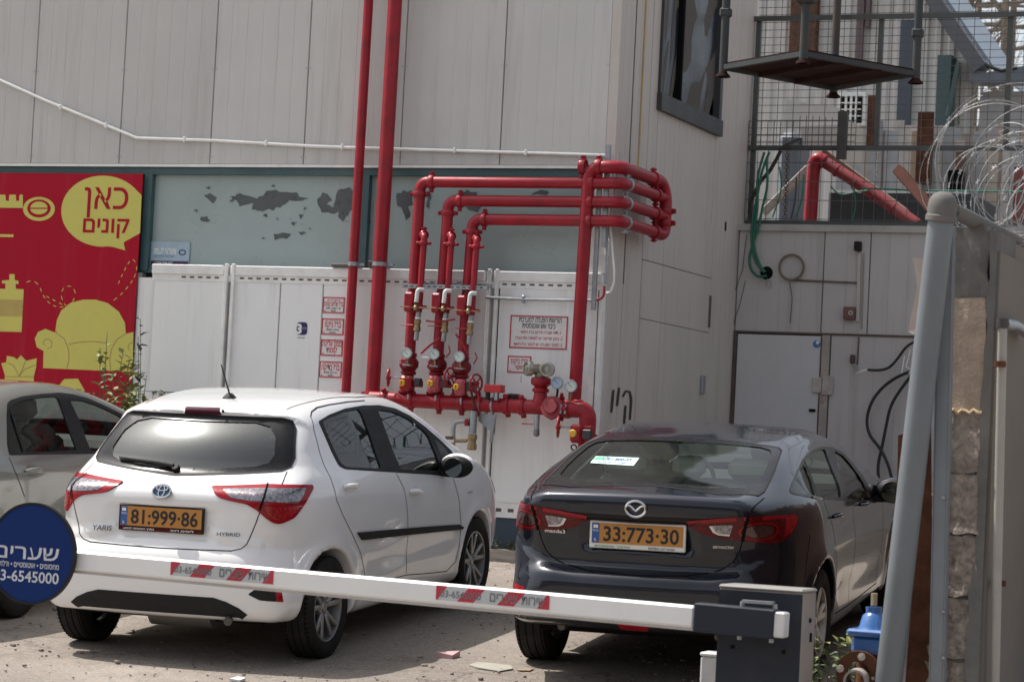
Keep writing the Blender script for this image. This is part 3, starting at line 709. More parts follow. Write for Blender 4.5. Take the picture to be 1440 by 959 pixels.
peel(ZP([(838, 258), (860, 243), (890, 238), (915, 250), (900, 262)]), 12); peel(ZP([(925, 462), (932, 464), (930, 474), (922, 472)]), 13); peel(ZP([(440, 240), (455, 262), (450, 310), (438, 300)]), 14)
fr2 = random.Random(77)
for i in range(22):
    cx2, cy2 = fr2.choice([(300, 282), (360, 285), (400, 280), (470, 290), (430, 325), (400, 328), (445, 300), (560, 300), (600, 300), (345, 290), (490, 300)]); cx2 += fr2.uniform(-45, 45); cy2 += fr2.uniform(-22, 22); s2_ = fr2.uniform(1.2, 3.2)
    if xm[0] + .1 < onY(cx2, cy2)[0] < xm[2] - .1: peel([(cx2 + s2_ * math.cos(a_) * fr2.uniform(.5, 1.4), cy2 + s2_ * .6 * math.sin(a_) * fr2.uniform(.5, 1.3)) for a_ in np.linspace(0, 5.4, 7)], 15 + i)
# lower wall: insulated panels hung below a slotted cap rail
cap0 = onY(215, 390, -.05)[0]
for (a, b_) in ((cap0, onY(319, 390)[0]), (onY(329, 390)[0], onY(686, 395)[0]), (onY(699, 395)[0], -.03)):
    MB().span((a, -.075, 2.165), (b_, .06, 2.245), .004).build('cap_rail', WHT, wh)
sl = MB()
x = cap0 + .28
while x < -.25:
    if not (onY(316, 390)[0] - .02 < x < onY(332, 390)[0] + .02) and not (onY(655, 390)[0] < x < onY(702, 390)[0]): sl.span((x, -.0605, 2.135), (x + .042, -.052, 2.150))
    x += .0785
sl.build('rail_slots', DARKJ, wh, kind='stuff')
MB().span((cap0, -.06, 2.11), (-.03, .0, 2.165)).build('slotted_rail', WHT, wh)
pe = [onY(190, 470)[0], onY(216, 470)[0], onY(319, 470)[0] + .0, onY(686, 470)[0], -.02]
lowers = [(pe[0], cap0 + .02, 1.18, 2.135, -.005), (cap0 + .02, pe[2], 1.18, 2.11, -.055), (pe[2] + .06, onY(395, 470)[0], .42, 2.11, -.055), (onY(395, 470)[0] + .002, onY(455, 470)[0], .42, 2.11, -.055),
          (onY(455, 470)[0] + .002, pe[3], .42, 2.11, -.055), (onY(703, 470)[0], -.03, .42, 2.11, -.055)]
for a, b_, z0, z1, Y in lowers: ribbed('insulated_panel', WALLW, wh, a, b_, z0, z1, Y, rib=.30, depth=.0012, gap=.002)
for px_ in (320.0, 691.0):
    c = onY(px_, 470, -.06)[0]
    for dx in (-.035, .03): MB().span((c + dx - .014, -.085, .30 if px_ > 500 else 1.10), (c + dx + .014, -.05, 2.26), .003).build('joint_profile', WHT, wh)
    MB().span((c - .022, -.052, .30), (c + .017, -.045, 2.24)).build('joint_recess', mat('recess_grey', (.30, .29, .28), .8), wh)
MB().span((pe[0], -.045, 1.06), (pe[2], .02, 1.175)).build('foot_rail', WHT, wh)
s2 = MB(); x = onY(228, 545)[0]
while x < pe[2] - .05: s2.span((x, -.0465, 1.150), (x + .042, -.044, 1.163)); x += .0785
s2.build('rail_slots', DARKJ, wh, kind='stuff')
MB().span((pe[0], -.02, -.3), (pe[2], .06, 1.06)).build('plinth_wall', mat('grey_plinth', (.36, .36, .34), .8, var=.1, dirt=(.2, .19, .17), dirt_amt=.5), wh)
MB().span((pe[2] + .02, -.05, .30), (-.03, .02, .42)).build('foot_rail', WHT, wh)
s3 = MB(); x = pe[2] + .1
while x < -.1: s3.span((x, -.0515, .345), (x + .05, -.049, .372)); x += .105
s3.build('rail_slots', DARKJ, wh, kind='stuff')
MB().span((pe[2] + .02, -.03, -.4), (-.03, .05, .30)).build('base_panel', mat('dark_blue_base', (.035, .06, .085), .6, dirt=(.12, .11, .10), dirt_amt=.5), wh)
MB().span((-.19, -.045, 2.245), (-.012, .05, 3.075), .003).build('corner_post_cover', WHT, wh)
MB().span((-.10, -.058, .30), (-.012, .02, 2.165), .003).build('corner_trim', WHT, wh)
MB().span((-.05, -.0595, .30), (-.042, -.05, 2.14)).build('corner_gap', DARKJ, wh)
MB().span((E_X, .05, -.6), (pe[0], .13, 2.2)).build('lower_wall', WALLW, wh)
# ------------------------------------------------------------------ side wall (faces right)
XB = 0.0
def B(px, py, off=0.0): return onX(px, py, XB + off)
MB().span((-.22, .30, -.4), (-.03, 3.585, 6.3)).build('side_backing_wall', DARKJ, wh)
ye = [.10, .62, 1.02, 1.95, 2.88, 3.37]
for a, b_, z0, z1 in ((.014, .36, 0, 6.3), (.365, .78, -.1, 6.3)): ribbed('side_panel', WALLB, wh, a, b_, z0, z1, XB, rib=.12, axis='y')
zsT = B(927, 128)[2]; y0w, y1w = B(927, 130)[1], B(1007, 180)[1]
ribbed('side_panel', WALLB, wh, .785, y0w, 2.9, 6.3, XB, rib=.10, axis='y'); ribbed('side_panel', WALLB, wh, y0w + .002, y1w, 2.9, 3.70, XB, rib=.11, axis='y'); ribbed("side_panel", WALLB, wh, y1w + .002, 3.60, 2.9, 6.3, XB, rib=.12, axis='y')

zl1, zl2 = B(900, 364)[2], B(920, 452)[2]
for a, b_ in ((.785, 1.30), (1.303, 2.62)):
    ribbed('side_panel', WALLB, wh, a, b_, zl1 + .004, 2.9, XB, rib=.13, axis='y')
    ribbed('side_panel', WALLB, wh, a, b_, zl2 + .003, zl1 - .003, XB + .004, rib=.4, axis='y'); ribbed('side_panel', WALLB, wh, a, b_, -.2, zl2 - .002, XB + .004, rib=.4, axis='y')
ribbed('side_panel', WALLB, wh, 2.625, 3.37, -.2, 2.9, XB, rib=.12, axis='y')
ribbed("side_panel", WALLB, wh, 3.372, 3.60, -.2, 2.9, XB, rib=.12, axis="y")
# old seam opening, yellow pipe stain line, door handle, vent slit
yv = B(888, 200)[1]; MB().span((XB - .01, .355, 2.2), (XB + .003, .372, 6.3)).build('open_seam', DARKJ, wh)
MB().span((XB + .001, .56, 3.0), (XB + .007, .585, 6.3)).build('yellow_strip', mat('yellowed_strip', (.45, .32, .12), .7, var=.2), wh)
MB().span((XB, B(997, 440)[1] - .03, B(997, 440)[2] - .13), (XB + .006, B(997, 440)[1] + .04, B(997, 440)[2] + .15)).build('vent_slit', DARKJ, wh)
q = B(986, 541); MB().span((XB, q[1] - .05, q[2] - .08), (XB + .03, q[1] + .03, q[2] + .08), .006).build('side_door_handle', GALV, wh)
q = B(1020, 320); MB().span((XB, q[1] - .02, q[2] - .03), (XB + .004, q[1] + .02, q[2] + .05)).build('dark_hole', P['dark'], wh)
# dark side window with crumpled blind behind the glass
fm = MB(); zs = 3.70
fm.span((XB - .04, y0w - .05, zs - .02), (XB + .045, y1w + .06, zs + .12)); fmo = fm.build('window_sill', mat('dark_window_frame', (.045, .047, .05), .5), wh)
MB().span((XB - .05, y0w - .04, zs + .12), (XB + .025, y0w + .01, 6.3)).build('side_window_frame', mat('dark_window_frame', (.045, .047, .05), .5), wh)
MB().span((XB - .05, y1w - .02, zs + .12), (XB + .03, y1w + .05, 6.3)).build('side_window_frame', mat('dark_window_frame', (.045, .047, .05), .5), wh)
ym = B(958, 60)[1]; MB().span((XB - .045, ym - .02, zs + .12), (XB + .02, ym + .02, 6.3)).build('side_window_bar', P['dark'], wh)
film = mat('dark_window_film', (.020, .026, .042), .30, var=.25, scale=2, spec=.7)
for a, b_ in ((y0w + .012, ym - .022), (ym + .022, y1w - .022)):
    b = MB(); n = 8; mz = 12; r = random.Random(int(a * 100)); vs = []
    for i in range(n + 1):
        for j in range(mz + 1):
            amp = 0 if (i in (0, n) or j in (0,)) else .022
            vs.append((XB - .03 + (r.random() - .5) * amp * .45, a + (b_ - a) * i / n, zs + .125 + (6.25 - zs - .125) * j / mz))
    b.add(vs, [(i * (mz + 1) + j, (i + 1) * (mz + 1) + j, (i + 1) * (mz + 1) + j + 1, i * (mz + 1) + j + 1) for i in range(n) for j in range(mz)])
    b.build('side_window_pane', film, wh)
# sprayed letters low on the side wall
gf = MB()
def ribbon(mb, pts, w, f3):
    L_ = densify(np.array(pts, float), 4, False); T = np.gradient(L_, axis=0); T /= np.linalg.norm(T, axis=1)[:, None] + 1e-9; N_ = np.c_[-T[:, 1], T[:, 0]]; n = len(L_)
    ww = w * (.75 + .25 * np.sin(np.linspace(.3, 2.8, n))); a = L_ + N_ * ww[:, None] / 2; c = L_ - N_ * ww[:, None] / 2
    mb.add([f3(*p) for p in np.concatenate([a, c])], [(i, i + 1, n + i + 1, n + i) for i in range(n - 1)])
Bf = lambda x, y: B(x, y, .006)
for st_ in ([(863, 548), (860, 580)], [(871, 545), (868, 571)], [(876, 558), (880, 550), (886, 551), (888, 562), (886, 590)], [(880, 570), (878, 596)]): ribbon(gf, st_, 3.2, Bf)
gf.build('sprayed_letters', mat('spray_black', (.03, .028, .027), .7), wh)
# ------------------------------------------------------------------ low store at the back
YC = 3.35
def C(px, py, off=0.0): return onY(px, py, YC - off)
stc = thing('store_container', 'low weathered metal store with closed door, between side wall and leaning pole', 'building', (1.5, YC, 0))
MB().span((.0, YC + .05, -.2), (4.4, 5.6, 2.98)).build('store_body', DARKJ, stc)
zd = 2.015; xc = [0.005, C(1158, 470)[0], 4.4]
xs_ = [.005, C(1157, 400)[0], C(1222, 400)[0], 2.6, 3.5, 4.4]
for a, b_ in zip(xs_[:-1], xs_[1:]): ribbed('store_panel', WALLC, stc, a, b_, zd + .01, 2.93, YC, rib=.18)
ribbed('store_panel', WALLC, stc, xc[1] + .07, C(1290, 500)[0] + .6, 0, zd - .005, YC, rib=.20); ribbed('store_panel', WALLC, stc, C(1290, 500)[0] + .602, 4.4, 0, zd - .005, YC, rib=.20)
MB().span((.0, YC - .012, zd - .006), (4.4, YC + .01, zd + .012)).build('cover_strip', mat('rusty_strip', (.10, .075, .06), .85, var=.4, scale=10), stc)
MB().span((.0, YC - .03, 2.93), (4.4, YC + .3, 2.99)).build('roof_edge', mat('pale_roof_edge', (.42, .40, .38), .7, dirt=(.2, .18, .16), dirt_amt=.6), stc)
dr = MB().span((.04, YC - .01, .1), (xc[1] - .01, YC + .04, zd - .018), .003).build('store_door', mat('pale_door_paint', (.56, .56, .56), .5, var=.03, dirt=(.38, .35, .33), dirt_amt=.4, dirt_scale=1.5), stc)
MB().span((.005, YC - .02, 0), (.035, YC + .02, zd - .008)).build('door_frame', mat('frame_dark', (.10, .075, .065), .8, var=.4), stc); MB().span((xc[1] - .005, YC - .018, 0), (xc[1] + .065, YC + .02, zd - .008)).build('door_frame', mat('stained_frame', (.36, .32, .30), .7, var=.2, dirt=(.14, .07, .05), dirt_amt=.9, dirt_scale=5), stc)
MB().span((xc[1] - .016, YC - .019, 0), (xc[1] - .006, YC, zd - .02)).build('rust_line', RUST, stc)
q = C(1157, 542); hl = MB().span((q[0] - .09, YC - .03, q[2] - .07), (q[0] - .004, YC - .008, q[2] + .07), .006).build('lock_plate', mat('lock_plate_paint', (.50, .46, .44), .6, dirt=(.16, .08, .05), dirt_amt=.7), stc)
MB().span((q[0] + .0, YC - .035, q[2] - .085), (q[0] + .10, YC - .018, q[2] + .085), .006).build('lock_plate', mat('lock_plate_paint', (.50, .46, .44), .6, dirt=(.16, .08, .05), dirt_amt=.7), stc)
q = C(1143, 577); MB().span((q[0] - .03, YC - .03, q[2] - .012), (q[0] + .03, YC - .009, q[2] + .012), .004).build('door_keyhole', P['dark'], dr)
q = C(1149, 484); b = MB(); b.lathe([(0, 0), (.035, 0), (.035, -.003)], (q[0], YC - .012, q[2]), (0, -1, 0), 16); b.build('blue_sticker', mat('sticker_blue2', (.05, .18, .42), .5), dr)
q = C(1149, 483); MB().lathe([(0, 0), (.016, 0), (.016, -.001)], (q[0] + .008, YC - .014, q[2] + .008), (0, -1, 0), 12).build('sticker_spot', P['white'], dr)
# ------------------------------------------------------------------ banner
bn = thing('banner', 'red printed banner with yellow armchair, key and speech bubble, left of windows', 'banner', (-6, -.03, 2))
BR = mat('banner_red', (.38, .004, .022), .7, spec=.2, dirt=(.40, .03, .045), dirt_amt=.55, dirt_scale=1.6, streak=True, var=.06, scale=1.2); BY = mat('banner_yellow', (.58, .53, .115), .6, var=.04)
def An(px, py, off): return onY(px, py, -off)
q = [An(-60, 238, .03), An(201, 242, .03), An(181, 600, .03), An(-60, 600, .03)]
xr0, xr1 = q[1][0], q[2][0]
MB().prism([(-8.6, -.02, 3.015), (xr0, -.02, 3.01), (xr0, -.02, .7), (-8.6, -.02, .7)], (0, -.008, 0)).build('banner_sheet', BR, bn)
def shape(name, polys, m, parent=bn, off=.0295, f=None):
    b = MB()
    for pl_ in polys:
        pts = [onY(x, y, -off) for x, y in pl_]; cdt_poly(b, [(p[0], p[2]) for p in pts], lambda x, z: (x, -off, z))
    return b.build(name, m, parent)
Zb = lambda L_: Z3(L_, 2.904, 0, 230)
def arc(cx, cy, rx, ry, a0, a1, n=20): return [(cx + rx * math.cos(math.radians(a0 + (a1 - a0) * i / n)), cy + ry * math.sin(math.radians(a0 + (a1 - a0) * i / n))) for i in range(n + 1)]
bub = arc(420, 200, 170, 148, -355, -300, 4)
bub = arc(420, 195, 170, 145, 82, 320, 30) + [(578, 130)] + [(572, 285), (505, 322), (511, 355), (465, 342)]
sb = shape('speech_bubble', [Zb(bub)], BY)
t = MB(); o = onY(143, 292.5, -.031); ux = np.array([1., 0, 0]); uz = np.array([0, 0, 1.])
w1 = onY(180, 280, -.03)[0] - onY(117, 280, -.03)[0]
text_mb(t, 'כאן', onY(148.5, 294, -.031), ux, uz, .185, w1 * .98, .006, heb=True); text_mb(t, 'קונים', onY(148.5, 327, -.031), ux, uz, .115, w1 * 1.03, .02, heb=True); t.build('bubble_lettering', BR, sb)
chb = arc(372, 690, 145, 135, 190, 350, 24)
ac = shape('armchair_print', [Zb([(176, 835), (178, 765), (150, 750), (142, 715), (155, 688), (185, 675), (225, 690), (232, 640), (250, 600), (290, 568), (340, 556), (390, 556), (440, 570), (485, 605), (510, 650), (514, 695), (545, 688), (541, 850), (400, 845)])], BY)
ln = MB(); Lf = lambda x, y: onY(x, y, -.0305)
for st_ in ([(225, 690), (262, 715), (280, 760), (282, 800), (272, 838)], [(280, 738), (320, 730), (370, 726), (420, 730), (460, 740)], [(514, 695), (475, 720), (455, 760), (448, 800), (452, 845)], [(185, 745), (176, 735), (180, 720), (196, 716), (212, 728), (210, 748), (192, 756)], [(545, 728), (530, 735), (522, 750), (530, 765)], [(232, 690), (226, 680)]): ribbon(ln, Zb(st_), .9, Lf)
ln.build('armchair_outline', mat('print_line', (.30, .16, .06), .5), ac)
shape('lamp_print', [Zb([(262, 880), (318, 878), (345, 925), (350, 1000), (230, 1000), (238, 910)])], BY)
tu = shape('tulip_print', [Zb([(5, 815), (25, 812), (28, 785), (55, 790), (70, 800), (85, 783), (100, 798), (108, 805), (150, 795), (148, 830), (138, 870), (138, 890), (18, 890), (20, 865)])], BY)
ln = MB()
for st_ in ([(28, 812), (55, 825), (78, 868)], [(78, 868), (100, 840), (150, 820)], [(78, 868), (95, 830), (105, 802)], [(18, 870), (138, 870)]): ribbon(ln, Zb(st_), .8, Lf)
ln.build('tulip_outline', mat('print_line', (.30, .16, .06), .5), tu)
ky = shape('key_print', [Zb([(-120, 128), (22, 128), (24, 152), (36, 153), (38, 128), (64, 128), (66, 153), (78, 153), (80, 128), (93, 128), (93, 182), (-120, 180)]), Zb(arc(159, 186, 65, 49, 0, 350, 32))], BY)
shape('key_eye', [Zb(arc(159, 184, 48, 37, 0, 350, 26))], BR, ky, off=.0302); shape('key_pupil', [Zb(arc(159, 182, 35, 26, -180, 0, 16)), Zb(arc(159, 186, 35, 22, 0, 180, 16))], BY, ky, off=.0307); shape('key_bar', [Zb([(112, 181), (206, 181), (206, 186), (112, 186)])], BR, ky, off=.0311)
shape('dash_print', [Zb([(-100, 288), (55, 290), (55, 301), (-100, 299)])], BY)
sp_ = shape('spray_can_print', [Zb([(-60, 510), (22, 512), (22, 490), (8, 490), (8, 478), (38, 476), (38, 452), (60, 452), (60, 476), (76, 480), (76, 492), (64, 492), (64, 512), (97, 514), (88, 688), (-60, 684)])], BY)
shape('can_label', [Zb([(-60, 555), (93, 557), (91, 625), (-60, 622)])], mat('print_stripe', (.45, .33, .09), .5), sp_, off=.0302)
dsh = MB(); path = Zb([(95, 492), (130, 475), (160, 495), (175, 540), (205, 575), (245, 590), (290, 575), (312, 535), (295, 500), (262, 502), (247, 535), (262, 575), (280, 590)])
path2 = Zb([(448, 570), (490, 540), (535, 490), (560, 440), (555, 400), (530, 385)])
for pth in (path, path2):
    L_ = densify(chaikin(np.array(pth), 2, False)[:-2], 1.2, False); s_ = 0
    for i in range(0, len(L_) - 5, 8): ribbon(dsh, L_[i:i + 5], 1.1, Lf)
dsh.build('dashed_trail', BY, bn, kind='stuff')
# ------------------------------------------------------------------ wall signs
SW = mat('sign_white', (.72, .70, .69), .5); SR = mat('sign_red', (.50, .03, .05), .5); SK = mat('sign_black', (.03, .03, .03), .5)
def wall_sign(name, label, quad, lines, frame=SR, Y=-.056, fw=.010, group=None, base=SW):
    TL, BR_ = quad; a = onY(*TL, Y); c = onY(*BR_, Y); x0, x1, z1, z0 = a[0], c[0], a[2], c[2]
    r = thing(name, label, 'sign', (x0, Y, z0), group)
    MB().span((x0, Y - .004, z0), (x1, Y - .0005, z1)).build('sign_plate', base, r)
    if frame:
        f = MB()
        for lo, hi in (((x0, z0), (x1, z0 + fw)), ((x0, z1 - fw), (x1, z1)), ((x0, z0 + fw), (x0 + fw, z1 - fw)), ((x1 - fw, z0 + fw), (x1, z1 - fw))): f.span((lo[0], Y - .0055, lo[1]), (hi[0], Y - .004, hi[1]))
        f.build('sign_border', frame, r, kind='stuff')
    W_ = x1 - x0; H_ = z1 - z0
    for (txt, m, cx, cz, h, w) in lines:
        t = MB(); text_mb(t, txt, (x0 + W_ * cx, Y - .0050, z0 + H_ * cz), (1, 0, 0), (0, 0, 1), h, W_ * w, .02, heb=any('א' <= ch <= 'ת' for ch in txt)); t.build('sign_text', m, r)
    return r
G_ = 'red-framed valve signs'
wall_sign('valve_sign', 'topmost of the four small red-framed signs left of the red risers', ((455, 417.5), (484, 441)), [('מערכת כיבוי אש', SR, .5, .76, .014, .6), ('ברז שליש קומה', SR, .5, .44, .034, .86), ('יש להשאיר פתוח', SK, .5, .26, .012, .7), ('תמיד', SK, .5, .10, .012, .25), ('▪', SR, .12, .08, .02, .06)], group=G_)
wall_sign('valve_sign', 'second from top of the small red-framed signs, beside the red risers', ((453.5, 447.5), (483, 471.5)), [('מערכת כיבוי אש', SR, .5, .80, .012, .7), ('ברז ניקוז', SR, .5, .46, .040, .74), ('קומה ראשונה', SK, .5, .27, .012, .6), ('פתוח', SK, .5, .10, .012, .3), ('▪', SR, .12, .08, .02, .06)], group=G_)
wall_sign('valve_sign', 'third of the small red-framed signs, two large red lines of lettering', ((452, 477), (481.5, 501)), [('מסנן אליטה', SR, .5, .58, .042, .88), ('קומתי', SR, .5, .20, .040, .50), ('▪', SR, .12, .08, .02, .06)], group=G_)
wall_sign('valve_sign', 'lowest of the four small red-framed signs left of the risers', ((450, 507.5), (480, 531.5)), [('מערכת כיבוי אש', SR, .5, .80, .012, .7), ('ברז בדיקה', SR, .5, .46, .040, .80), ('מערכת מתזים', SK, .5, .27, .012, .6), ('סגור', SK, .5, .10, .012, .3), ('▪', SR, .12, .08, .02, .06)], group=G_)
wall_sign('instruction_sign', 'large red-framed instruction sign with two bold black lines above red text', ((718.5, 443), (797, 492)), [('הוראות הפעלה למערכת', SK, .52, .80, .036, .74), ('כיבוי אש אוטומטית', SK, .5, .62, .036, .58), ('1. ודא שברז חירום ברז ראשי', SR, .54, .46, .020, .70), ('2. בזמן שריפה יש לפתוח את הברז', SR, .51, .28, .020, .82), ('3. לאחר הפעלה יש לסגור ברז ראשי', SR, .50, .09, .020, .84)], fw=.011)
wall_sign('valve_sign', 'small red-framed sign half hidden behind the twin hose caps', ((714.5, 500), (746.5, 525)), [('ברז ניקוז', SR, .5, .55, .036, .72), ('ראשי', SR, .55, .20, .034, .40), ('▪', SR, .12, .08, .02, .06)], group=G_)
sg = wall_sign('window_notice', 'pale blue notice with eye logo stuck in window corner beside banner', ((210.5, 339.5), (265.5, 375.5)), [('אשראי לעסק', P['white'], .40, .50, .045, .55), ('שירות לקוחות', mat('notice_blue', (.15, .27, .36), .5), .38, .36, .018, .5)], frame=None, Y=.079, base=mat('notice_pale_blue', (.34, .44, .52), .5))
a = onY(211, 366.5, .07); c = onY(264, 373, .07); MB().span((a[0] + .008, .0725, c[2] - .002), (c[0], .0745, a[2])).build('notice_band', mat('notice_plum', (.06, .02, .07), .5), sg)
t = MB(); text_mb(t, '1-700-700-607', ((a[0] + c[0]) / 2 - .05, .0718, (a[2] + c[2]) / 2 - .008), (1, 0, 0), (0, 0, 1), .015, .17, .02); t.build('notice_number', P['white'], sg)
q = onY(256, 355, .07); b = MB(); b.tube([(q[0] + .030 * math.cos(t_), .073, q[2] + .020 * math.sin(t_)) for t_ in np.linspace(0, 2 * math.pi, 24, endpoint=False)], .0045, 6, closed=True); b.build('notice_logo', mat('notice_navy', (.02, .05, .14), .5), sg)
# security company sticker: 3 cut out of a dark blue rounded square
NAVY = mat('sticker_navy', (.012, .012, .10), .5); q = onY(424, 462, -.058)
st3 = thing('round_corner_sticker', 'dark blue square sticker with a white 3 on the white wall', 'sticker', (q[0], -.056, q[2]))
MB().prism([(p[0], -.0565, p[1]) for p in rounded([(q[0] - .045, q[2] - .052), (q[0] + .052, q[2] - .052), (q[0] + .052, q[2] + .052), (q[0] - .045, q[2] + .052)], .03)], (0, -.0015, 0)).build('sticker_square', NAVY, st3)
t = MB(); text_mb(t, '3', (q[0] - .022, -.0588, q[2] - .040), (1, 0, 0), (0, 0, 1), .078, .050, .05); t.build('sticker_numeral', P['white'], st3)
MB().span((q[0] - .062, -.0587, q[2] - .045), (q[0] - .045, -.0575, q[2] + .045)).build('sticker_cutout', WALLW, st3)
t = MB(); text_mb(t, 'שלוש', (q[0] + .027, -.0588, q[2] - .006), (1, 0, 0), (0, 0, 1), .016, .045, .02, heb=True); text_mb(t, '-8808', (q[0] - .004, -.0588, q[2] - .082), (1, 0, 0), (0, 0, 1), .014, .075, .01); t.build('sticker_print', mat('grey_print', (.3, .3, .32), .5), st3, kind='stuff')
# ------------------------------------------------------------------ fire-main pipework on the wall
def Ap(px, py, off): return onY(px, py, -off)
def fillet(pts, r, n=7):
    P_ = [np.asarray(p, float) for p in pts]; out = [P_[0]]
    for i in range(1, len(P_) - 1):
        a, b, c = P_[i - 1], P_[i], P_[i + 1]; u = a - b; v = c - b; lu, lv = np.linalg.norm(u), np.linalg.norm(v); rr = min(r, lu * .48, lv * .48); p = b + u / lu * rr; q = b + v / lv * rr
        for k in range(n + 1): t = k / n; out.append(p * (1 - t) ** 2 + b * 2 * t * (1 - t) + q * t * t)
    out.append(P_[-1]); return out
def coupling(name, c, ax, r, parent, m=RED, w=.05, lug=(0, -1, 0)):
    """grooved pipe clamp: two half rings with bolted ears"""
    ax = np.asarray(ax, float); ax = ax / np.linalg.norm(ax); c = np.asarray(c, float); b = MB()
    b.lathe([(r, -w / 2), (r + .009, -w / 2), (r + .013, -w / 4), (r + .013, w / 4), (r + .009, w / 2), (r, w / 2)], c, ax, n=20)
    l = np.asarray(lug, float); l = l - ax * (l @ ax); l /= np.linalg.norm(l); s_ = np.cross(ax, l)
    for k in (-1, 1): b.box(c + l * k * (r + .022), (w * .8, .034, .030), (ax, l, s_), .006); b.cyl(c + l * k * (r + .026) - s_ * .028, c + l * k * (r + .026) + s_ * .028, .006, 6)
    return b.build(name, m, parent)
REDD = mat('dull_dark_red', (.20, .007, .014), .5, spec=.3, var=.3, scale=10, dirt=(.09, .012, .012), dirt_amt=.6, dirt_scale=12)
# two tall risers
for (lab, top, bot, r, off) in (('slimmer left red riser pipe climbing the full height of the white wall', (516.5, -40), (491.5, 565), .039, .16), ('thicker right red riser pipe climbing the full height of the wall', (556.5, -40), (526.5, 560), .058, .19)):
    a = Ap(*top, off); b_ = Ap(*bot, off); x_ = (a[0] + b_[0]) / 2
    a = np.array([x_ + .01, -off, 6.2]); b_ = np.array([x_ - .012, -off, b_[2]])
    rt = thing('riser_pipe', lab, 'pipe', b_, 'tall red riser pipes')
    MB().tube([b_, a], r, 20).build('pipe', RED, rt)
    cz = 2.27; pc_ = b_ + (a - b_) * ((cz - b_[2]) / (a[2] - b_[2]))
    k = MB(); k.lathe([(r + .001, -.016), (r + .006, -.016), (r + .006, .016), (r + .001, .016)], pc_, (0, 0, 1), 20)
    k.box(pc_ + np.array([.0, off / 2 + .01, 0]), (.03, off, .03)); k.box(pc_ + np.array([r + .03, .02, 0]), (.05, .03, .02)); k.build('pipe_clip', GALV, rt)
    kz = MB(); kz.box((pc_[0] - .13, -.08, 2.262), (.20, .04, .03), None, .004) if r < .05 else kz.box((pc_[0] - .11, -.08, 2.28), (.09, .03, .05), None, .004); kz.build('wall_bracket', mat('bracket_brown', (.12, .10, .09), .7, var=.2), rt)
    coupling('pipe_coupling', b_ + np.array([0, 0, .03]), (0, 0, 1), r, rt, lug=(1, 0, 0))
# one long support bracket tilted under the left riser
q = Ap(470, 385, .12)
# manifold: header, three valve sets, return pipes
mf = thing('valve_manifold', 'red fire-main manifold with three valve sets, gauges, handwheels and return pipes round the corner', 'pipework', Ap(690, 570, .30))
OM = .30
h0, h1 = Ap(531, 560, OM), Ap(832, 577.5, OM); hz = (h0[2] + h1[2]) / 2; h0[2] = h1[2] = 0
hz0, hz1 = Ap(540, 561, OM)[2], Ap(742, 572, OM)[2]
H = lambda x: np.array([x, -OM, hz0 + (hz1 - hz0) * (x - Ap(540, 561, OM)[0]) / (Ap(742, 572, OM)[0] - Ap(540, 561, OM)[0])])
HR = .057
MB().tube([H(h0[0] - .06), H(Ap(800, 575, OM)[0])], HR, 20).build('header_pipe', RED, mf)
for px_ in (541, 578, 618, 650, 672, 713, 735, 775, 790): coupling('pipe_coupling', H(Ap(px_, 565, OM)[0]), (1, 0, 0), HR, mf, lug=(0, -.5, 1) if px_ % 2 else (0, 0, 1))
for px_ in (675.5, 694): x = Ap(px_, 570, OM)[0]; MB().lathe([(HR, -.008), (HR + .006, -.008), (HR + .006, .008), (HR, .008)], H(x), (1, 0, 0), 20).build('steel_strap', GALV, mf)
# right end: elbow down into the ground
xr = Ap(826, 600, OM)[0]; e0 = H(Ap(800, 575, OM)[0])
MB().tube(fillet([e0, np.array([xr, -OM, e0[2]]), np.array([xr, -OM, -.2])], .17, 10), .066, 22).build('elbow_pipe', RED, mf)
coupling('pipe_coupling', np.array([xr, -OM, e0[2] - .21]), (0, 0, 1), .066, mf, lug=(1, 0, 0)); coupling('pipe_coupling', e0 + np.array([-.01, 0, 0]), (1, 0, 0), .062, mf)
MB().lathe([(.05, 0), (.09, .005), (.09, .03), (.06, .035), (.05, .06), (.0, .06)], H(Ap(781, 575, OM)[0]) + np.array([0, -.05, .0]), (0, -1, .2), 18).build('check_valve_cap', REDOLD, mf)
for px_ in (794, 800): x = Ap(px_, 578, OM)[0]; MB().tube([H(x) + np.array([0, -.075, .03]), H(x) + np.array([0, -.085, -.04])], .009, 8).build('flange_bolt', GALV, mf)
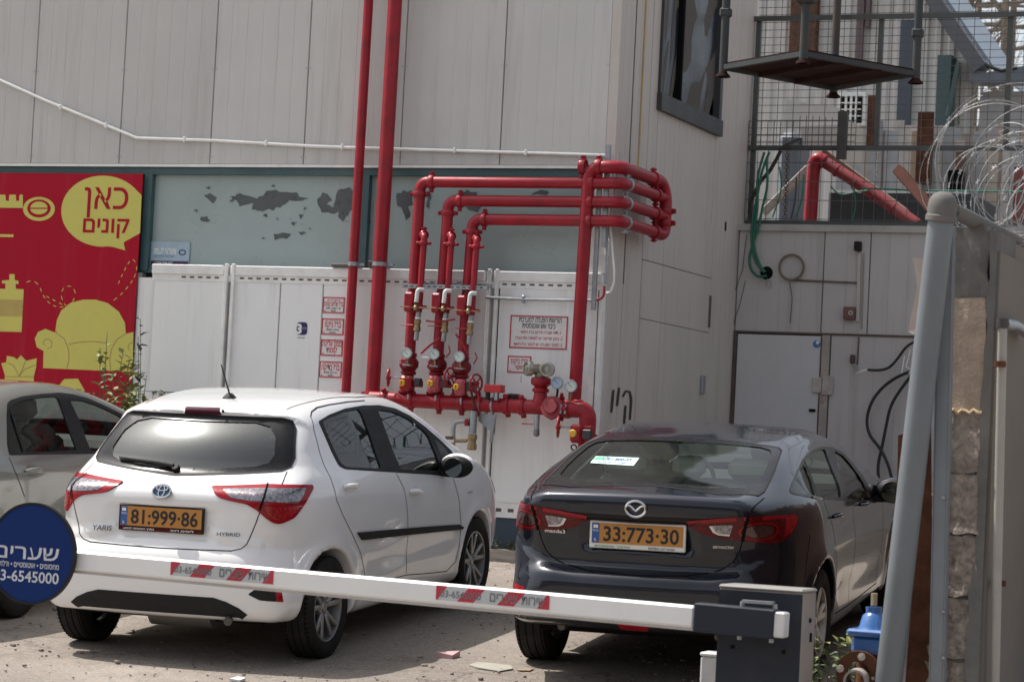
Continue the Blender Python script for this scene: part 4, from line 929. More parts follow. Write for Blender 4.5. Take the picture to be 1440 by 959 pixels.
# tall pipe at the right, over the top and round the corner
def run(pts, r, name='return_pipe', m=RED, fr_=.075): return MB().tube(fillet(pts, fr_, 7), r, 18).build(name, m, mf)
YT = -.24
def P2(px, py): return onY(px, py, YT)
XE = .17
def endY(px, py): return onX(px, py, XE)
vt = P2(824, 262); vb = P2(812, 560); xv = (vt[0] + vb[0]) / 2
ztop = P2(850, 235)[2]; yend = endY(924, 268)[1]
run([np.array([xv - .015, YT, e0[2] + .02]), np.array([xv + .01, YT, ztop]), np.array([XE - .02, YT, ztop]), np.array([XE - .02, yend, ztop - .0])], .051, fr_=.13)
HX, HY = XE + .02, yend + .10
zs_ = []
units = []
specs = [((591, 262), (845, 257), (585.5, 395), (925, 280)), ((630.5, 290), (845, 283.5), (625, 395), (932, 304)), ((665, 312), (845, 311), (659, 400), (932, 328))]
for (tp, hr_, bt, en_) in specs:
    xa = P2(*tp)[0]; xb_ = P2(*bt)[0]; z = (P2(*hr_)[2] + P2(640 if tp[0] < 620 else 700, {591: 257, 630.5: 284, 665: 309}[tp[0]])[2]) / 2; ye_ = endY(*en_)[1]
    bottom = np.array([xb_ - .015, YT - .03, H(xb_)[2]])
    run([bottom, np.array([xa, YT, z]), np.array([XE, YT, z]), np.array([XE, HY - .02, z]), np.array([HX, HY + .05, z])], .045)
    units.append((xb_, z)); zs_.append(z)
    coupling('pipe_coupling', np.array([xa, YT, z - .10]), (0, 0, 1), .045, mf, lug=(1, 0, 0), w=.04); coupling('pipe_coupling', np.array([xa + .10, YT, z]), (1, 0, 0), .045, mf, lug=(0, 0, 1), w=.04)
    coupling('pipe_coupling', np.array([XE - .25, YT, z]), (1, 0, 0), .045, mf, lug=(0, 0, 1), w=.04)
    coupling('pipe_coupling', np.array([XE, YT + .12, z]), (0, 1, 0), .045, mf, lug=(0, 0, 1), w=.03, m=GALV); coupling('pipe_coupling', np.array([XE, HY - .12, z]), (0, 1, 0), .045, mf, lug=(0, 0, 1), w=.04)
for dx in (-.33, -.20): coupling('pipe_coupling', np.array([XE + dx, YT, ztop]), (1, 0, 0), .051, mf, lug=(0, 0, 1), w=.05)
coupling('pipe_coupling', np.array([XE - .02, yend - .05, ztop]), (0, 1, 0), .051, mf, lug=(0, 0, 1))
run([np.array([XE - .02, yend - .05, ztop]), np.array([XE - .0, HY, ztop]), np.array([HX, HY + .07, ztop - .12]), np.array([HX, HY + .07, zs_[2] - .01]), np.array([XE, HY - .1, zs_[2] - .0])], .052, 'collector_pipe', fr_=.10)
for z in (zs_[1] + .04, zs_[2] + .09): coupling('pipe_coupling', np.array([HX, HY + .07, z]), (0, 0, 1), .052, mf, lug=(1, 0, 0))
# struts carrying the bundle
cs = MB(); cs.span((-.052, -.20, 1.0 + .95), (-.02, -.17, 3.05)); cs.build('support_channel', GALV, mf); cs = MB(); cs.span((XE - .17, YT + .05, zs_[2] - .2), (XE - .135, YT + .085, ztop + .18)); cs.build('support_channel', GALV, mf)
# unistrut rack across the three sets
ra, rb = Ap(567, 402, OM + .02), Ap(686, 408, OM + .02)
for dy, dz in ((0, 0), (.07, .02)):
    k = MB(); k.span((ra[0], -OM - .04 + dy, ra[2] - .018 + dz), (rb[0], -OM + dy, ra[2] + .014 + dz)); rk = k.build('support_rail', GALV, mf)
    s_ = MB(); x = ra[0] + .02
    while x < rb[0] - .03: s_.span((x, -OM - .0415 + dy, ra[2] - .008 + dz), (x + .028, -OM - .039 + dy, ra[2] + .004 + dz)); x += .05
    s_.build('rail_slots', DARKJ, rk, kind='stuff')
def handwheel(c, ax, r, m, parent, stem=.10):
    ax = np.asarray(ax, float); ax /= np.linalg.norm(ax); w = MB().torus(c, r, .0085, ax, 26, 7).build('handwheel', m, parent)
    up = np.array([0, 0, 1.]); s1 = np.cross(ax, up); s1 /= np.linalg.norm(s1); b = MB()
    for k in range(4):
        a = math.pi / 4 + k * math.pi / 2; d = s1 * math.cos(a) + np.cross(ax, s1) * math.sin(a); b.cyl(c, c + d * r, .006, 6)
    b.lathe([(.0, .02), (.018, .018), (.018, -.02), (0, -.02)], c, ax, 10); b.build('wheel_spokes', m, w)
    MB().cyl(c, c + ax * stem, .0075, 8).build('valve_stem', GALV, w)
    return w
def gauge(c, r, parent, face, nn=(.25, -1, .05)):
    nn = np.asarray(nn, float); nn /= np.linalg.norm(nn); g_ = MB().lathe([(0, -.03), (r * .98, -.03), (r, -.02), (r, .006), (r * .90, .008), (r * .88, 0)], c, nn, 24).build('pressure_gauge', GALV, parent)
    MB().lathe([(0, .002), (r * .88, .002), (r * .88, -.002)], c, nn, 24).build('gauge_face', face, g_)
    ux = np.cross([0, 0, 1.], nn); ux /= np.linalg.norm(ux); ux = ux if ux[0] > 0 else -ux; uy = np.cross(nn, ux); b = MB()
    for k in range(9):
        a = math.radians(225 - k * 33.75); d = ux * math.cos(a) + uy * math.sin(a); t_ = np.cross(nn, d); b.box(c + nn * .0035 + d * r * .72, (.002, r * .16, .001), (t_, d, nn))
    a = math.radians(135); d = ux * math.cos(a) + uy * math.sin(a); b.box(c + nn * .004 + d * r * .2, (.0028, r * .9, .001), (np.cross(nn, d), d, nn)); b.build('gauge_marks', P['blackprint'], g_, kind='stuff')
    return g_
FACE = mat('gauge_white', (.62, .66, .62), .4); FACEB = mat('gauge_blue', (.38, .48, .62), .4)
YEL = mat('indicator_yellow', (.65, .38, .03), .45); PINKR = mat('sunbleached_red', (.40, .07, .09), .6)
for k in range(3):
    dx, dy = (0, 0) if k == 0 else ((38.5, 1.5) if k == 1 else (74, 5))
    xb_, z = units[k]; q = lambda a, b, o=OM: Ap(a + dx, b + dy, o)
    r1 = q(598, 336, .33); b0 = q(590.5, 437, .33); x1 = r1[0] - .01
    # slim bypass pipe off the elbow, with clamps at both ends
    MB().tube(fillet([np.array([x1 - .05, YT, r1[2] + .03]), np.array([x1, -.33, r1[2] + .03]), np.array([x1 - .012, -.33, b0[2] - .01])], .035, 5), .026, 14).build('bypass_pipe', RED, mf)
    coupling('pipe_coupling', np.array([x1 - .03, YT - .03, r1[2] + .035]), (1, -.6, 0), .027, mf, lug=(0, 0, 1), w=.035); coupling('pipe_coupling', np.array([x1 - .002, -.33, r1[2] - .035]), (0, 0, 1), .026, mf, lug=(1, 0, 0), w=.03)
    coupling('pipe_coupling', np.array([x1 - .012, -.33, b0[2] + .03]), (0, 0, 1), .026, mf, lug=(1, 0, 0), w=.03)
    zb0 = b0[2]; xx = x1 - .014
    MB().tube([(xx, -.33, zb0), (xx - .004, -.33, zb0 - .07)], .022, 12).build('grey_nipple', GALV, mf)
    bv = MB(); bv.lathe([(.024, 0), (.03, .005), (.03, .03), (.026, .035), (.026, .06), (.03, .065), (.03, .09), (.022, .095)], (xx - .005, -.33, zb0 - .165), (0, 0, 1), 8); bvo = bv.build('ball_valve', BRASS, mf)
    MB().box((xx - .075, -.335, zb0 - .115), (.15 if k < 2 else .11, .014, .008), None, .002).build('valve_lever', mat('lever_red', (.42, .05, .06), .5), bvo)
    MB().tube([(xx - .006, -.33, zb0 - .165), (xx - .010, -.33, zb0 - .235)], .019, 12).build('grey_nipple', GALV, mf)
    MB().lathe([(.021, -.006), (.024, -.006), (.024, .006), (.021, .006)], (xx - .004, -.33, zb0 - .06), (0, 0, 1), 14).build('pipe_collar', WHT, mf)
    # flow switch box, white elbow, brass cock
    c = q(576.5, 425, .36); MB().box(c, (.072, .09, .155), None, .012).build('switch_box', RED, mf)
    w0, w1, w2 = q(595, 408, .36), q(587.5, 407, .40), q(585.5, 425, .40); MB().tube(fillet([w0, w1, w2], .04, 6), .017, 12).build('white_elbow', mat('white_fitting', (.62, .66, .64), .4), mf)
    cc_ = q(584.5, 432, .40); MB().lathe([(.014, 0), (.019, .006), (.019, .03), (.013, .036), (.013, .05)], cc_ - np.array([0, 0, .025]), (0, 0, 1), 8).build('brass_cock', BRASS, mf)
    MB().cyl(q(563, 431, .42), q(602, 433.5, .36), .0055, 8).build('clamp_bolt', BRASS, mf)
    # alarm valve body on the riser, trim, gauge and small red cock
    xa = xb_ - .012; zc = q(583, 512)[2]
    MB().lathe([(.047, -.085), (.062, -.08), (.062, -.06), (.050, -.055), (.076, -.02), (.078, .02), (.052, .055), (.060, .06), (.060, .085), (.046, .09)], (xa, -.27, zc), (0, 0, 1), 20).build('alarm_valve', REDD, mf)
    MB().lathe([(0, .05), (.035, .05), (.042, .042), (.042, 0)], (xa - .0, -.31, zc), (-.2, -1, 0), 16).build('valve_cover', REDOLD, mf)
    for a_ in range(6):
        a2 = a_ * math.pi / 3; MB().cyl((xa + .033 * math.cos(a2), -.355, zc + .033 * math.sin(a2)), (xa + .033 * math.cos(a2), -.368, zc + .033 * math.sin(a2)), .006, 6).build('cover_bolt', REDOLD, mf)
    gz_ = q(571.7, 496.6, .40); gauge(gz_, .044, mf, FACE); MB().tube([gz_ + np.array([.0, .02, -.04]), q(573, 512, .38), q(580, 514, .32)], .008, 8).build('gauge_pipe', BRASS, mf)
    kn = q(564.6, 512.5, .40); MB().lathe([(0, 0), (.018, 0), (.020, .006), (.018, .012), (0, .012)], kn, (-1, -.2, 0), 10).build('cock_handle', RED, mf); MB().cyl(kn, q(577, 514, .38), .006, 8).build('cock_stem', GALV, mf)
    # butterfly valve with gearbox, indicator and handwheel
    zv = q(585, 545)[2]; MB().lathe([(.050, -.05), (.072, -.045), (.072, -.03), (.06, -.025), (.06, .025), (.072, .03), (.072, .045), (.05, .05)], (xa, -.28, zv), (0, 0, 1), 20).build('butterfly_valve', REDD, mf)
    gcx = [(568, 538.6), (569, 538), (570, 539.5)][k]; gb = q(gcx[0], gcx[1], .40); m_ = [RED, PINKR, PINKR][k]
    g2 = MB(); g2.box(gb + np.array([.01, .03, .0]), (.10, .09, .12) if k == 0 else (.085, .09, .13), None, .02); g2.box(gb + np.array([.07, .08, .0]), (.09, .07, .05)); gbo = g2.build('gearbox', m_, mf)
    MB().lathe([(0, .02), (.022, .02), (.026, .014), (.026, 0)], gb + np.array([-.005, -.018, .0]), (0, -1, 0), 16).build('position_indicator', YEL, gbo); MB().box(gb + np.array([-.005, -.040, 0]), (.008, .003, .034), None).build('indicator_arrow', mat('arrow_red', (.35, .08, .03), .5), gbo)
    MB().box(q(588, 537, .36), (.05, .06, .06), None, .006).build('tamper_switch', mat('switch_black', (.03, .03, .033), .5), gbo)
    if k == 0: handwheel(Ap(546.3, 530.5, .40), (-1, -.35, 0), .068, RED, mf, -.13)
    else: handwheel(Ap([0, 633.5, 669.5][k], [0, 530, 539][k], .36), (1, -.35, 0), .070, RED, mf, -.10)
    cpz = q(574, 560, .36); MB().tube([cpz + np.array([0, 0, .03]), cpz - np.array([0, 0, .02])], .010, 8).build('drain_plug', GALV, mf)
# copper-red impulse lines and cross links
for pts, m_, r_ in (([(599, 451), (615, 453), (640, 449)], RED, .007), ([(592, 497), (604, 486), (618, 476)], RED, .009), ([(641, 470), (651, 484), (659, 500)], RED, .009), ([(631, 486), (633, 495), (627, 503)], RED, .006), ([(668, 496), (671, 503), (666, 512)], RED, .006), ([(594, 502.5), (606, 502.5)], WHT, .009),
                    ([(672, 552), (674, 565)], RED, .01), ([(662, 548), (668, 575)], RUST, .010)):
    MB().tube([Ap(x, y, .37) for x, y in pts], r_, 8).build('impulse_pipe', m_, mf)
# tamper box on header, black rag, triangular bracket, drains
c = Ap(695.5, 546.5, .36); MB().box(c, (.145, .09, .062), None, .006).build('junction_box', mat('box_red', (.46, .02, .03), .4), mf)
for dx in (-.045, .03): MB().span((c[0] + dx - .012, -.40, c[2] - .09), (c[0] + dx + .012, -.36, c[2] - .03)).build('box_leg', BLACK if dx < 0 else GALV, mf)
rg_ = MB(); r = random.Random(3)
for i in range(9): rg_.sphere(H(Ap(712 + i * 2.4, 560, OM)[0]) + np.array([0, -.01 + r.random() * .02, HR + .012 + r.random() * .012]), .022 + r.random() * .012, 8, 6, (1.2, .9, .6))
setp(rg_.build('black_rag', mat('rag_black', (.02, .018, .018), .95), None), 'crumpled black rag lying on the red header pipe', 'rag')
MB().prism([Ap(672.5, 580, .30), Ap(697, 584, .30), Ap(695.5, 611, .30), Ap(673, 592, .30)], (0, .01, 0)).build('gusset_plate', GALV, mf)
MB().tube([Ap(696.5, 583, .31), Ap(692, 607, .31), Ap(691, 622, .31)], .014, 8).build('bracket_leg', GALV, mf)
MB().tube([Ap(666.5, 578, .36), Ap(664.5, 610, .36)], .031, 14).build('drain_pipe', GALV, mf); dv = MB().lathe([(.028, 0), (.040, .008), (.040, .045), (.033, .05), (.033, .08), (.040, .085), (.040, .12), (.028, .125)], Ap(663.5, 633, .36), (0, 0, 1), 8).build('drain_valve', BRASS, mf)
MB().tube(fillet([Ap(660, 591.5, .37), Ap(637.5, 593, .37), Ap(637, 612, .37)], .05, 6), .019, 12).build('drain_bend', GALV, mf); MB().tube([Ap(657, 619.5, .37), Ap(640, 620, .37), Ap(637.5, 612, .37)], .014, 8).build('drain_link', BRASS, mf)
MB().box(Ap(656.5, 594, .38), (.03, .04, .055), None, .006).build('red_union', RED, mf); MB().box(Ap(631.5, 615.5, .38), (.06, .03, .025), None, .006).build('tee_handle', mat('handle_brown', (.10, .06, .05), .7), mf); MB().tube([Ap(637, 622, .37), Ap(636.5, 632, .37)], .018, 10).build('drain_tail', BRASS, mf)
MB().tube([Ap(755.5, 583, .36), Ap(754.5, 607, .36)], .021, 12).build('drain_pipe', GALV, mf); MB().lathe([(.0, -.03), (.022, -.02), (.024, 0), (.022, .03), (.015, .035)], Ap(754.5, 609, .36), (0, 0, 1), 10).build('drain_nozzle', mat('dull_steel', (.2, .2, .2), .5, metal=.7), mf); MB().box(Ap(742, 595.8, .38), (.095, .016, .010), None, .003).build('valve_lever', RED, mf)
# twin hose inlet with caps
c = Ap(758.5, 560, .32); MB().lathe([(.060, -.04), (.064, 0), (.056, .02), (.050, .07), (.066, .078), (.066, .10), (.050, .105), (.055, .12), (.078, .135), (.082, .16), (.074, .185), (.05, .19)], (c[0], -OM - .0, H(c[0])[2] + .045), (0, 0, 1), 22).build('inlet_base', RED, mf)
zt_ = H(c[0])[2] + .235; bd = MB(); bd.lathe([(.05, 0), (.055, .02), (.045, .05), (.04, .10), (.0, .12)], (c[0], -OM, zt_), (0, 0, 1), 16)
ca, cb_ = Ap(742, 518, .36), Ap(769.5, 519.5, .42)
for e in (ca, cb_): bd.tube([(c[0], -OM, zt_ + .055), e], .040, 14)
bdo = bd.build('twin_inlet', mat('dull_brass', (.28, .25, .19), .4, metal=.7, var=.2), mf)
for e, nn in ((ca, (-.75, -.8, 0)), (cb_, (.25, -1, 0))):
    cp = MB().lathe([(.050, -.03), (.058, -.03), (.060, .0), (.055, .012), (.042, .014), (.040, .006), (.022, .006), (.020, .018), (0, .02)], e, nn, 22).build('hose_cap', mat('cap_aluminium', (.36, .35, .32), .35, metal=.8, dirt=(.2, .18, .15), dirt_amt=.4), bdo)
MB().tube([Ap(733, 528, .40), Ap(732.5, 538, .40)], .003, 6).build('cap_chain', GALV, bdo)
g1 = Ap(783.4, 538.4, .38); gauge(g1, .048, mf, FACEB); MB().tube([g1 - np.array([0, -.02, .05]), Ap(782.5, 562, .34)], .010, 8).build('gauge_pipe', BLACK, mf); MB().lathe([(0, 0), (.018, 0), (.020, .006), (.018, .012), (0, .012)], Ap(789, 555.5, .38), (1, -.3, 0), 10).build('cock_handle', RED, mf)
g1 = Ap(802.5, 542.8, .38); gauge(g1, .050, mf, FACE); MB().tube([g1 - np.array([0, -.02, .05]), Ap(801, 566, .34)], .010, 8).build('gauge_pipe', BRASS, mf)
MB().lathe([(.03, 0), (.045, .01), (.045, .03), (.06, .035), (.06, .05)], Ap(813, 562, .30), (0, 0, -1), 16).build('reducer', RED, mf)
handwheel(Ap(785, 600, .42), (-1, -.3, 0), .078, RED, mf, -.11)
gb = Ap(809, 609.5, .42); g2 = MB(); g2.box(gb + np.array([.005, .03, .0]), (.10, .09, .145), None, .02); g2.box(gb + np.array([.07, .07, .0]), (.10, .08, .13), None, .01); gbo = g2.build('gearbox', RED, mf)
MB().lathe([(0, .02), (.024, .02), (.030, .014), (.030, 0)], gb + np.array([-.01, -.018, .0]), (0, -1, 0), 16).build('position_indicator', YEL, gbo); MB().box(Ap(826, 611, .42), (.068, .05, .075), None, .006).build('tamper_switch', mat('switch_black', (.03, .03, .033), .5), gbo)
MB().torus(Ap(807, 629, .44), .022, .006, (0, 1, .3), 14, 6).build('padlock', BLACK, gbo)
# grey conduits on this wall
cdt = thing('wall_conduit', 'white conduit running down and then level across the upper wall', 'conduit', Ap(60, 140, .02))
cp_ = [Ap(-70, 84, .025), Ap(0, 113, .025), Ap(60, 140, .025), Ap(193, 194.5, .025), Ap(300, 198, .025), Ap(440, 206, .025), Ap(560, 210, .025), Ap(800, 217, .025), Ap(856, 219, .025)]
cp_[0] = cp_[1] + (cp_[1] - cp_[2]) * 4
MB().tube(cp_[:4], .0135, 10).build('conduit_run', WHT, cdt); MB().tube(cp_[3:], .0135, 10).build('conduit_run', WHT, cdt)
for px_, py_ in ((86, 151), (150, 177), (260, 196.5), (375, 202), (482, 207), (640, 212), (740, 215)): MB().box(Ap(px_, py_, .022), (.02, .044, .045), None, .004).build('conduit_clip', WHT, cdt)
cdt = thing('wall_conduit', 'thin grey conduit under the cap rail ending in a red bend', 'conduit', Ap(760, 422, .09))
MB().tube([Ap(683, 418, .09), Ap(740, 421, .09), Ap(838, 422.5, .09)], .011, 8).build('conduit_run', GALV, cdt); MB().tube(fillet([Ap(838, 422.5, .09), Ap(849, 418, .09), Ap(850, 402, .09)], .08, 6), .011, 8).build('red_bend', mat('hose_red', (.28, .02, .03), .5), cdt); MB().box(Ap(736, 421, .085), (.02, .03, .06), None, .004).build('conduit_clip', GALV, cdt)
for lab, pts, m_ in (('thin white cable hanging beside the building corner, curled at its foot', [(858, 318), (861, 350), (864, 385), (863, 400), (858, 411), (853, 412)], WHT), ('grey cable tube running up the corner behind red pipes', [(852.5, 400), (852.5, 350), (856, 310), (871, 215)], GALV)):
    setp(MB().tube(fillet([Ap(x, y, .10) for x, y in pts], .08, 5), .009, 8).build('corner_cable', m_, None), lab, 'cable')
q = Ap(853.5, 348, .07); setp(MB().box(q + np.array([0, .01, 0]), (.030, .025, .13), None, .005).build('cable_trunking', WHT, None), 'short white cable trunking on the corner post', 'trunking')
# ------------------------------------------------------------------ things on and behind the store roof
YF = 3.55
def Fp(px, py, off=0.0): return onY(px, py, YF - off)
FST = mat('fence_steel', (.095, .10, .098), .6, metal=.3, var=.2, dirt=(.14, .08, .05), dirt_amt=.4); WIRE = mat('fence_wire', (.11, .11, .105), .6, metal=.3)
fn = thing('mesh_fence', 'grey welded mesh fence on frame standing along the store roof edge', 'fence', Fp(1050, 209))
zr = Fp(1048, 209)[2]; zt_ = Fp(1066, 28)[2]; x0, x1 = -.03 + .06, 3.9
for X, zlo in ((.04, 3.0), (Fp(1236, 120)[0], zr), (Fp(1419, 110)[0], zr), (3.88, 3.0)): MB().span((X - .022, YF - .02, zlo), (X + .022, YF + .02, zt_ + (0 if X < .1 else .02))).build('fence_post', FST, fn)
for z, h in ((zt_, .045), (zr, .045), (3.02, .05)): MB().span((-.0 if z > 3.5 else -.0, YF - .045, z - h / 2), (x1, YF - .021, z + h / 2)).build('fence_rail', FST, fn)
w = MB()
z = zr + .05
while z < 5.45: w.span((x0, YF + .001, z - .0025), (x1, YF + .006, z + .0025)); z += .069
x = x0 + .07
while x < x1: w.span((x - .0025, YF + .006, zr), (x + .0025, YF + .011, 5.45)); x += .148
w.build('wire_mesh', WIRE, fn, kind='stuff')
w = MB(); z0_ = Fp(1045, 172)[2]
for k in range(5): w.span((-.0, YF - .055, z0_ - k * .062 - .003), (1.0, YF - .049, z0_ - k * .062 + .003))
for k in range(17): w.span((.0 + k * .06, YF - .061, zr - .02), (.006 + k * .06, YF - .055, z0_ + (.05 * math.sin(k / 16 * math.pi) if k > 7 else .0)))
for k in range(4): w.span((-.0, YF - .055, zr - .14 - k * .17), (x1, YF - .049, zr - .134 - k * .17))
for k in range(40): w.span((.0 + k * .1, YF - .061, 3.04), (.004 + k * .1, YF - .055, zr))
w.build('wire_mesh', WIRE, fn, kind='stuff')
setp(MB().tube([Fp(1212, 265, .10), Fp(1290, 268, .10), Fp(1440, 270, .10), (3.9, YF - .1, 3.33)], .009, 8).build('green_cable', mat('cable_green', (.02, .14, .10), .5), None), 'taut dark green cable strung level behind the razor wire', 'cable')
# pipes on the store roof
rp = thing('roof_drain_pipe', 'old red pipe rising behind the fence and sloping down to the right', 'pipe', Fp(1143, 300, -.3))
MB().tube([Fp(1139, 312, -.35), Fp(1145, 228, -.35)], .062, 18).build('upright_pipe', RED, rp)
MB().tube(fillet([Fp(1145, 236, -.35), Fp(1148, 222, -.35), Fp(1160, 228, -.35)], .08, 6), .066, 18).build('pipe_bend', RED, rp)
MB().tube([Fp(1158, 227, -.35), Fp(1222, 268, -.30), Fp(1290, 316, -.25)], .055, 18).build('sloping_pipe', REDOLD, rp)
for t_ in (.15, .35, .55, .75): p_ = Fp(1158, 227, -.35) * (1 - t_) + Fp(1290, 316, -.25) * t_; d_ = Fp(1290, 316, -.25) - Fp(1158, 227, -.35); MB().lathe([(.055, -.01), (.062, -.008), (.062, .008), (.055, .01)], p_, d_, 18).build('pipe_joint', REDOLD, rp)
def bar(name, lab, cat, a, b, w_, h_, m, group=None):
    a = np.asarray(a); b = np.asarray(b); d = b - a; L_ = np.linalg.norm(d); d = d / L_; s_ = np.cross(d, [0, 1, 0]); s_ /= np.linalg.norm(s_); n_ = np.cross(s_, d)
    return setp(MB().box((a + b) / 2, (L_, w_, h_), (d, s_, n_), min(w_, h_) * .12).build(name, m, None), lab, cat, group)
OLDW = mat('weathered_timber', (.30, .22, .15), .85, var=.3, scale=6, bump=.2, stretch=(1, 1, 5))
bar('channel_beam', 'rusty beige channel beam lying above the sloping red pipe', 'beam', Fp(1157, 213, -.5), Fp(1275, 300, -.5), .07, .08, mat('rusted_channel', (.24, .17, .13), .85, var=.4, scale=7, dirt=(.12, .05, .03), dirt_amt=.9, dirt_scale=5))
bar('brace_beam', 'pale slanting brace left of the red upright pipe', 'beam', Fp(1073, 300, -.6), Fp(1138, 236, -.6), .07, .06, mat('pale_brace', (.40, .37, .33), .8))
bar('steel_section', 'reddish-brown steel section slanting behind the leaning pole top', 'beam', atD(1264, 240, 13.5), atD(1320, 305, 13.0), .055, .06, mat('primer_brown', (.060, .028, .022), .9, spec=.05, var=.25))
bx = MB(); bx.span((.55, 4.3, 2.98), (1.9, 5.4, 3.42), .03); setp(bx.build('roof_equipment', mat('dark_equipment', (.045, .05, .055), .7, var=.3), None), 'dark grey equipment housing under the sloping red pipe', 'equipment')
def chain(lab, a, b, n, m, r=.010):
    a = np.asarray(a); b = np.asarray(b); c = MB(); d = (b - a) / n; ln = np.linalg.norm(d); dd = d / ln
    for i in range(n):
        ax = np.array([0, 1., 0]) if i % 2 else np.array([1., 0, 0]); s_ = np.cross(dd, ax); cc = a + d * (i + .5)
        c.tube([cc + dd * math.cos(t_) * ln * .72 + s_ * math.sin(t_) * r * 1.6 for t_ in np.linspace(0, 2 * math.pi, 10, endpoint=False)], r * .42, 5, closed=True)
    setp(c.build('chain', m, None), lab, 'chain')
chain('rusty dark chain hanging behind the fence left of the red upright pipe', Fp(1107, 212, -.1), Fp(1103, 306, -.1), 22, mat('chain_dark', (.06, .04, .04), .7))
chain('pale chain hanging from the fence rail above the rusty channel', Fp(1235, 212, -.1), Fp(1231, 260, -.1), 14, mat('chain_pale', (.4, .38, .36), .6), .008)
HG = mat('hose_green', (.012, .12, .075), .45); HK = mat('hose_black', (.02, .02, .02), .5)
hh = thing('green_hoses', 'bundle of green hoses dropping over the roof edge into a round hole', 'hose', C(1077, 385))
for pts in ([(1082, 214), (1072, 238), (1066, 270), (1059, 305), (1056, 340), (1062, 368), (1074, 383)], [(1075, 214), (1064, 250), (1066, 290), (1060, 325), (1060, 350), (1069, 375), (1076, 383)], [(1078, 225), (1080, 262), (1072, 292), (1067, 320), (1058, 345), (1053, 365), (1056, 380), (1066, 390), (1078, 388)]):
    MB().tube(fillet([onY(x, y, YC - .06 - .16 * (y > 300) * 0 + (.25 if y < 300 else 0) * 0) for x, y in pts], .2, 4), .0125, 8).build('hose', HG, hh)
MB().lathe([(0, .02), (.045, .02), (.055, .012), (.06, 0)], C(1078, 384), (0, -1, 0), 18).build('hole_grommet', P['dark'], hh)
for pts, lab in (([(1098, 212), (1092, 224), (1083, 240), (1070, 255), (1062, 270), (1056, 285), (1054, 302)], 'thick black cable with white ties behind the green hoses'),): setp(MB().tube([Fp(x, y, .1) for x, y in pts], .018, 8).build('black_cable', HK, None), lab, 'cable')
for i, pts in enumerate(([(1096, 235), (1100, 262), (1092, 290), (1086, 306)], [(1120, 250), (1118, 285), (1112, 308)], [(1130, 246), (1128, 282), (1119, 306)], [(1200, 262), (1204, 290), (1198, 312)], [(1168, 262), (1180, 275), (1205, 270), (1220, 268)])):
    setp(MB().tube(fillet([Fp(x, y, -.2) for x, y in pts], .1, 4), .008, 6).build('loose_cable', HG if i != 1 else HK, None), ['green cable curling left of the red upright pipe', 'black cable hanging close left of the red upright pipe', 'green cable hanging nearest the red upright pipe', 'green cable dangling below the sloping red pipe', 'green cable bowed level under the sloping red pipe'][i], 'cable', 'loose cables behind the fence')
# ------------------------------------------------------------------ building behind
YB = 10.0
def K(px, py, Y=YB): return onY(px, py, Y)
CORR = mat('pale_corrugated_sheet', (.56, .55, .53), .6, var=.06, scale=1.0, dirt=(.36, .33, .30), dirt_amt=.6, dirt_scale=1.3, streak=True)
bb = thing('corrugated_shed', 'pale corrugated shed with steep roof edge behind the mesh fence', 'building', (-1, YB, 0))
xr_, zr_ = K(1378, 108)[0], K(1378, 108)[2]; xa_, za_ = K(1296, -12)[0], K(1296, -12)[2]; sl_ = (zr_ - za_) / (xr_ - xa_)
wv = MB(); X = -4.0; prev = None; pts = []
i = 0
while X < xr_ - .02:
    d = .025 if (i // 2) % 2 else 0; pts.append((X, d)); X += .055 if i % 2 == 0 else .022; i += 1
vs = []
for (X, d) in pts: top = min(za_ + (X - xa_) * sl_, 9.5) - .05; vs += [(X, YB + d, 0), (X, YB + d, top)]
wv.add(vs, [(2 * k, 2 * k + 2, 2 * k + 3, 2 * k + 1) for k in range(len(pts) - 1)]); wv.build('corrugated_wall', CORR, bb)
dv = np.array([xr_ - xa_, 0, zr_ - za_]); dv /= np.linalg.norm(dv); nv_ = np.array([-dv[2], 0, dv[0]]); nv_ = nv_ if nv_[2] > 0 else -nv_
pa = np.array([xa_, YB, za_]) - dv * 3; pb = np.array([xr_, YB, zr_])
ROOFB = mat('blue_grey_roof', (.13, .15, .18), .5, metal=.2, var=.12); MB().prism([pa, pb, pb + nv_ * .16, pa + nv_ * .16], (0, -.35, 0)).build('roof_verge', mat('verge_grey', (.10, .105, .12), .6), bb)
MB().prism([pa + nv_ * .162, pb + nv_ * .162 + dv * .05, pb + nv_ * .19 + dv * .05, pa + nv_ * .19], (0, 2.5, 0)).build('roof_sheet', mat('roof_sheet_blue', (.25, .30, .36), .4, metal=.2), bb)
lw = thing('low_annex', 'grey annex with dark eaves right of the corrugated shed', 'building', (xr_ + .5, YB, 0))
MB().span((xr_ + .0, YB + .05, 0), (4.5, YB + 2.5, K(1400, 128)[2])).build('annex_wall', mat('annex_grey', (.40, .40, .41), .7, var=.08, dirt=(.25, .24, .23), dirt_amt=.5), lw)
e_ = [K(1372, 122), K(1372, 103), K(1395, 108), K(1440, 100), K(1480, 96), K(1480, 122)]
MB().prism(e_, (0, -.3, 0)).build('annex_eaves', ROOFB, lw); MB().tube([K(1375, 84, YB - .3), K(1390, 94, YB - .3), K(1408, 100, YB - .3), K(1430, 96, YB - .3)], .02, 8).build('gutter_edge', P['black'], lw)
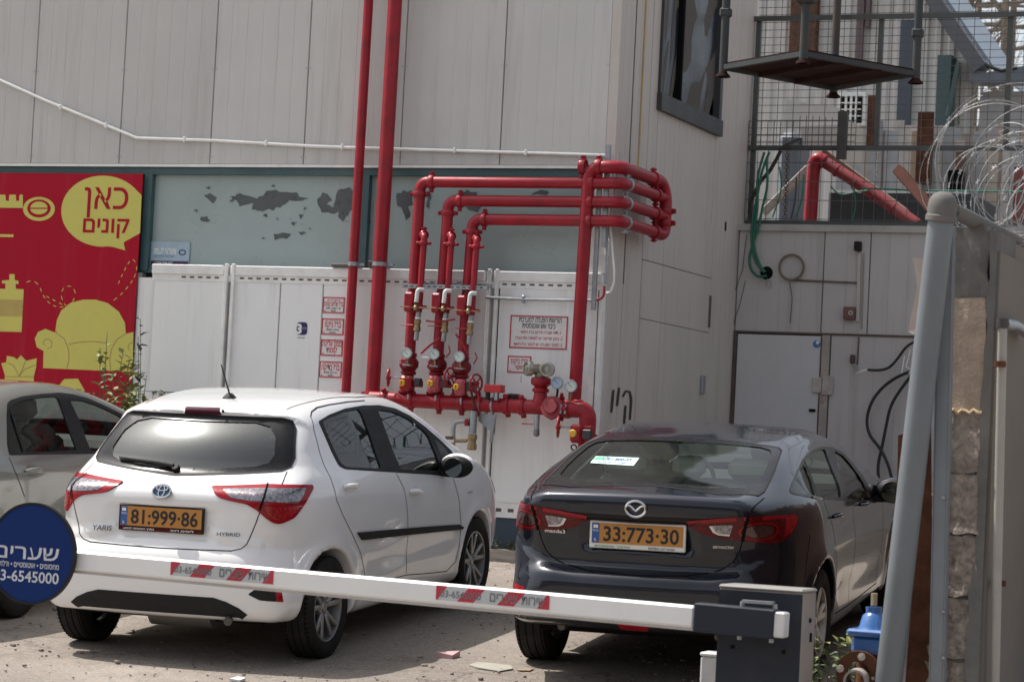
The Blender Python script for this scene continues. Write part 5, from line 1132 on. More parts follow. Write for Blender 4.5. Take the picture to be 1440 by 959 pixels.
# bits fixed to the shed
def on_shed(name, lab, cat, px0, px1, m, t=.05, parent=None):
    a = K(*px0); b = K(*px1); o = MB().span((min(a[0], b[0]), YB - t - .01, min(a[2], b[2])), (max(a[0], b[0]), YB - .01, max(a[2], b[2])), .004).build(name, m, parent)
    return setp(o, lab, cat) if parent is None else o
on_shed('brick_pier', 'narrow brown brick pier at the back left of the shed', 'pier', (1117, -10), (1150, 82), mat('brick_brown', (.12, .065, .047), .95, spec=.1, var=.3, scale=14, bump=.3), .12)
on_shed('slot_window', 'tall narrow blue-grey shutter on the shed wall', 'shutter', (1268, 30), (1281, 178), mat('shutter_slate', (.07, .085, .115), .6), .04)
on_shed('teal_post', 'teal painted post standing before the shed', 'post', (1327, 84), (1338, 285), mat('post_teal', (.06, .10, .105), .8), .3)
bar('teal_brace', 'teal slanting brace beside the teal post', 'brace', K(1348, 88, YB - .3), K(1333, 165, YB - .3), .05, .05, mat('post_teal', (.06, .10, .105), .8))
for i, (a, b) in enumerate((((1208, -10), (1214, 86)), ((1221, -10), (1224, 40)))): on_shed('wall_pipe', ['purple-brown pipe on the shed wall, left one', 'thin purple-brown pipe on the shed wall, right one'][i], 'pipe', a, b, mat('pipe_plum', (.13, .09, .10), .6), .06)
ac_ = thing('grille_unit', 'white framed vent with black square grille on the shed', 'vent', K(1200, 155))
on_shed('unit_body', None, None, (1182, 132), (1219, 178), WHT, .10, ac_); on_shed('grille_recess', None, None, (1186, 138), (1215, 175), P['dark'], .115, ac_)
for i in range(3): x = 1186 + 29 * (i + 1) / 4; on_shed('grille_bar', None, None, (x - .8, 138), (x + .8, 175), WHT, .125, ac_)
for i in range(3): y = 138 + 37 * (i + 1) / 4; on_shed('grille_bar', None, None, (1186, y - .8), (1215, y + .8), WHT, .127, ac_)
YG = 7.0
rr = random.Random(11); cols = [(.46, .40, .34), (.52, .50, .47), (.34, .35, .36), (.42, .33, .26), (.55, .53, .50), (.30, .28, .26), (.40, .42, .44)]
ORD = ['first', 'second', 'third', 'fourth', 'fifth', 'sixth', 'seventh', 'eighth', 'ninth', 'tenth', 'eleventh', 'twelfth'] + ['%dth' % i for i in range(13, 60)]; SHN = ['beige', 'off-white', 'dark grey', 'brown', 'pale', 'dark brown', 'blue-grey']; kk = -1
px_ = 1178
while px_ < 1440:
    kk += 1
    wd = rr.choice((9, 12, 14, 17)); top = 168 + rr.random() * 26 + (8 if px_ > 1300 else 0); c = cols[rr.randrange(len(cols))]; a = onY(px_, top, YG); b = onY(px_ + wd - .5, 330, YG)
    setp(MB().span((a[0], YG - .02 + rr.random() * .03, 1.6), (b[0], YG + .012, a[2])).build('scrap_sheet', mat('scrap_sheet_%d' % cols.index(c), c, .75, var=.12, dirt=(.22, .12, .07), dirt_amt=.5, dirt_scale=2, streak=True), None), '%s upright scrap sheet, %s from the left in the row behind the fence' % (SHN[cols.index(c)], ORD[kk]), 'sheet', 'upright scrap sheets behind the fence'); px_ += wd
for lab, a, b, m in (('rust-brown sheet standing tallest in the row behind the razor wire', (1292, 158), (1309, 260), RUST), ('short orange-brown plank right of the teal post', (1345, 214), (1357, 242), mat('orange_plank', (.13, .07, .045), .8)), ('black framed opening behind the razor wire', (1334, 240), (1355, 285), P['dark']), ('reddish panel at far right behind the razor wire', (1427, 235), (1450, 330), mat('red_panel', (.22, .07, .06), .8)),
                     ('brown rusty strip beside the dark fence post', (1222, 135), (1229, 205), RUST)):
    A_ = onY(*a, YG - .12); B_ = onY(*b, YG - .12); setp(MB().span((A_[0], YG - .15, B_[2]), (B_[0], YG - .10, A_[2])).build('standing_panel', m, None), lab, 'panel')
# pale boards behind the fence at left
for lab, quad, Y, m in (('upper pale board leaning behind the fence under the platform', [(1106, 140), (1180, 152), (1180, 176), (1103, 180)], 5.0, (.55, .53, .52)), ('lower pale board standing behind the fence', [(1124, 178), (1180, 176), (1180, 206), (1130, 206)], 4.95, (.46, .42, .40)), ('pale triangular sheet beside the vent grille', [(1180, 168), (1190, 166), (1213, 182), (1212, 232), (1180, 232)], 6.5, (.50, .46, .40))):
    setp(MB().prism([onY(x, y, Y) for x, y in quad], (0, .03, 0)).build('leaning_board', mat('board_%d' % int(Y * 100), m, .7, var=.05), None), lab, 'board')
a = onY(1094, 186, 5.2); b = onY(1121, 206, 5.2); setp(MB().span((a[0], 5.2, 3.0), (b[0], 5.7, a[2]), .05).build('blue_drum', mat('drum_blue', (.16, .175, .20), .6), None), 'faded blue container behind the fence', 'container')
a = onY(1181, 158, 3.5); b = onY(1191, 225, 3.5); setp(MB().span((a[0], 3.44, b[2]), (b[0], 3.49, a[2])).build('dark_stake', DSTEEL, None), 'dark flat stake fixed upright across the fence rail', 'stake')
setp(MB().tube([Fp(1093, 210, .12), Fp(1122, 196, .12), Fp(1127, 195, .12), Fp(1126, 204, .12)], .014, 8).build('hooked_rod', DSTEEL, None), 'black hooked rod above the green hoses', 'rod')
# ------------------------------------------------------------------ pylon, bare tree and far ground behind
py_ = thing('lattice_mast', 'distant rusty-beige lattice mast against the pale sky', 'mast', (3.6, 26, 0)); LM = mat('lattice_beige', (.20, .175, .14), .8, var=.2)
def M6(px, py): return onY(px, py, 26.0)
ml = MB()
zt2 = 14.0
def legx(t): return (M6(1362, 60)[0] + t * .0, M6(1408, 60)[0])
xl, xrr = M6(1362, 60)[0], M6(1412, 60)[0]
for X in (xl, xrr):
    for dy in (0, .7): MB().tube([(X, 26 + dy, -1), (X, 26 + dy, zt2)], .06, 6).build('mast_leg', LM, py_)
z = 0.0; k = 0
while z < zt2 - 1:
    for dy in (0, .7):
        a, b = ((xl, 26 + dy, z), (xrr, 26 + dy, z + .75)) if k % 2 else ((xrr, 26 + dy, z), (xl, 26 + dy, z + .75)); ml.tube([a, b], .035, 5); ml.tube([(xl, 26 + dy, z), (xrr, 26 + dy, z)], .03, 5)
    z += .75; k += 1
for zz in (M6(1360, 10)[2], M6(1360, 45)[2], M6(1360, 75)[2]):
    for sx in (-1, 1): ml.tube([((xl + xrr) / 2, 26, zz), ((xl + xrr) / 2 + sx * 2.2, 26, zz + .25)], .04, 5); ml.tube([((xl + xrr) / 2, 26, zz + .5), ((xl + xrr) / 2 + sx * 2.2, 26, zz + .25)], .03, 5)
ml.build('lattice_bracing', LM, py_, kind='stuff')
tr_ = thing('bare_tree', 'leafless twiggy tree top right against the pale sky', 'tree', (2.2, 20, 0)); r = random.Random(21)
BK = mat('bark', (.13, .10, .075), .9, var=.2)
def grow(mb, p, d, L_, rad, depth):
    pts = [p]; q = p.copy()
    for i in range(4): d = d + np.array([r.uniform(-.16, .16), r.uniform(-.16, .16), r.uniform(-.05, .12)]); d /= np.linalg.norm(d); q = q + d * L_ / 4; pts.append(q.copy())
    mb.tube(pts, [rad * (1 - .12 * i) for i in range(5)], 5, caps=False)
    if depth:
        for k in range(3): nd = d + np.array([r.uniform(-.8, .8), r.uniform(-.5, .5), r.uniform(-.3, .5)]); grow(mb, pts[r.choice((2, 3, 4))], nd / np.linalg.norm(nd), L_ * .72, rad * .55, depth - 1)
tb = onY(1385, 60, 20.0); tk = MB(); tk.tube([(tb[0], 20, -1), (tb[0] - .1, 20, 2.5), (tb[0] + .05, 20, 5.2)], [.16, .13, .11], 8); tk.build('trunk', BK, tr_)
cw = MB()
for k in range(7): a = k * .9; grow(cw, np.array([tb[0] + .05, 20, 4.2 + k * .2]), np.array([math.cos(a) * .8, math.sin(a) * .4, .7]), 2.0, .045, 4)
cw.build('branches', BK, tr_)
# ------------------------------------------------------------------ hanging steel platform
zp = 3.2; cn = [onZ(1017, 98, zp), onZ(1130, 79, zp), onZ(1288, 107, zp), onZ(1172, 127, zp)]
cc_ = sum(cn) / 4; hp = thing('steel_platform', 'rust-brown steel post pallet held high above the dark sedan', 'platform', cc_)
TR = mat('tray_rust', (.030, .014, .012), .9, spec=.1, var=.3, scale=5, dirt=(.05, .03, .025), dirt_amt=.5); PG = mat('pallet_grey', (.055, .06, .062), .7, spec=.2, metal=.1, var=.15, dirt=(.16, .09, .06), dirt_amt=.4)
MB().prism([p + np.array([0, 0, .02]) for p in cn], (0, 0, .02)).build('tray_sheet', TR, hp)
for i in range(4):
    a, b = cn[i], cn[(i + 1) % 4]; d = (b - a) / np.linalg.norm(b - a); s_ = np.cross(d, [0, 0, 1.]); MB().box((a + b) / 2 + np.array([0, 0, .012]), (np.linalg.norm(b - a), .03, .030), (d, s_, (0, 0, 1))).build('tray_edge', PG, hp)
for t_ in (.33, .66): a = cn[0] * (1 - t_) + cn[3] * t_; b = cn[1] * (1 - t_) + cn[2] * t_; d = (b - a) / np.linalg.norm(b - a); MB().box((a + b) / 2 + np.array([0, 0, .006]), (np.linalg.norm(b - a), .05, .026), (d, np.cross(d, [0, 0, 1.]), (0, 0, 1))).build('tray_rib', TR, hp)
for i, p in enumerate(cn):
    po = MB().tube([p + np.array([0, 0, -.02]), p + np.array([0, 0, 1.1])], .026, 12).build('corner_post', PG, hp)
    MB().lathe([(.022, .0), (.024, -.01), (.027, -.022), (.044, -.038), (.046, -.048), (.03, -.048)], p, (0, 0, 1), 18).build('stacking_foot', TR, hp)
    dz = [.35, .36, .26, .16][i]; MB().box(p + np.array([0, 0, dz]), (.07, .06, .06) if i != 1 else (.11, .10, .10), None, .012).build('post_collar', PG, hp)
# ------------------------------------------------------------------ right: block wall end, leaning pole, rails, razor wire
XW0, XW1, YW = 4.510, 4.745, -8.10
bw = thing('block_wall', 'rough concrete block wall seen end-on behind the leaning grey pole', 'wall', (4.64, YW, gz(4.64, YW)))
BLK = mat('rough_block', (.30, .255, .22), .95, spec=.1, var=.5, scale=28, bump=1.0, bscale=55, dirt=(.13, .105, .09), dirt_amt=.8, dirt_scale=9); MOR = mat('grey_mortar', (.165, .16, .152), .95, spec=.1, var=.25, scale=5, bump=.25, bscale=40)
zb_ = -.85; zc_ = onY(1350, 578, YW)[2]; course = .262
zk = zc_; ztop_w = 1.83
levels = []
z = zc_
while z > zb_: levels.append((max(z - course, zb_), z)); z -= course
r = random.Random(4)
def rough_box(lo, hi, amp, seed, n=(5, 2, 7)):
    rr_ = random.Random(seed); b = MB(); lo = np.array(lo); hi = np.array(hi)
    bm = bmesh.new(); bmesh.ops.create_cube(bm, size=1); bmesh.ops.subdivide_edges(bm, edges=bm.edges, cuts=4, use_grid_fill=True)
    for v in bm.verts:
        q = np.array(v.co) + .5; p = lo + (hi - lo) * q
        on = (q < .01) | (q > .99); p = p + np.array([rr_.uniform(-amp, amp), rr_.uniform(-amp, amp), rr_.uniform(-amp, amp)]) * (1 if on.sum() > 1 else .5); v.co = p
    b.add([tuple(v.co) for v in bm.verts], [tuple(v.index for v in f.verts) for f in bm.faces]); bm.free(); return b
for i, (a, b) in enumerate(levels): rough_box((XW0 + .004, YW, a + .008), (XW1 - .03, YW + .4, b - .004), .011, i).build('block', BLK, bw)
MB().span((XW0 + .012, YW + .012, zb_), (XW1 - .055, YW + .4, zc_ + .02)).build('mortar_joints', MOR, bw)
rough_box((XW0 + .002, YW + .003, zc_ + .006), (XW1 - .03, YW + .4, ztop_w - .30), .004, 50).build('render_coat', mat('tan_render', (.38, .30, .235), .95, var=.22, scale=12, bump=.9, bscale=60, dirt=(.22, .17, .14), dirt_amt=.6, dirt_scale=7), bw)
rough_box((XW0 + .012, YW + .008, ztop_w - .298), (XW1 - .03, YW + .4, ztop_w), .012, 51).build('broken_top', MOR, bw)
st_ = MB(); n = 26; vs = []
for i in range(n + 1):
    z = zb_ + (ztop_w - .01 - zb_) * i / n; w_ = .030 + r.uniform(-.009, .014) + (.02 if z < .3 else 0)
    vs += [(XW1 - w_, YW - .006 - r.uniform(0, .004), z), (XW1, YW - .004, z), (XW1, YW + .4, z), (XW1 - w_, YW + .4, z)]
fs = []
for i in range(n):
    for k in range(4): fs.append((4 * i + k, 4 * i + (k + 1) % 4, 4 * i + 4 + (k + 1) % 4, 4 * i + 4 + k))
fs += [(0, 1, 2, 3), (4 * n, 4 * n + 1, 4 * n + 2, 4 * n + 3)]
st_.add(vs, fs); st_.build('mortar_edge', MOR, bw)
a = onY(1336, 574, YW - .01); b = onY(1380, 582, YW - .01); k = MB(); pts = [(a[0] + (b[0] - a[0]) * t_ / 8, YW - .008 - .006 * (t_ % 2), (a[2] + b[2]) / 2 + .008 * math.sin(t_ * 2.3)) for t_ in range(9)]; k.tube(pts, .008, 6); k.build('foam_bead', mat('yellow_foam', (.55, .42, .25), .8), bw)
PLB = mat('plastered_wall', (.19, .165, .142), .9, var=.10, scale=2.5, bump=.2, bscale=40, dirt=(.20, .17, .15), dirt_amt=.6, dirt_scale=1.2, streak=True)
MB().span((XW0, YW + .4, -.9), (XW1, 3.0, ztop_w - .03)).build('wall_run', PLB, bw)
MB().span((XW1, YW + .02, -.9), (XW1 + .012, 3.0, ztop_w - .10)).build('plaster_skin', PLB, bw)
rsf = thing('unseen_rusty_sheets', 'unseen dark rusty sheets inside the block wall, added to darken reflections in the sedan', 'fence', (4.45, -7.5, gz(4.45, -7.5)))  # out of view, added so the sedan side mirrors dark sheets, not sunlit plaster
y = -7.6; i = 0
while y < 2.6:
    L_ = .86; zb2 = gz(4.4, y) ; vs = []; fs = []; nn_ = 24
    for k_ in range(nn_ + 1): yy = y + L_ * k_ / nn_; dx_ = .012 * math.sin(k_ * 1.57); vs += [(4.38 + dx_, yy, zb2), (4.47 + dx_, yy, zb2 + 1.75 + .12 * ((i * 7) % 3))]
    MB().add(vs, [(2 * k_, 2 * k_ + 2, 2 * k_ + 3, 2 * k_ + 1) for k_ in range(nn_)], True).build('corrugated_sheet', mat('dark_rusty_sheet', (.050, .030, .023), .85, spec=.1, var=.5, scale=3, dirt=(.10, .04, .02), dirt_amt=.7, dirt_scale=3), rsf); y += .88; i += 1
# leaning pole with domed top
pt, pb_ = atD(1325.5, 292, 10.75), atD(1246.5, 985, 10.9); pl_ = thing('leaning_pole', 'thick galvanised pole with domed cap leaning left before the block wall', 'pole', pb_)
pb2 = pb_ + (pb_ - pt) * .30
MB().tube([pb2, pt], [.058, .054], 24).build('pole_tube', mat('pole_galvanised', (.165, .185, .20), .5, metal=.2, var=.12, scale=3, dirt=(.21, .21, .20), dirt_amt=.35, dirt_scale=3, streak=True), pl_)
CAPM = mat('bleached_cap', (.15, .145, .14), .8, spec=.2, var=.15, dirt=(.20, .11, .095), dirt_amt=.5, dirt_scale=6)
MB().lathe([(.060, -.06), (.066, -.055), (.066, -.035), (.060, -.03), (.062, .0), (.058, .03), (.045, .052), (.022, .064), (0, .066)], pt, (pt - pb_), 24).build('domed_cap', CAPM, pl_)
tr2 = thing('top_rail', 'grey round rail running from pole top along the wall head', 'rail', pt)
e2 = np.array([4.78, -4.0, 1.80 + .0]); e1 = onX(1440, 346, 4.72); MB().tube([pt + np.array([.03, .05, -.005]), e1, e1 + (e1 - pt) * 6], .034, 14).build('rail_tube', CAPM, tr2)
ch = thing('channel_post', 'flat blue-grey steel channel post standing behind the leaning pole', 'post', atD(1325, 959, 11.0))
a, b = atD(1331, 318, 10.85), atD(1317, 985, 10.85); d = (a - b); d /= np.linalg.norm(d); b = b - d * .6; MB().box((a + b) / 2, (.054, .03, np.linalg.norm(a - b)), ((1, 0, 0), (0, 1, 0), d), .003).build('channel_web', GALVP, ch)
for s_ in (-1, 1): MB().box((a + b) / 2 + np.array([s_ * .029, .012, 0]), (.005, .055, np.linalg.norm(a - b)), ((1, 0, 0), (0, 1, 0), d)).build('channel_flange', GALVP, ch)
for yy in (700, 860, 925): MB().sphere(atD(1326, yy, 10.82), .009, 8, 6).build('bolt_head', GALV, ch)
rs_ = thing('rusty_plate', 'rust-stained plate between pole and channel post', 'plate', atD(1300, 959, 11.0))
MB().prism([atD(1300, 600, 10.96), atD(1308, 600, 10.96), atD(1311, 1000, 10.96), atD(1270, 1000, 10.96)], (0, .02, 0)).build('plate_sheet', RUST, rs_)
MB().prism([atD(1263, 612, 11.5), atD(1270, 610, 11.5), atD(1268, 800, 11.5), atD(1258, 800, 11.5)], (0, .02, 0)).build('plate_strip', RUST, rs_)
# torn flag of plastic behind the pole
tp = MB(); q = [(1284, 362), (1299, 364), (1297, 395), (1303, 420), (1290, 460), (1286, 470), (1277, 466), (1281, 440), (1291, 405)]; P3_ = [atD(x, y, 11.1) + np.array([0, .012 * math.sin(i * 2.1), 0]) for i, (x, y) in enumerate(q)]
tp.add(P3_ + [p + np.array([0, .004, 0]) for p in P3_], [(0, 1, 2, 8), (8, 2, 3, 7), (7, 3, 4, 6), (6, 4, 5), (9, 17, 11, 10), (17, 16, 12, 11), (16, 15, 13, 12), (15, 14, 13)]); setp(tp.build('torn_plastic', mat('torn_plastic_pink', (.50, .42, .38), .7, var=.1), None), 'torn pinkish plastic scrap caught beside the leaning pole', 'scrap')
# white downpipe, rusty gate, blue container at the far right
wp = thing('white_conduit_pipe', 'slim white conduit pipe fixed to the wall right of concrete blocks', 'pipe', (4.8, -7.9, 0)); p0, p1 = onX(1410, 455, 4.80), onX(1402, 975, 4.80)
MB().tube([p1 - np.array([0, 0, .5]), p0], .020, 12).build('pipe_run', mat('pipe_white', (.36, .34, .31), .6, dirt=(.35, .3, .26), dirt_amt=.5), wp); MB().tube([p0 + np.array([0, 0, -.02]), p0 + np.array([0, .0, .02])], .026, 12).build('pipe_collar', DSTEEL, wp)
MB().tube(fillet([p0 + np.array([0, .03, .0]), onX(1428, 458, 4.80), onX(1446, 470, 4.80)], .05, 4), .024, 10).build('pipe_bend', GALV, wp)
for yy in (512, 820): MB().lathe([(.021, -.012), (.026, -.012), (.026, .012), (.021, .012)], onX(1406, yy, 4.80), (0, 0, 1), 12).build('pipe_clip', RUST, wp)
gt_ = thing('rusty_gate', 'dark rust-red sheet gate at the right edge', 'gate', (5.0, -6.6, 0))
for (pa_, pb3, m_) in (((1424, 520), (1500, 700), RUST), ((1424, 704), (1500, 990), RUST)): A_ = onY(*pa_, -6.9); B_ = onY(*pb3, -6.9); MB().span((A_[0], -6.9, B_[2]), (B_[0] + .4, -6.87, A_[2])).build('gate_sheet', mat('gate_rust', (.10, .035, .025), .8, var=.4, scale=5, dirt=(.05, .02, .015), dirt_amt=.6), gt_)
A_ = onY(1418, 500, -6.92); B_ = onY(1424, 980, -6.92); MB().span((A_[0], -6.94, B_[2]), (B_[0], -6.88, A_[2])).build('gate_stile', DSTEEL, gt_); A_ = onY(1415, 694, -6.95); MB().box(A_, (.25, .03, .04)).build('gate_hinge', GALV, gt_)
A_ = onY(1433, 905, -7.1); setp(MB().span((A_[0], -7.1, -.75), (A_[0] + .35, -6.98, A_[2]), .02).build('blue_crate', mat('crate_blue', (.03, .10, .33), .5), None), 'blue crate edge at the bottom right corner', 'crate')
# razor wire coil along the wall head
RW = mat('razor_wire', (.30, .305, .31), .6, metal=.3, var=.4, scale=4); rz = thing('razor_wire', 'tangled coil of razor wire on the wall head, top right', 'wire', (4.65, -7, 2.1))
cx_, czz = 4.66, 2.10
r = random.Random(8); pts = []; nt_ = 22; per = 44
for i in range(nt_ * per):
    t = i / per; a = 2 * math.pi * t; R_ = .26 + .05 * math.sin(t * 1.7); wob = .10 * math.sin(t * 2.2)
    pts.append(np.array([cx_ + R_ * math.cos(a) + .04 * math.sin(t * 3.1), -7.9 + t * .17 + wob + .12 * math.cos(a + t), czz + R_ * math.sin(a) * 1.05 + .03 * math.sin(t * 2.7)]))
MB().tube(pts, .0018, 4).build('coil_wire', RW, rz)
pts2 = []
for i in range(18 * per):
    t = i / per; a = -2 * math.pi * t + 1; R_ = .21 + .05 * math.sin(t * 2.1); pts2.append(np.array([cx_ - .08 + R_ * math.cos(a), -7.9 + t * .19, czz - .02 + R_ * math.sin(a)]))
MB().tube(pts2, .0018, 4).build('coil_wire', RW, rz)
pts3 = []
for i in range(10 * per):
    t = i / per; a = 2 * math.pi * t + 2; R_ = .33 + .06 * math.sin(t * 1.3); pts3.append(np.array([cx_ + .03 + R_ * math.cos(a), -7.7 + t * .33 + .1 * math.sin(a * .5), czz + .10 + R_ * .9 * math.sin(a)]))
MB().tube(pts3, .0018, 4).build('coil_wire', RW, rz)
bb_ = MB()
for pp in (pts, pts2, pts3):
    for i in range(1, len(pp) - 1, 1):
        if i % 2: continue
        c = pp[i]; d = pp[i + 1] - pp[i - 1]; d /= np.linalg.norm(d); u = np.cross(d, [.3, .5, .8]); u /= np.linalg.norm(u); v = np.cross(d, u); a = i * .6; n_ = u * math.cos(a) + v * math.sin(a)
        bb_.add([c + d * .008 + n_ * .002, c + d * .013 + n_ * .008, c - d * .008 + n_ * .002, c - d * .013 + n_ * .008, c + d * .013 - n_ * .008, c - d * .013 - n_ * .008, c + d * .008 - n_ * .002, c - d * .008 - n_ * .002], [(0, 1, 2), (0, 3, 2), (6, 4, 7), (6, 5, 7)])
bb_.build('razor_barbs', RW, rz, kind='stuff')
# cables and boxes on the store front
for lab, pts, m_, r_ in (('long black cable looping low behind the sedan mirror', [(1290, 519), (1262, 529), (1240, 545), (1225, 565), (1218, 590), (1222, 612), (1238, 630), (1250, 655), (1255, 678), (1268, 690)], HK, .014), ('second black cable crossing it beside the pole', [(1288, 520), (1268, 545), (1252, 570), (1246, 600), (1240, 630), (1234, 655), (1237, 690)], HK, .014),
                         ('dark cable ending in a frayed white tip', [(1292, 478), (1275, 486), (1262, 505), (1250, 518), (1235, 521), (1220, 520)], HK, .012)):
    setp(MB().tube(fillet([C(x, y, .10) for x, y in pts], .15, 4), r_, 8).build('hanging_cable', m_, None), lab, 'cable')
setp(MB().tube([C(1220, 520, .10), C(1210, 523, .10), C(1205, 525, .10)], [.012, .009, .004], 8).build('cable_end', WHT, None), 'frayed white cable end on the store wall', 'cable')
for i, pts in enumerate(([(1272, 500), (1268, 525)], [(1280, 492), (1274, 516), (1282, 520)], [(1284, 490), (1289, 510), (1278, 525)])): setp(MB().tube([C(x, y, .12) for x, y in pts], .006, 6).build('white_wire', WHT, None), ['leftmost of the white wire ends beside the pole', 'middle white wire end beside the pole', 'rightmost white wire end beside the pole'][i], 'wire', 'white wire ends by the pole')
def store_box(name, lab, cat, c, w_, h_, m, t=.05): q = C(*c); return setp(MB().box((q[0], YC - .005 - t / 2, q[2]), (w_, t, h_), None, .006).build(name, m, None), lab, cat)
store_box('control_box', 'reddish-brown square control box with white ring on store wall', 'box', (1196, 441), .10, .115, mat('box_brown', (.17, .085, .07), .6), .06)
q = C(1196, 440, .08); setp(MB().torus(q, .016, .0035, (0, 1, 0), 16, 6).build('ring_mark', WHT, None), 'pale ring knob on the reddish-brown control box', 'knob')
store_box('junction_box', 'small black junction box high on the store wall', 'box', (1208, 347), .06, .085, P['black'], .06); store_box('small_socket', 'small dark socket box on the store wall above frayed cable', 'box', (1200, 505), .04, .075, mat('socket_brown', (.08, .055, .045), .6), .04)
q = C(1203, 517, .03); setp(MB().torus(q, .022, .004, (0, 1, 0), 16, 6).build('wire_ring', mat('wire_grey', (.3, .28, .26), .6), None), 'small loop of wire under the socket box', 'wire')
setp(MB().torus(C(1113, 376, .03), .112, .011, (0, 1, 0), 36, 8).build('hose_hoop', mat('hoop_brown', (.17, .14, .11), .7, var=.2), None), 'brown metal hoop mounted on the store wall', 'hoop')
def flatbar(lab, pts, w_, m, off=.008):
    b = MB()
    for a, c in zip(pts, pts[1:]):
        A_ = C(*a); C_ = C(*c); d = C_ - A_; L_ = np.linalg.norm(d); d /= L_; s_ = np.cross(d, [0, 1., 0]); b.box((A_ + C_) / 2 - np.array([0, off, 0]), (L_ + w_, w_, .012), (d, s_, np.cross(d, s_)))
    setp(b.build('surface_trunking', m, None), lab, 'trunking')
flatbar('rust-brown strip from the hoop to the vertical trunking', [(1115, 394), (1207, 398)], .016, mat('strip_rust', (.13, .09, .07), .8, var=.3)); flatbar('pale vertical cable trunking beside the control box', [(1209, 358), (1207, 450)], .03, mat('trunk_pale', (.50, .46, .43), .6), .012); flatbar('second pale trunking line just right of the first', [(1215, 358), (1212, 462)], .012, mat('trunk_dark', (.30, .27, .25), .6)); flatbar('dark rusty drip line below the cover strip', [(1208, 475), (1206, 512)], .012, mat('strip_rust', (.13, .09, .07), .8, var=.3))
setp(MB().tube([C(1079, 392, .03), C(1085, 398, .03), C(1083, 405, .03), C(1077, 401, .03), C(1079, 394, .03)], .005, 6).build('wire_loop', mat('wire_grey', (.3, .28, .26), .6), None), 'small wire loop hanging below the hose hole', 'wire')
for lab, pts in (('thin sagging wire running down the inner corner', [(1050, 330), (1044, 380), (1030, 420), (1022, 455), (1022, 468)]), ('short thin wire near the door head corner', [(1048, 395), (1040, 430), (1034, 446), (1031, 462)]), ('thin crooked wire hanging from the hoop', [(1110, 396), (1113, 410), (1114, 420), (1111, 455)])): setp(MB().tube([C(x, y, .015) for x, y in pts], .0035, 6).build('thin_wire', mat('wire_dark', (.12, .10, .09), .7), None), lab, 'wire')
# ------------------------------------------------------------------ barrier
YA = -8.69; bgp = thing('parking_barrier', 'parking barrier, dark cabinet bottom right, white striped arm lowered across the yard', 'barrier', (4.2, -8.45, gz(4.2, -8.45)))
x0b, x1b = onY(1012, 830, -8.56)[0], onY(1130, 834, -8.56)[0]; ztb = (onY(1012, 826, -8.56)[2] + onY(1130, 834, -8.56)[2]) / 2
CAB = mat('cabinet_grey', (.026, .030, .040), .6, spec=.2, var=.08, dirt=(.12, .10, .09), dirt_amt=.2); CABL = mat('cabinet_beige', (.29, .255, .23), .55, dirt=(.22, .19, .17), dirt_amt=.3)
MB().span((x0b, -8.56, -.82), (x1b, -8.36, ztb), .004).build('cabinet_body', CABL, bgp); MB().span((x0b + .0, -8.563, -.82), (x1b - .003, -8.559, ztb - .006)).build('front_panel', CAB, bgp)
MB().span((x0b - .004, -8.568, ztb), (x1b + .004, -8.352, ztb + .016), .008).build('cabinet_lid', mat('lid_grey', (.22, .21, .195), .6), bgp)
q = onX(1139, 872, x1b + .002); MB().lathe([(0, .004), (.010, .004), (.010, 0)], q, (1, 0, 0), 12).build('side_lock', P['dark'], bgp); q = onX(1140, 896, x1b + .002); MB().box(q, (.006, .022, .036)).build('side_vent', P['dark'], bgp)
for px_, py_2 in ((1030, 909), (1102, 916)): MB().lathe([(0, .003), (.009, .003), (.009, 0)], onY(px_, py_2, -8.564), (0, -1, 0), 12).build('panel_screw', P['dark'], bgp)
ar = bgp
AW = mat('arm_white', (.80, .80, .79), .35, var=.015, dirt=(.5, .47, .43), dirt_amt=.15); AT = mat('arm_tip_alu', (.62, .62, .61), .4)
A0 = onY(979, 866, YA)[0]; zA0 = onY(979, 867, YA)[2] ; pL = onY(45, 783, YA); xL = pL[0] - .25; zL = pL[2] + .008
def armz(x): return zA0 + (zL - zA0) * (A0 - x) / (A0 - xL)
dA_ = np.array([A0 - xL, 0, zA0 - zL]); LA = np.linalg.norm(dA_); dA_ /= LA; nA_ = np.array([-dA_[2], 0, dA_[0]])
mid = np.array([(A0 + xL) / 2, YA, (zA0 + zL) / 2]); HH = .092
MB().box(mid, (LA, .055, HH), (dA_, (0, 1, 0), nA_), .010).build('arm', AW, ar)
arm_o = bpy.data.objects['arm']
MB().box(mid + np.array([0, 0, -HH / 2 - .006]), (LA, .040, .012), (dA_, (0, 1, 0), nA_), .003).build('rubber_edge', mat('arm_rubber', (.45, .42, .40), .7), ar)
x2 = onY(1090, 872, YA - .03)[0]; z2 = armz(x2)
MB().box(((A0 + x2) / 2, YA, armz((A0 + x2) / 2)), (x2 - A0, .085, HH + .028), (dA_, (0, 1, 0), nA_), .006).build('arm_clamp', CAB, ar)
x3 = onY(1104, 872, YA - .03)[0]; MB().box(((x2 + x3) / 2 - .004, YA, armz(x3)), (x3 - x2 + .008, .075, HH + .012), (dA_, (0, 1, 0), nA_), .006).build('arm_end_cap', AT, ar)
for px_, dz_ in ((1042, HH / 2 + .022), (1088, HH / 2 + .022), (1040, -HH / 2 - .02), (1085, -HH / 2 - .02)): x = onY(px_, 870, YA)[0]; MB().cyl((x, YA + .01, armz(x) + dz_ - .012), (x, YA + .01, armz(x) + dz_ + .012), .010, 8).build('clamp_bolt', GALV, ar)
MB().cyl(((A0 + x2) / 2 + .05, YA + .04, z2), ((A0 + x2) / 2 + .05, -8.55, z2), .05, 16).build('drive_shaft', CAB, ar)
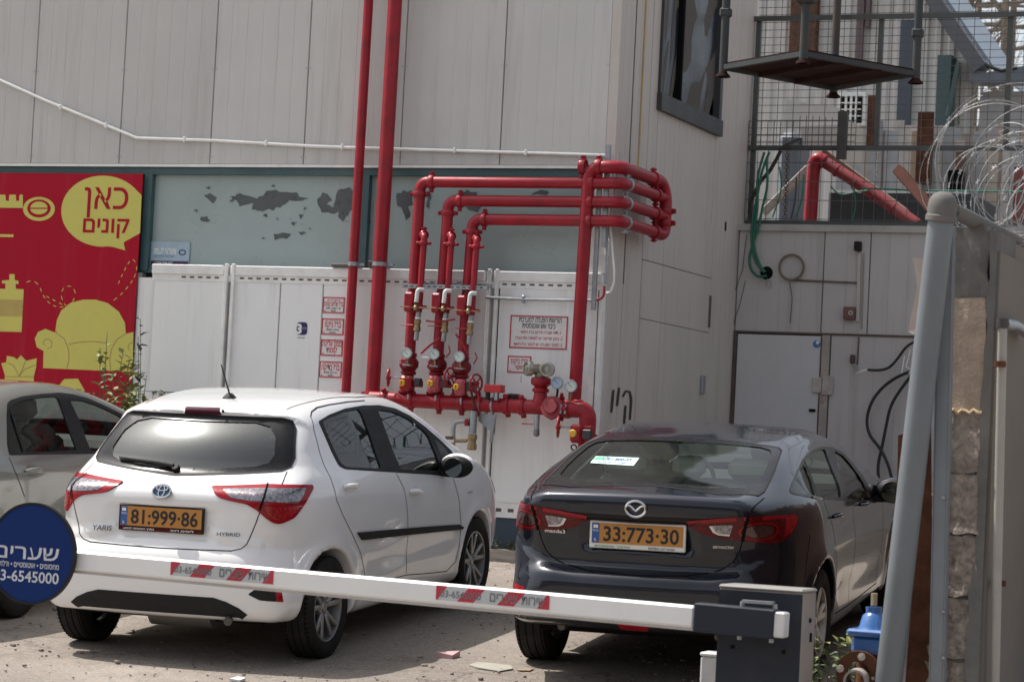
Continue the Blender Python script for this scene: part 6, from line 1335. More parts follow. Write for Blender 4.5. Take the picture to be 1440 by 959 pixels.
sx0, sx1 = onY(1043, 845, YA - .02)[0], onY(1086, 848, YA - .02)[0]; MB().span((sx0, YA - .02, armz(sx0) + HH / 2 + .03), (sx1, YA + .02, armz(sx0) + HH / 2 + .042)).build('clamp_bar', GALV, ar)
STR = mat('stripe_red', (.48, .03, .05), .45); STG = mat('sticker_grey', (.50, .52, .53), .4)
yf = YA - .0285
for (pa_, pb3, seed) in ((240, 383, 1), (615, 773, 2)):
    xa_, xb_ = onY(pa_, 800, yf)[0], onY(pb3, 840, yf)[0]; w_ = xb_ - xa_; hh_ = .062; zc0 = armz((xa_ + xb_) / 2) + .006
    S_ = lambda u, v: np.array([xa_ + u * w_, yf, armz(xa_ + u * w_) + .006 + v * hh_ / 2])
    so_ = MB().prism([S_(0, -1), S_(1, -1), S_(1, 1), S_(0, 1)], (0, -.0008, 0)).build('stripe_sticker', STG, arm_o)
    for u0, u1, sh in ((0, .0, .10), (.19, .335, .10), (.545, .69, .10), (.90, 1.0, .0)):
        b = MB(); e = np.array([0, -.0016, 0])
        if u0 == 0 and u1 == 0: q = [S_(0, -1), S_(.0 + .015, -1), S_(.10, 1), S_(0, 1)]
        elif u1 == 1.0: q = [S_(.895, -1), S_(1, -1), S_(1, 1), S_(.975, 1)]
        else: q = [S_(u0, -1), S_(u1, -1), S_(u1 + sh, 1), S_(u0 + sh, 1)]
        b.prism([p + e * .6 for p in q], e * .5); b.build('red_stripe', STR, arm_o)
    t = MB(); ux = dA_; uz = nA_
    text_mb(t, '03-6545000', S_(.22, -.55) + np.array([0, -.003, 0]), ux, uz, .030, w_ * .36, .01); text_mb(t, 'שערים', S_(.60, -.6) + np.array([0, -.003, 0]), ux, uz, .036, w_ * .24, .01, heb=True); text_mb(t, 'שירות', S_(.86, -.6) + np.array([0, -.003, 0]), ux, uz, .034, w_ * .20, .01, heb=True)
    t.build('sticker_text', mat('sticker_grey_text', (.16, .17, .19), .5), arm_o, kind='stuff')
rsn = thing('round_sign', 'round blue sign with white Hebrew lettering and phone number on arm', 'sign', onY(45, 778, YA - .05))
c = onY(46, 778, YA - .05); nb_ = (0, -1, 0); RS = (onY(46, 706, YA - .05)[2] - onY(46, 850, YA - .05)[2]) / 2
MB().lathe([(0, .012), (RS * .955, .012), (RS * .955, .016), (RS, .016), (RS, -.006), (0, -.006)], c, nb_, 72).build('sign_rim', P['black'], rsn); MB().lathe([(0, .0135), (RS * .95, .0135), (RS * .95, .012)], c, nb_, 56).build('sign_face', mat('sign_blue', (.006, .026, .13), .6, spec=.15, var=.05), rsn)
t = MB(); SWt = mat('sign_letter_white', (.55, .57, .62), .5); yo = np.array([0, -.015, 0]); k = RS / 72
text_mb(t, 'שערים', c + yo + np.array([k * -7, 0, -k * 8]), (1, 0, 0), (0, 0, 1), k * 17, k * 106, .012, heb=True); text_mb(t, '03-6545000', c + yo + np.array([-k * 6, 0, -k * 40]), (1, 0, 0), (0, 0, 1), k * 15.5, k * 108, .015)
text_mb(t, 'מחסומים • אוטומטיים • ודלתות', c + yo + np.array([-k * 6, 0, -k * 20]), (1, 0, 0), (0, 0, 1), k * 6.5, k * 106, .015, heb=True); t.build('sign_lettering', SWt, rsn, kind='stuff')
MB().box(c + np.array([0, .03, 0]), (.12, .03, .06), None, .004).build('sign_bracket', GALV, rsn)
q = onY(985, 922, -8.45); q2 = onY(1010, 918, -8.45); sb_ = thing('photocell_post', 'short grey photocell post left of the barrier cabinet', 'post', (q[0], -8.45, -.8)); MB().span((q[0], -8.45, -.85), (q2[0], -8.35, q[2]), .008).build('post_body', mat('post_grey', (.42, .43, .44), .5), sb_); MB().span((q[0] - .003, -8.453, q[2] + .001), (q2[0] + .003, -8.347, q[2] + .018), .006).build('post_cap', mat('post_cap_grey', (.55, .56, .57), .5), sb_)
# ------------------------------------------------------------------ blue valve, plants, litter
DV = 11.05; BL = mat('valve_blue', (.025, .12, .36), .35, var=.12, coat=.5, dirt=(.12, .13, .15), dirt_amt=.25); vp = thing('blue_gate_valve', 'bright blue gate valve with brass spindle on a rusty flanged pipe', 'valve', atD(1222, 945, DV))
vc = lambda x, y: atD(x, y, DV); ks = DV / FPX
MB().tube([vc(1229, 851), vc(1229.5, 834)], .014, 8).build('valve_spindle', mat('spindle_brass', (.36, .30, .20), .5, metal=.5), vp)
MB().lathe([(.0, 0), (12 * ks, 0), (11 * ks, 8 * ks), (16 * ks, 12 * ks), (20 * ks, 26 * ks), (24 * ks, 32 * ks), (0, 32 * ks)], vc(1229, 853), (.03, 0, -1), 22).build('valve_bonnet', BL, vp)
MB().box(vc(1226, 889), (60 * ks, 56 * ks, 10 * ks), None, .010).build('bonnet_flange', BL, vp); MB().box(vc(1226, 906), (50 * ks, 46 * ks, 26 * ks), None, .016).build('valve_body', BL, vp)
MB().lathe([(16 * ks, .04), (31 * ks, .04), (31 * ks, .018), (31 * ks, 0), (16 * ks, 0)], vc(1215, 944) + np.array([0, -.08, 0]), (.15, -1, 0), 28).build('rusty_flange', RUST, vp)
MB().lathe([(16 * ks, 0), (16 * ks, .16), (13 * ks, .16), (13 * ks, .0)], vc(1216, 952) + np.array([0, -.10, 0]), (.15, -1, 0), 24, ).build('pipe_stub', mat('stub_grey', (.30, .26, .23), .8, var=.2), vp)
for k_ in range(4): a_ = math.pi / 4 + k_ * math.pi / 2 + .5; MB().lathe([(0, .02), (5.5 * ks, .016), (5.5 * ks, 0)], vc(1215 + 24 * math.cos(a_), 944 - 24 * math.sin(a_)) + np.array([0, -.12, 0]), (.15, -1, 0), 8).build('flange_bolt', mat('bolt_pale', (.42, .38, .33), .6, metal=.4), vp)
MB().tube([vc(1225, 905), vc(1225, 905) + np.array([0, .05, -.7])], .06, 14).build('riser_stub', RUST, vp)
def leaf(mb, p, d, L_, w_, up):
    d = d / np.linalg.norm(d); s_ = np.cross(d, up); s_ /= np.linalg.norm(s_) + 1e-9; n_ = np.cross(s_, d)
    mb.add([p, p + d * L_ * .3 + s_ * w_ * .5 + n_ * .1 * L_, p + d * L_ * .7 + s_ * w_ * .4, p + d * L_ - n_ * .12 * L_, p + d * L_ * .7 - s_ * w_ * .4, p + d * L_ * .3 - s_ * w_ * .5 + n_ * .1 * L_, p + d * L_ * .5 - n_ * .02 * L_], [(0, 1, 6), (1, 2, 6), (2, 3, 6), (3, 4, 6), (4, 5, 6), (5, 0, 6)])
def bush(lab, base, h, w_, nst, leaf_l, cols_, seed, lean=(0, 0), dens=18, dep=.5):
    r = random.Random(seed); root = thing('weed_plant', lab, 'plant', base); base = np.asarray(base, float); st = MB(); lv = [MB() for _ in cols_]
    for i in range(nst):
        a = r.uniform(0, 2 * math.pi); tip = base + np.array([math.cos(a) * w_ * r.uniform(.2, 1) + lean[0], math.sin(a) * w_ * dep * r.uniform(.2, 1) + lean[1], h * r.uniform(.55, 1)]); mid_ = (base + tip) / 2 + np.array([r.uniform(-.05, .05), 0, h * .08])
        pts = [base * (1 - t) ** 2 + mid_ * 2 * t * (1 - t) + tip * t * t for t in np.linspace(0, 1, 7)]; st.tube(pts, [.006 - .0006 * k for k in range(7)], 5)
        for k in range(dens):
            t = r.uniform(.25, 1); p = base * (1 - t) ** 2 + mid_ * 2 * t * (1 - t) + tip * t * t; d = np.array([r.uniform(-1, 1), r.uniform(-1, 1), r.uniform(-.2, .9)]); leaf(lv[r.randrange(len(cols_))], p, d, leaf_l * r.uniform(.6, 1.2), leaf_l * .5, np.array([r.uniform(-.3, .3), r.uniform(-.3, .3), 1]))
    st.build('stems', mat('stem_green', (.10, .11, .05), .8), root)
    for b, c in zip(lv, cols_): b.build('leaves', c, root, kind='stuff')
    return root
LG = [mat('leaf_green', (.085, .13, .035), .5, var=.3, scale=20), mat('leaf_dark', (.035, .06, .022), .55, var=.3, scale=20), mat('leaf_yellow', (.20, .21, .06), .55, var=.3, scale=20)]
b0 = atD(1168, 985, 11.6); b0[2] = gz(b0[0], b0[1]); bush('leafy green weeds between the barrier cabinet and the blue valve', b0, .78, .26, 30, .055, LG, 3, dens=26)
b0 = atD(1262, 959, 11.8); b0[2] = gz(b0[0], b0[1]); bush('sparse weeds behind the blue valve', b0, .7, .2, 8, .045, LG, 5)
b0 = onY(146, 620, -.6); b0[2] = gz(b0[0], b0[1]) ; bush('pale spindly weeds in front of the red banner', b0, 1.75, .30, 13, .085, [LG[0], LG[2], mat('leaf_pale', (.30, .30, .16), .6, var=.3)], 12, dens=24, dep=.3)
b0 = onY(196, 620, -.45); b0[2] = gz(b0[0], b0[1]); bush('tall spindly weeds against the white panel beside banner', b0, 1.80, .24, 8, .080, [LG[1], LG[2], LG[0]], 7, dens=20, dep=.3)
b0 = onY(180, 620, -.8); b0[2] = gz(b0[0], b0[1]); bush('dense yellow-green weeds low between the two parked cars', b0, 1.46, .30, 18, .085, [LG[0], LG[2], LG[2]], 17, dens=26, dep=.4)
b0 = onY(712, 790, -.12); b0[2] = gz(b0[0], b0[1]); bush('low dusty weeds at the wall foot between two cars', b0, .14, .20, 14, .03, [LG[1], mat('leaf_dry', (.20, .15, .08), .8)], 9, dens=8, dep=.4)
# litter
def litter(lab, cat, px, pts, h, m, name='litter'):
    c = onG(*px); n = np.array([.005, -GS, 1.]); n /= np.linalg.norm(n); e1_ = np.array([1, 0, -.005]); e2_ = np.cross(n, e1_); r = random.Random(len(lab)); top = [c + e1_ * x + e2_ * y + n * (h + r.uniform(0, h * .8)) for x, y in pts]; bot = [c + e1_ * x + e2_ * y + n * .002 for x, y in pts]; k = len(pts)
    setp(MB().add(bot + top, [tuple(range(k)), tuple(range(k, 2 * k))[::-1]] + [(i, (i + 1) % k, k + (i + 1) % k, k + i) for i in range(k)]).build(name, m, None), lab, cat)
litter('small pinkish carton lying at the shadow edge between the cars', 'litter', (628, 924), [(-.05, -.05), (.06, -.055), (.065, .05), (-.045, .05)], .022, mat('carton_pink', (.50, .33, .33), .6), 'crushed_carton')
litter('flat torn piece of pale card left of the sedan rear wheel', 'litter', (694, 938), [(-.15, -.02), (-.05, -.10), (.09, -.13), (.13, -.02), (.08, .07), (-.03, .10), (-.14, .08)], .006, mat('card_pale', (.33, .31, .26), .8, var=.15), 'torn_card')
litter('small tan scrap near the sedan tyre shadow', 'litter', (739, 942), [(-.03, -.06), (.035, -.02), (.03, .06), (-.02, .05)], .005, mat('scrap_tan', (.30, .22, .15), .8), 'paper_scrap')
litter('pale crumpled paper at the bottom edge below the hatchback', 'litter', (334, 957), [(-.03, -.04), (.035, -.04), (.04, .02), (-.015, .03)], .012, mat('paper_white', (.6, .6, .58), .8), 'crumpled_paper')
pb = MB(); r = random.Random(33)
for i in range(800):
    px_ = r.uniform(-40, 1180); py_2 = 760 + 230 * r.random() ** .7
    c = onG(px_, py_2)
    if c[1] > -.1: continue
    s_ = r.uniform(.003, .011) if r.random() < .93 else r.uniform(.012, .020); a_ = r.uniform(0, 3)
    pb.box(c + np.array([0, 0, s_ * .3]), (s_ * 2, s_ * 1.4, s_), ((math.cos(a_), math.sin(a_), .1), (-math.sin(a_), math.cos(a_), .1), (0, -.1, 1)), s_ * .25)
setp(pb.build('gravel', mat('gravel_stones', (.22, .19, .16), .9, var=.5, scale=3), None), 'scattered small stones and grit on the yard', 'gravel', kind='stuff')
kr = MB(); x = -3.9; r = random.Random(5)
while x < -.1: L_ = r.uniform(.35, .6); rough_box((x, -.38, -.10), (min(x + L_, -.05) - .01, -.12, .045 + r.uniform(0, .02)), .008, int(x * 100)).build('kerb_stone', mat('kerb_concrete', (.34, .30, .26), .9, var=.2, bump=.3), None, 'rough concrete kerb stone, %s from the left along the wall foot' % ORD[int((x + 3.9) / .3)], 'kerb', 'kerb stones along the wall foot'); x += L_

# ------------------------------------------------------------------ unseen building behind the viewpoint, added to darken what the cars mirror
ab = thing('unseen_building', 'unseen grey-beige workshop across the yard, added to darken reflections in the cars', 'building', (2, -46, gz(0, -28)))
OB = mat('workshop_plaster', (.26, .235, .205), .9, var=.12, scale=.6, dirt=(.16, .14, .12), dirt_amt=.5, dirt_scale=.5); gb0 = gz(0, -28)
MB().span((-34, -56, gb0), (38, -46, gb0 + 9.5)).build('wall', OB, ab); MB().span((-34.4, -56.4, gb0 + 9.5), (38.4, -45.5, gb0 + 9.9)).build('roof', ROOFB, ab)
for i in range(11):
    x = -31 + i * 6.2; MB().span((x, -46.02, gb0 + 5.4), (x + 2.4, -45.9, gb0 + 7.0)).build('window', film, ab)
    if i % 3 == 1: MB().span((x - .4, -46.02, gb0), (x + 3.2, -45.9, gb0 + 3.8)).build('shutter_door', GALVP, ab)
# ------------------------------------------------------------------ white hatchback
YM = car_matrix(-0.539, -5.24, math.radians(-3.1))
yr = thing('parked_hatchback', 'white five-door hybrid hatchback with roof aerial, parked nose to the white wall', 'car', rot=YM, group='cars parked in the yard')
PWHITE = mat('white_car_paint', (.78, .78, .78), .34, rvar=.01, var=.012, coat=1.0, dirt=(.55, .52, .47), dirt_amt=.10, dirt_scale=3, back=(.13, .13, .125))
y_side = [(-.42, .255), (-.575, .265), (-.61, .33), (-.628, .48), (-.622, .60), (-.600, .645), (-.578, .67), (-.556, .70), (-.548, .86), (-.542, .95), (-.525, 1.00), (-.46, 1.035),
          (-.36, 1.07), (-.318, 1.10), (-.258, 1.185), (-.17, 1.285), (-.06, 1.372), (-.022, 1.395), (-.03, 1.41), (-.045, 1.425), (-.02, 1.438), (.2, 1.472), (.5, 1.50), (.9, 1.517), (1.3, 1.50), (1.6, 1.455), (1.9, 1.36), (2.3, 1.16),
          (2.55, 1.04), (2.8, .99), (3.1, .92), (3.28, .82), (3.36, .68), (3.38, .50), (3.34, .30), (3.15, .20), (2.4, .19), (1.2, .19), (.2, .20), (-.2, .25)]
def y_W(y, z):
    a = pint(z, [.15, .25, .40, .55, .70, .80, .90, .98, 1.05, 1.12, 1.25, 1.42, 1.52], [.055, .028, .008, .0, .0, .003, .012, .026, .048, .085, .145, .225, .275])
    w = .848 - a
    t = np.clip((.20 - y) / .80, 0, 1.4); hi = np.clip((z - .95) / .25, 0, 1)
    w = w - (.25 - .17 * np.clip((.68 - z) / .25, 0, 1)) * t ** 2.1 - .035 * hi * np.clip((.7 - y) / .7, 0, 1)
    t = np.clip((y - 2.3) / 1.0, 0, 1.3); w = w - .13 * t ** 2
    for cy in (0.0, 2.51):
        d = np.sqrt((y - cy) ** 2 + (z - .30) ** 2); w = w + .012 * np.exp(-((d - .365) / .05) ** 2)
    w = w - .010 * np.exp(-((z - .50) / .07) ** 2) * np.clip((y - .35) / .2, 0, 1) * np.clip((2.15 - y) / .2, 0, 1)
    return w
def y_bow(ax, y, z):
    r = (.10 + .20 * np.clip((z - .98) / .15, 0, 1)) * ax ** 2 * np.clip((.6 - y) / .6, 0, 1)
    return r - .22 * ax ** 2 * np.clip((y - 1.7) / 1.2, 0, 1)
def y_k(y, z): return .09 + .09 * np.clip((.95 - z) / .2, 0, 1) * np.clip((z - .25) / .3, .15, 1) * np.clip((.5 - y) / .5, 0, 1) + .02 * np.clip(z - 1.2, 0, .2) / .2 + .12 * np.clip((y - 2.6) / .4, 0, 1)
def sst(v): v = np.clip(v, 0, 1); return v * v * (3 - 2 * v)
def y_extra(ax, y, z):
    m = (y < .2) * 1.0
    r = m * .020 * sst((.40 - ax) / .12) * sst((z - .69) / .04) * sst((.92 - z) / .05)            # number-plate recess
    r = r - m * .010 * sst((ax - .02) / .3) * np.exp(-((z - (.76 - .20 * np.clip(ax - .3, 0, 1))) / .035) ** 2) * (ax > .3) * (ax < .62)
    return r
yc = Car(yr, YM, y_side, y_W, y_bow, y_k, [(0, .30, .345), (2.51, .30, .345)], y_extra, paint=PWHITE, corner=(.40, .15))
def sym(P):
    """right half of an outline (from centre to centre) -> full symmetric outline"""
    P = np.array(P); P[0, 0] = 0; P[-1, 0] = 0; return np.concatenate([P, (P * [-1, 1])[-2:0:-1]])
G_REAR = glass('rear_glass', (.40, .45, .44), 1.55, .02, .015, (.4, .4, .4), dust=.075); G_SIDE = glass('side_glass', (.80, .90, .88), 1.9)
GAP = P['dark']
# rear window
rg = sym(yc.pxm('rear', [(285, 583.5), (398, 588), (411, 592), (415.5, 604), (414, 645), (409, 657), (397, 662), (330, 666), (250, 668)]))
rgi = sym(yc.pxm('rear', [(285, 592), (360, 594), (380, 600), (388, 614), (386, 640), (378, 651), (360, 656), (310, 659), (250, 661)]))
yc.take('rear', rg)
yc.patch('rear_window', 'rear', rg, G_REAR, off=-.004, skirt=0, sp=.05)
yc.patch('window_surround', 'rear', rg, P['gloss_black'], off=.002, skirt=.01, holes=[rgi])
yc.strip('window_seal', 'rear', rg, .010, P['black'], off=.0035, closed=True)
yc.patch('defroster_edge', 'rear', rounded([(-.10, rg[:, 1].min() + .045), (.10, rg[:, 1].min() + .045), (.08, rg[:, 1].min() + .012), (-.08, rg[:, 1].min() + .012)], .02), P['gloss_black'], off=.003, skirt=0)
# side windows
dlo = rounded(yc.pxm('side', Z3([(268, 290), (330, 252), (420, 217), (520, 200), (610, 198), (700, 216), (785, 258), (870, 320), (960, 398), (1025, 462), (1018, 600), (900, 588), (640, 572), (420, 558), (385, 540), (335, 440)], 3.994, 380, 520)), .02)
p1 = rounded(yc.pxm('side', Z3([(290, 292), (340, 265), (425, 232), (500, 218), (560, 370), (625, 555), (425, 545), (396, 525), (350, 430)], 3.994, 380, 520)), .03)
p2 = rounded(yc.pxm('side', Z3([(600, 222), (690, 236), (770, 272), (850, 330), (890, 372), (920, 450), (955, 565), (730, 560), (665, 390)], 3.994, 380, 520)), .03)
p3 = rounded(yc.pxm('side', Z3([(918, 385), (965, 425), (1000, 470), (995, 560), (972, 560)], 3.994, 380, 520)), .01)
for mp in ('side', 'left'):
    yc.take(mp, p1); yc.take(mp, p2)
    fr_ = yc.patch('window_frame', mp, dlo, P['black'], off=.002, holes=[p1, p2])
    yc.patch('side_window', mp, p1, G_SIDE, off=-.006, skirt=0, sp=.06); yc.patch('side_window', mp, p2, G_SIDE, off=-.006, skirt=0, sp=.06)
    yc.patch('quarter_panel', mp, p3, P['gloss_black'], off=.004, parent=fr_)
# windscreen
ws = sym([(0, 1.43), (.50, 1.40), (.55, 1.36), (.66, 1.10), (.62, 1.06), (0, 1.08)])
yc.take('front', ws, only=lambda c: c[:, 1] > 1.4); yc.patch('windscreen', 'front', ws, G_SIDE, off=-.004, skirt=0, sp=.06); yc.strip('windscreen_seal', 'front', ws, .03, P['black'], off=.001, closed=True)
# tail lamps
lmp = yc.pxm('cor', [(297.5, 684.6), (379.7, 682), (438, 682), (440, 686), (434, 697), (413, 728), (394, 736.5), (384, 735.5), (374, 729), (362, 717.6), (347.5, 709), (322, 704), (309.6, 700.5)])
lmp = rounded(lmp, .012, 2)
clr = rounded(yc.pxm('cor', [(314, 688.5), (375, 688), (429, 686.5), (426, 695), (418, 708), (378, 705.5), (350, 704), (325, 700)]), .008, 2)
low = rounded(yc.pxm('cor', [(372, 712), (420, 713), (408, 726), (394, 732.5), (385, 731), (376, 724)]), .008, 2)
for mp in ('cor', 'corl'):
    l_ = yc.patch('tail_lamp', mp, lmp, P['lampred'], off=.010, skirt=.03, sp=.02)
    yc.patch('clear_insert', mp, clr, P['lampclear'], off=.0115, skirt=.002, sp=.02, parent=l_)
    yc.patch('lower_reflector', mp, low, mat('honeycomb_red', (.30, .004, .008), .25, var=.6, scale=75, coat=1.0), off=.0115, skirt=.002, sp=.02, parent=l_)
    dv = yc.pxm('cor', [(376.8, 682), (371, 700), (365, 717)])
    yc.patch('lamp_bulb', mp, rounded(yc.pxm('cor', Z3([(1112, 652), (1150, 650), (1152, 682), (1118, 684)], 3.424, 0, 500)), .01, 2), mat('bulb_grey', (.22, .21, .22), .2, metal=.5), off=.0125, skirt=.002, sp=.02, parent=l_)
    yc.strip('lamp_joint', mp, dv, .007, GAP, off=.016, parent=l_)
# tailgate joint, roof joints, door joints
gate = yc.pxm('rear', [(366, 718), (360, 735), (353, 752), (347, 765), (339, 771.5), (325, 774.5), (270, 772.5), (222, 770)])
gate[-1, 0] = 0; gate = np.concatenate([gate, (gate * [-1, 1])[-2::-1]]); yc.strip('tailgate_joint', 'rear', gate, .0055, GAP)
for mp in ('rear',):
    g2 = yc.pxm('rear', [(395.7, 682.5), (400, 672), (403.5, 663)]); yc.strip('tailgate_joint', mp, g2, .0045, GAP); yc.strip('tailgate_joint', mp, g2 * [-1, 1], .0045, GAP)
rj = yc.pxm('top', [(403, 576), (410, 572.5), (432, 566), (456, 561), (480, 558.5)])
rj = np.concatenate([rj, [[rj[-1, 0] + .02, 1.0], [rj[-1, 0] + .01, 1.45]]])
yc.strip('roof_joint', 'top', rj, .007, GAP, off=.0012); yc.strip('roof_joint', 'top', rj * [-1, 1], .007, GAP, off=.0012)
d1 = yc.pxm('side', Z3([(530, 172), (430, 180), (330, 196), (262, 212), (232, 236), (226, 262), (245, 340), (262, 400), (300, 530), (350, 640), (372, 730), (405, 810), (440, 880), (478, 959)], 3.994, 380, 520) + [(507, 778), (512, 800), (513, 822)])
d2 = yc.pxm('side', [(557, 665.5), (569, 690), (573, 720), (573, 760), (571, 806)])
d3 = yc.pxm('side', [(637, 672), (645, 700), (648, 735), (646, 765), (640, 790), (628, 803)])
sill = yc.pxm('side', [(513, 822), (545, 815), (571, 808), (600, 806), (628, 803)])
rail = yc.pxm('side', [(512, 563.5), (545, 565), (572, 577), (600, 600), (628, 626)])
for mp in ('side', 'left'):
    for d in (d1, d2, d3): yc.strip('door_joint', mp, d, .005, GAP)
    yc.strip('door_joint', mp, sill, .005, GAP)
    yc.patch('side_moulding', mp, rounded(yc.pxm('side', Z3([(486, 913), (512, 955), (770, 925), (1072, 895), (1084, 886), (1058, 868), (900, 878), (700, 894)], 3.994, 380, 520)), .01), P['black'], off=.012, skirt=.02)
    sg = 1 if mp == 'side' else -1
    for q in ((492, 684.5), (583, 690.5)):
        c = yc.pxm('side', [q])[0]
        cup = yc.patch('handle_cup', mp, rounded([(c[0] - .085, c[1] - .03), (c[0] + .06, c[1] - .03), (c[0] + .06, c[1] + .03), (c[0] - .085, c[1] + .03)], .03), mat('cup_shade', (.70, .70, .69), .35, coat=1), off=.0008, skirt=0)
        L3 = yc.to3(mp, [(c[0] - .095 + .19 * t, c[1] + .006 - .012 * t) for t in np.linspace(0, 1, 7)]); N3 = yc.normal(L3)
        h = [.004, .03, .036, .038, .036, .028, .004]
        MB().tube([p + n * k for p, n, k in zip(L3, N3, h)], [.010, .013, .0135, .0135, .0135, .013, .010], 8).build('door_handle', PWHITE, yr)
# lower rear: diffuser and fog pods
dif = yc.pxm('rear', [(200, 833), (300, 840), (318, 846), (336, 855), (348, 864)]); dif = np.concatenate([dif, [[.50, .262], [.30, .258], [0, .257]]]); dif = sym(dif)
yc.patch('bumper_insert', 'rear', dif, P['black'], off=.004, skirt=.03, sp=.04)
for s_ in (1, -1):
    q = rounded(yc.pxm('rear', Z3([(1046, 466), (1080, 442), (1120, 430), (1162, 430), (1167, 497), (1095, 491)], 3, 0, 680)) * [s_, 1], .008, 2)
    pod = yc.patch('fog_pod', 'rear', q, P['black'], off=.003)
    q = yc.pxm('rear', Z3([(1162, 430), (1184, 432), (1194, 498), (1167, 497)], 3, 0, 680)) * [s_, 1]; yc.patch('reflector', 'rear', q, P['lampred'], off=.006, parent=pod)
    q = yc.to3('rear', [(s_ * .66, .44)])[0]
# high brake light, washer jet, wiper, emblem, lettering, plate, aerial
q = yc.pxm('rear', [(262, 573.5), (309, 575), (311, 582), (260, 581)]); q = rounded(q, .006, 2); cx = q[:, 0].mean(); q[:, 0] -= cx
yc.patch('high_brake_lamp', 'rear', q, mat('brake_lamp_plum', (.055, .010, .022), .6, spec=.12), off=.009, sp=.010)
w3 = yc.px([(248, 659.5), (240, 657.5)]); N = yc.normal(w3)
wb = MB(); wb.lathe([(0, .022), (.020, .022), (.026, .0), (.026, -.01)], w3[0] + N[0] * .004, N[0], 14)
A = yc.px([(246, 658), (225, 653.5), (198, 650), (171, 646)]); NA = yc.normal(A); wb.tube([a + n * .022 for a, n in zip(A, NA)], [.013, .011, .009, .006], 8)
A2 = yc.px([(235, 658), (205, 652.5), (170, 647.5)]); wb.tube([a + n * .010 for a, n in zip(A2, yc.normal(A2))], .006, 6)
wb.build('rear_wiper', P['black'], yr)
wj = yc.px([(314.5, 578)])[0]; MB().sphere(wj + np.array([0, -.01, 0]), .010, 8, 6).build('washer_jet', P['black'], yr)
e3 = yc.px([(231, 686)])[0]; e3[0] = 0; e3 = yc.to3('rear', [(0, .982)])[0]; en = yc.normal(e3[None])[0]; ex = np.array([1., 0, 0]); ey = np.cross(en, ex); ey /= np.linalg.norm(ey)
if ey[2] < 0: ey = -ey
def ell(c, a, b, ux, uy, n=28): return [c + ux * a * math.cos(t) + uy * b * math.sin(t) for t in np.linspace(0, 2 * math.pi, n, endpoint=False)]
em = MB(); c0 = e3 + en * .018
em.tube(ell(c0, .058, .040, ex, ey), .0065, 6, closed=True); em.tube(ell(c0 + ey * .019, .036, .0165, ex, ey), .005, 6, closed=True); em.tube(ell(c0 - ey * .001, .018, .036, ex, ey), .0048, 6, closed=True)
emo = em.build('maker_emblem', P['chrome'], yr)
MB().prism(ell(e3 - en * .004, .056, .038, ex, ey), en * .018).build('emblem_backing', mat('emblem_blue', (.03, .10, .17), .3), emo)
pc = yc.to3('rear', [(0, .835)])[0]; pn = np.array([0, -1., .08]); pn /= np.linalg.norm(pn); px_ = np.array([1., 0, 0]); py_ = np.cross(px_, -pn); py_ = py_ if py_[2] > 0 else -py_
plate(yc, yr, pc + pn * .012, px_, py_, pn, '81:999·86', P['black'], 'הדרך הבטוחה לנסוע', 'ליסינג רכב', (P['white'], P['white']), P, foot_band=P['lampdark'])
def letter_on(car, txt, px, h, w, m, name='lettering', ext=.010, ital=.0):
    c = car.px([px])[0]; n = car.normal(c[None])[0]; ux = np.cross([0, 0, 1.], n); ux /= np.linalg.norm(ux)
    if ux[0] < 0: ux = -ux
    if n[0] > .7: ux = np.array([0, 1., 0]) - n * n[1]; ux /= np.linalg.norm(ux)
    uy = np.cross(n, ux); b = MB(); text_mb(b, txt, c + n * ext - uy * h / 2, ux, uy + ux * ital, h, w, .02); return b.build(name, m, car.root)
letter_on(yc, 'YARIS', (145, 742), .030, .125, mat('badge_dark', (.12, .12, .13), .3, metal=.6), 'model_lettering', ext=.018, ital=.1)
letter_on(yc, 'HYBRID', (322, 751.5), .020, .14, mat('badge_dark', (.12, .12, .13), .3, metal=.6), 'hybrid_lettering')
letter_on(yc, 'HYBRID', (660, 692), .016, .08, P['alloy'], 'side_badge')
an = yc.to3('top', [(0, .34)])[0]
ab = MB().lathe([(0, .03), (.018, .028), (.035, .010), (.045, 0), (.045, -.01)], an, (0, 0, 1), 14); ab.build('aerial_base', P['black'], yr)
MB().tube([an + np.array([0, 0, .02]), an + np.array([-.012, -.10, .205])], [.006, .0035], 8).build('roof_aerial', P['black'], yr)
# mirrors
for s_ in (1, -1):
    c = np.array([.93 * s_, 1.83, 1.0]); mb = MB()
    mb.sphere(c, .12, 20, 12, (.95, .55, .62)); o = mb.build('door_mirror', P['black'], yr)
    MB().sphere(c + np.array([0, .022, .012]), .12, 20, 12, (.98, .52, .62)).build('mirror_cap', PWHITE, o)
    MB().tube([c - np.array([.16 * s_, .0, .04]), c - np.array([.04 * s_, 0, .05])], [.03, .022], 8).build('mirror_arm', P['black'], o)
    MB().lathe([(0, 0), (.062, 0), (.062, -.01)], c + np.array([0, -.069, 0]), (0, -1, 0), 20).build('mirror_glass', mat('mirror_face', (.22, .26, .27), .03, metal=1, var=0), o)
# headlamp wrapping the front wing
for mp in ('side', 'left'):
    yc.patch('headlamp', mp, rounded([(2.95, .80), (3.02, .90), (3.28, .80), (3.30, .68), (3.12, .70)], .02), P['lampclear'], off=.004)
for s_ in (1, -1):
    for cy in (0, 2.51): make_wheel(yr, .742 * s_, cy, .302, .19, .205, s_, P['rubber'], P['alloy'], P['dark'])
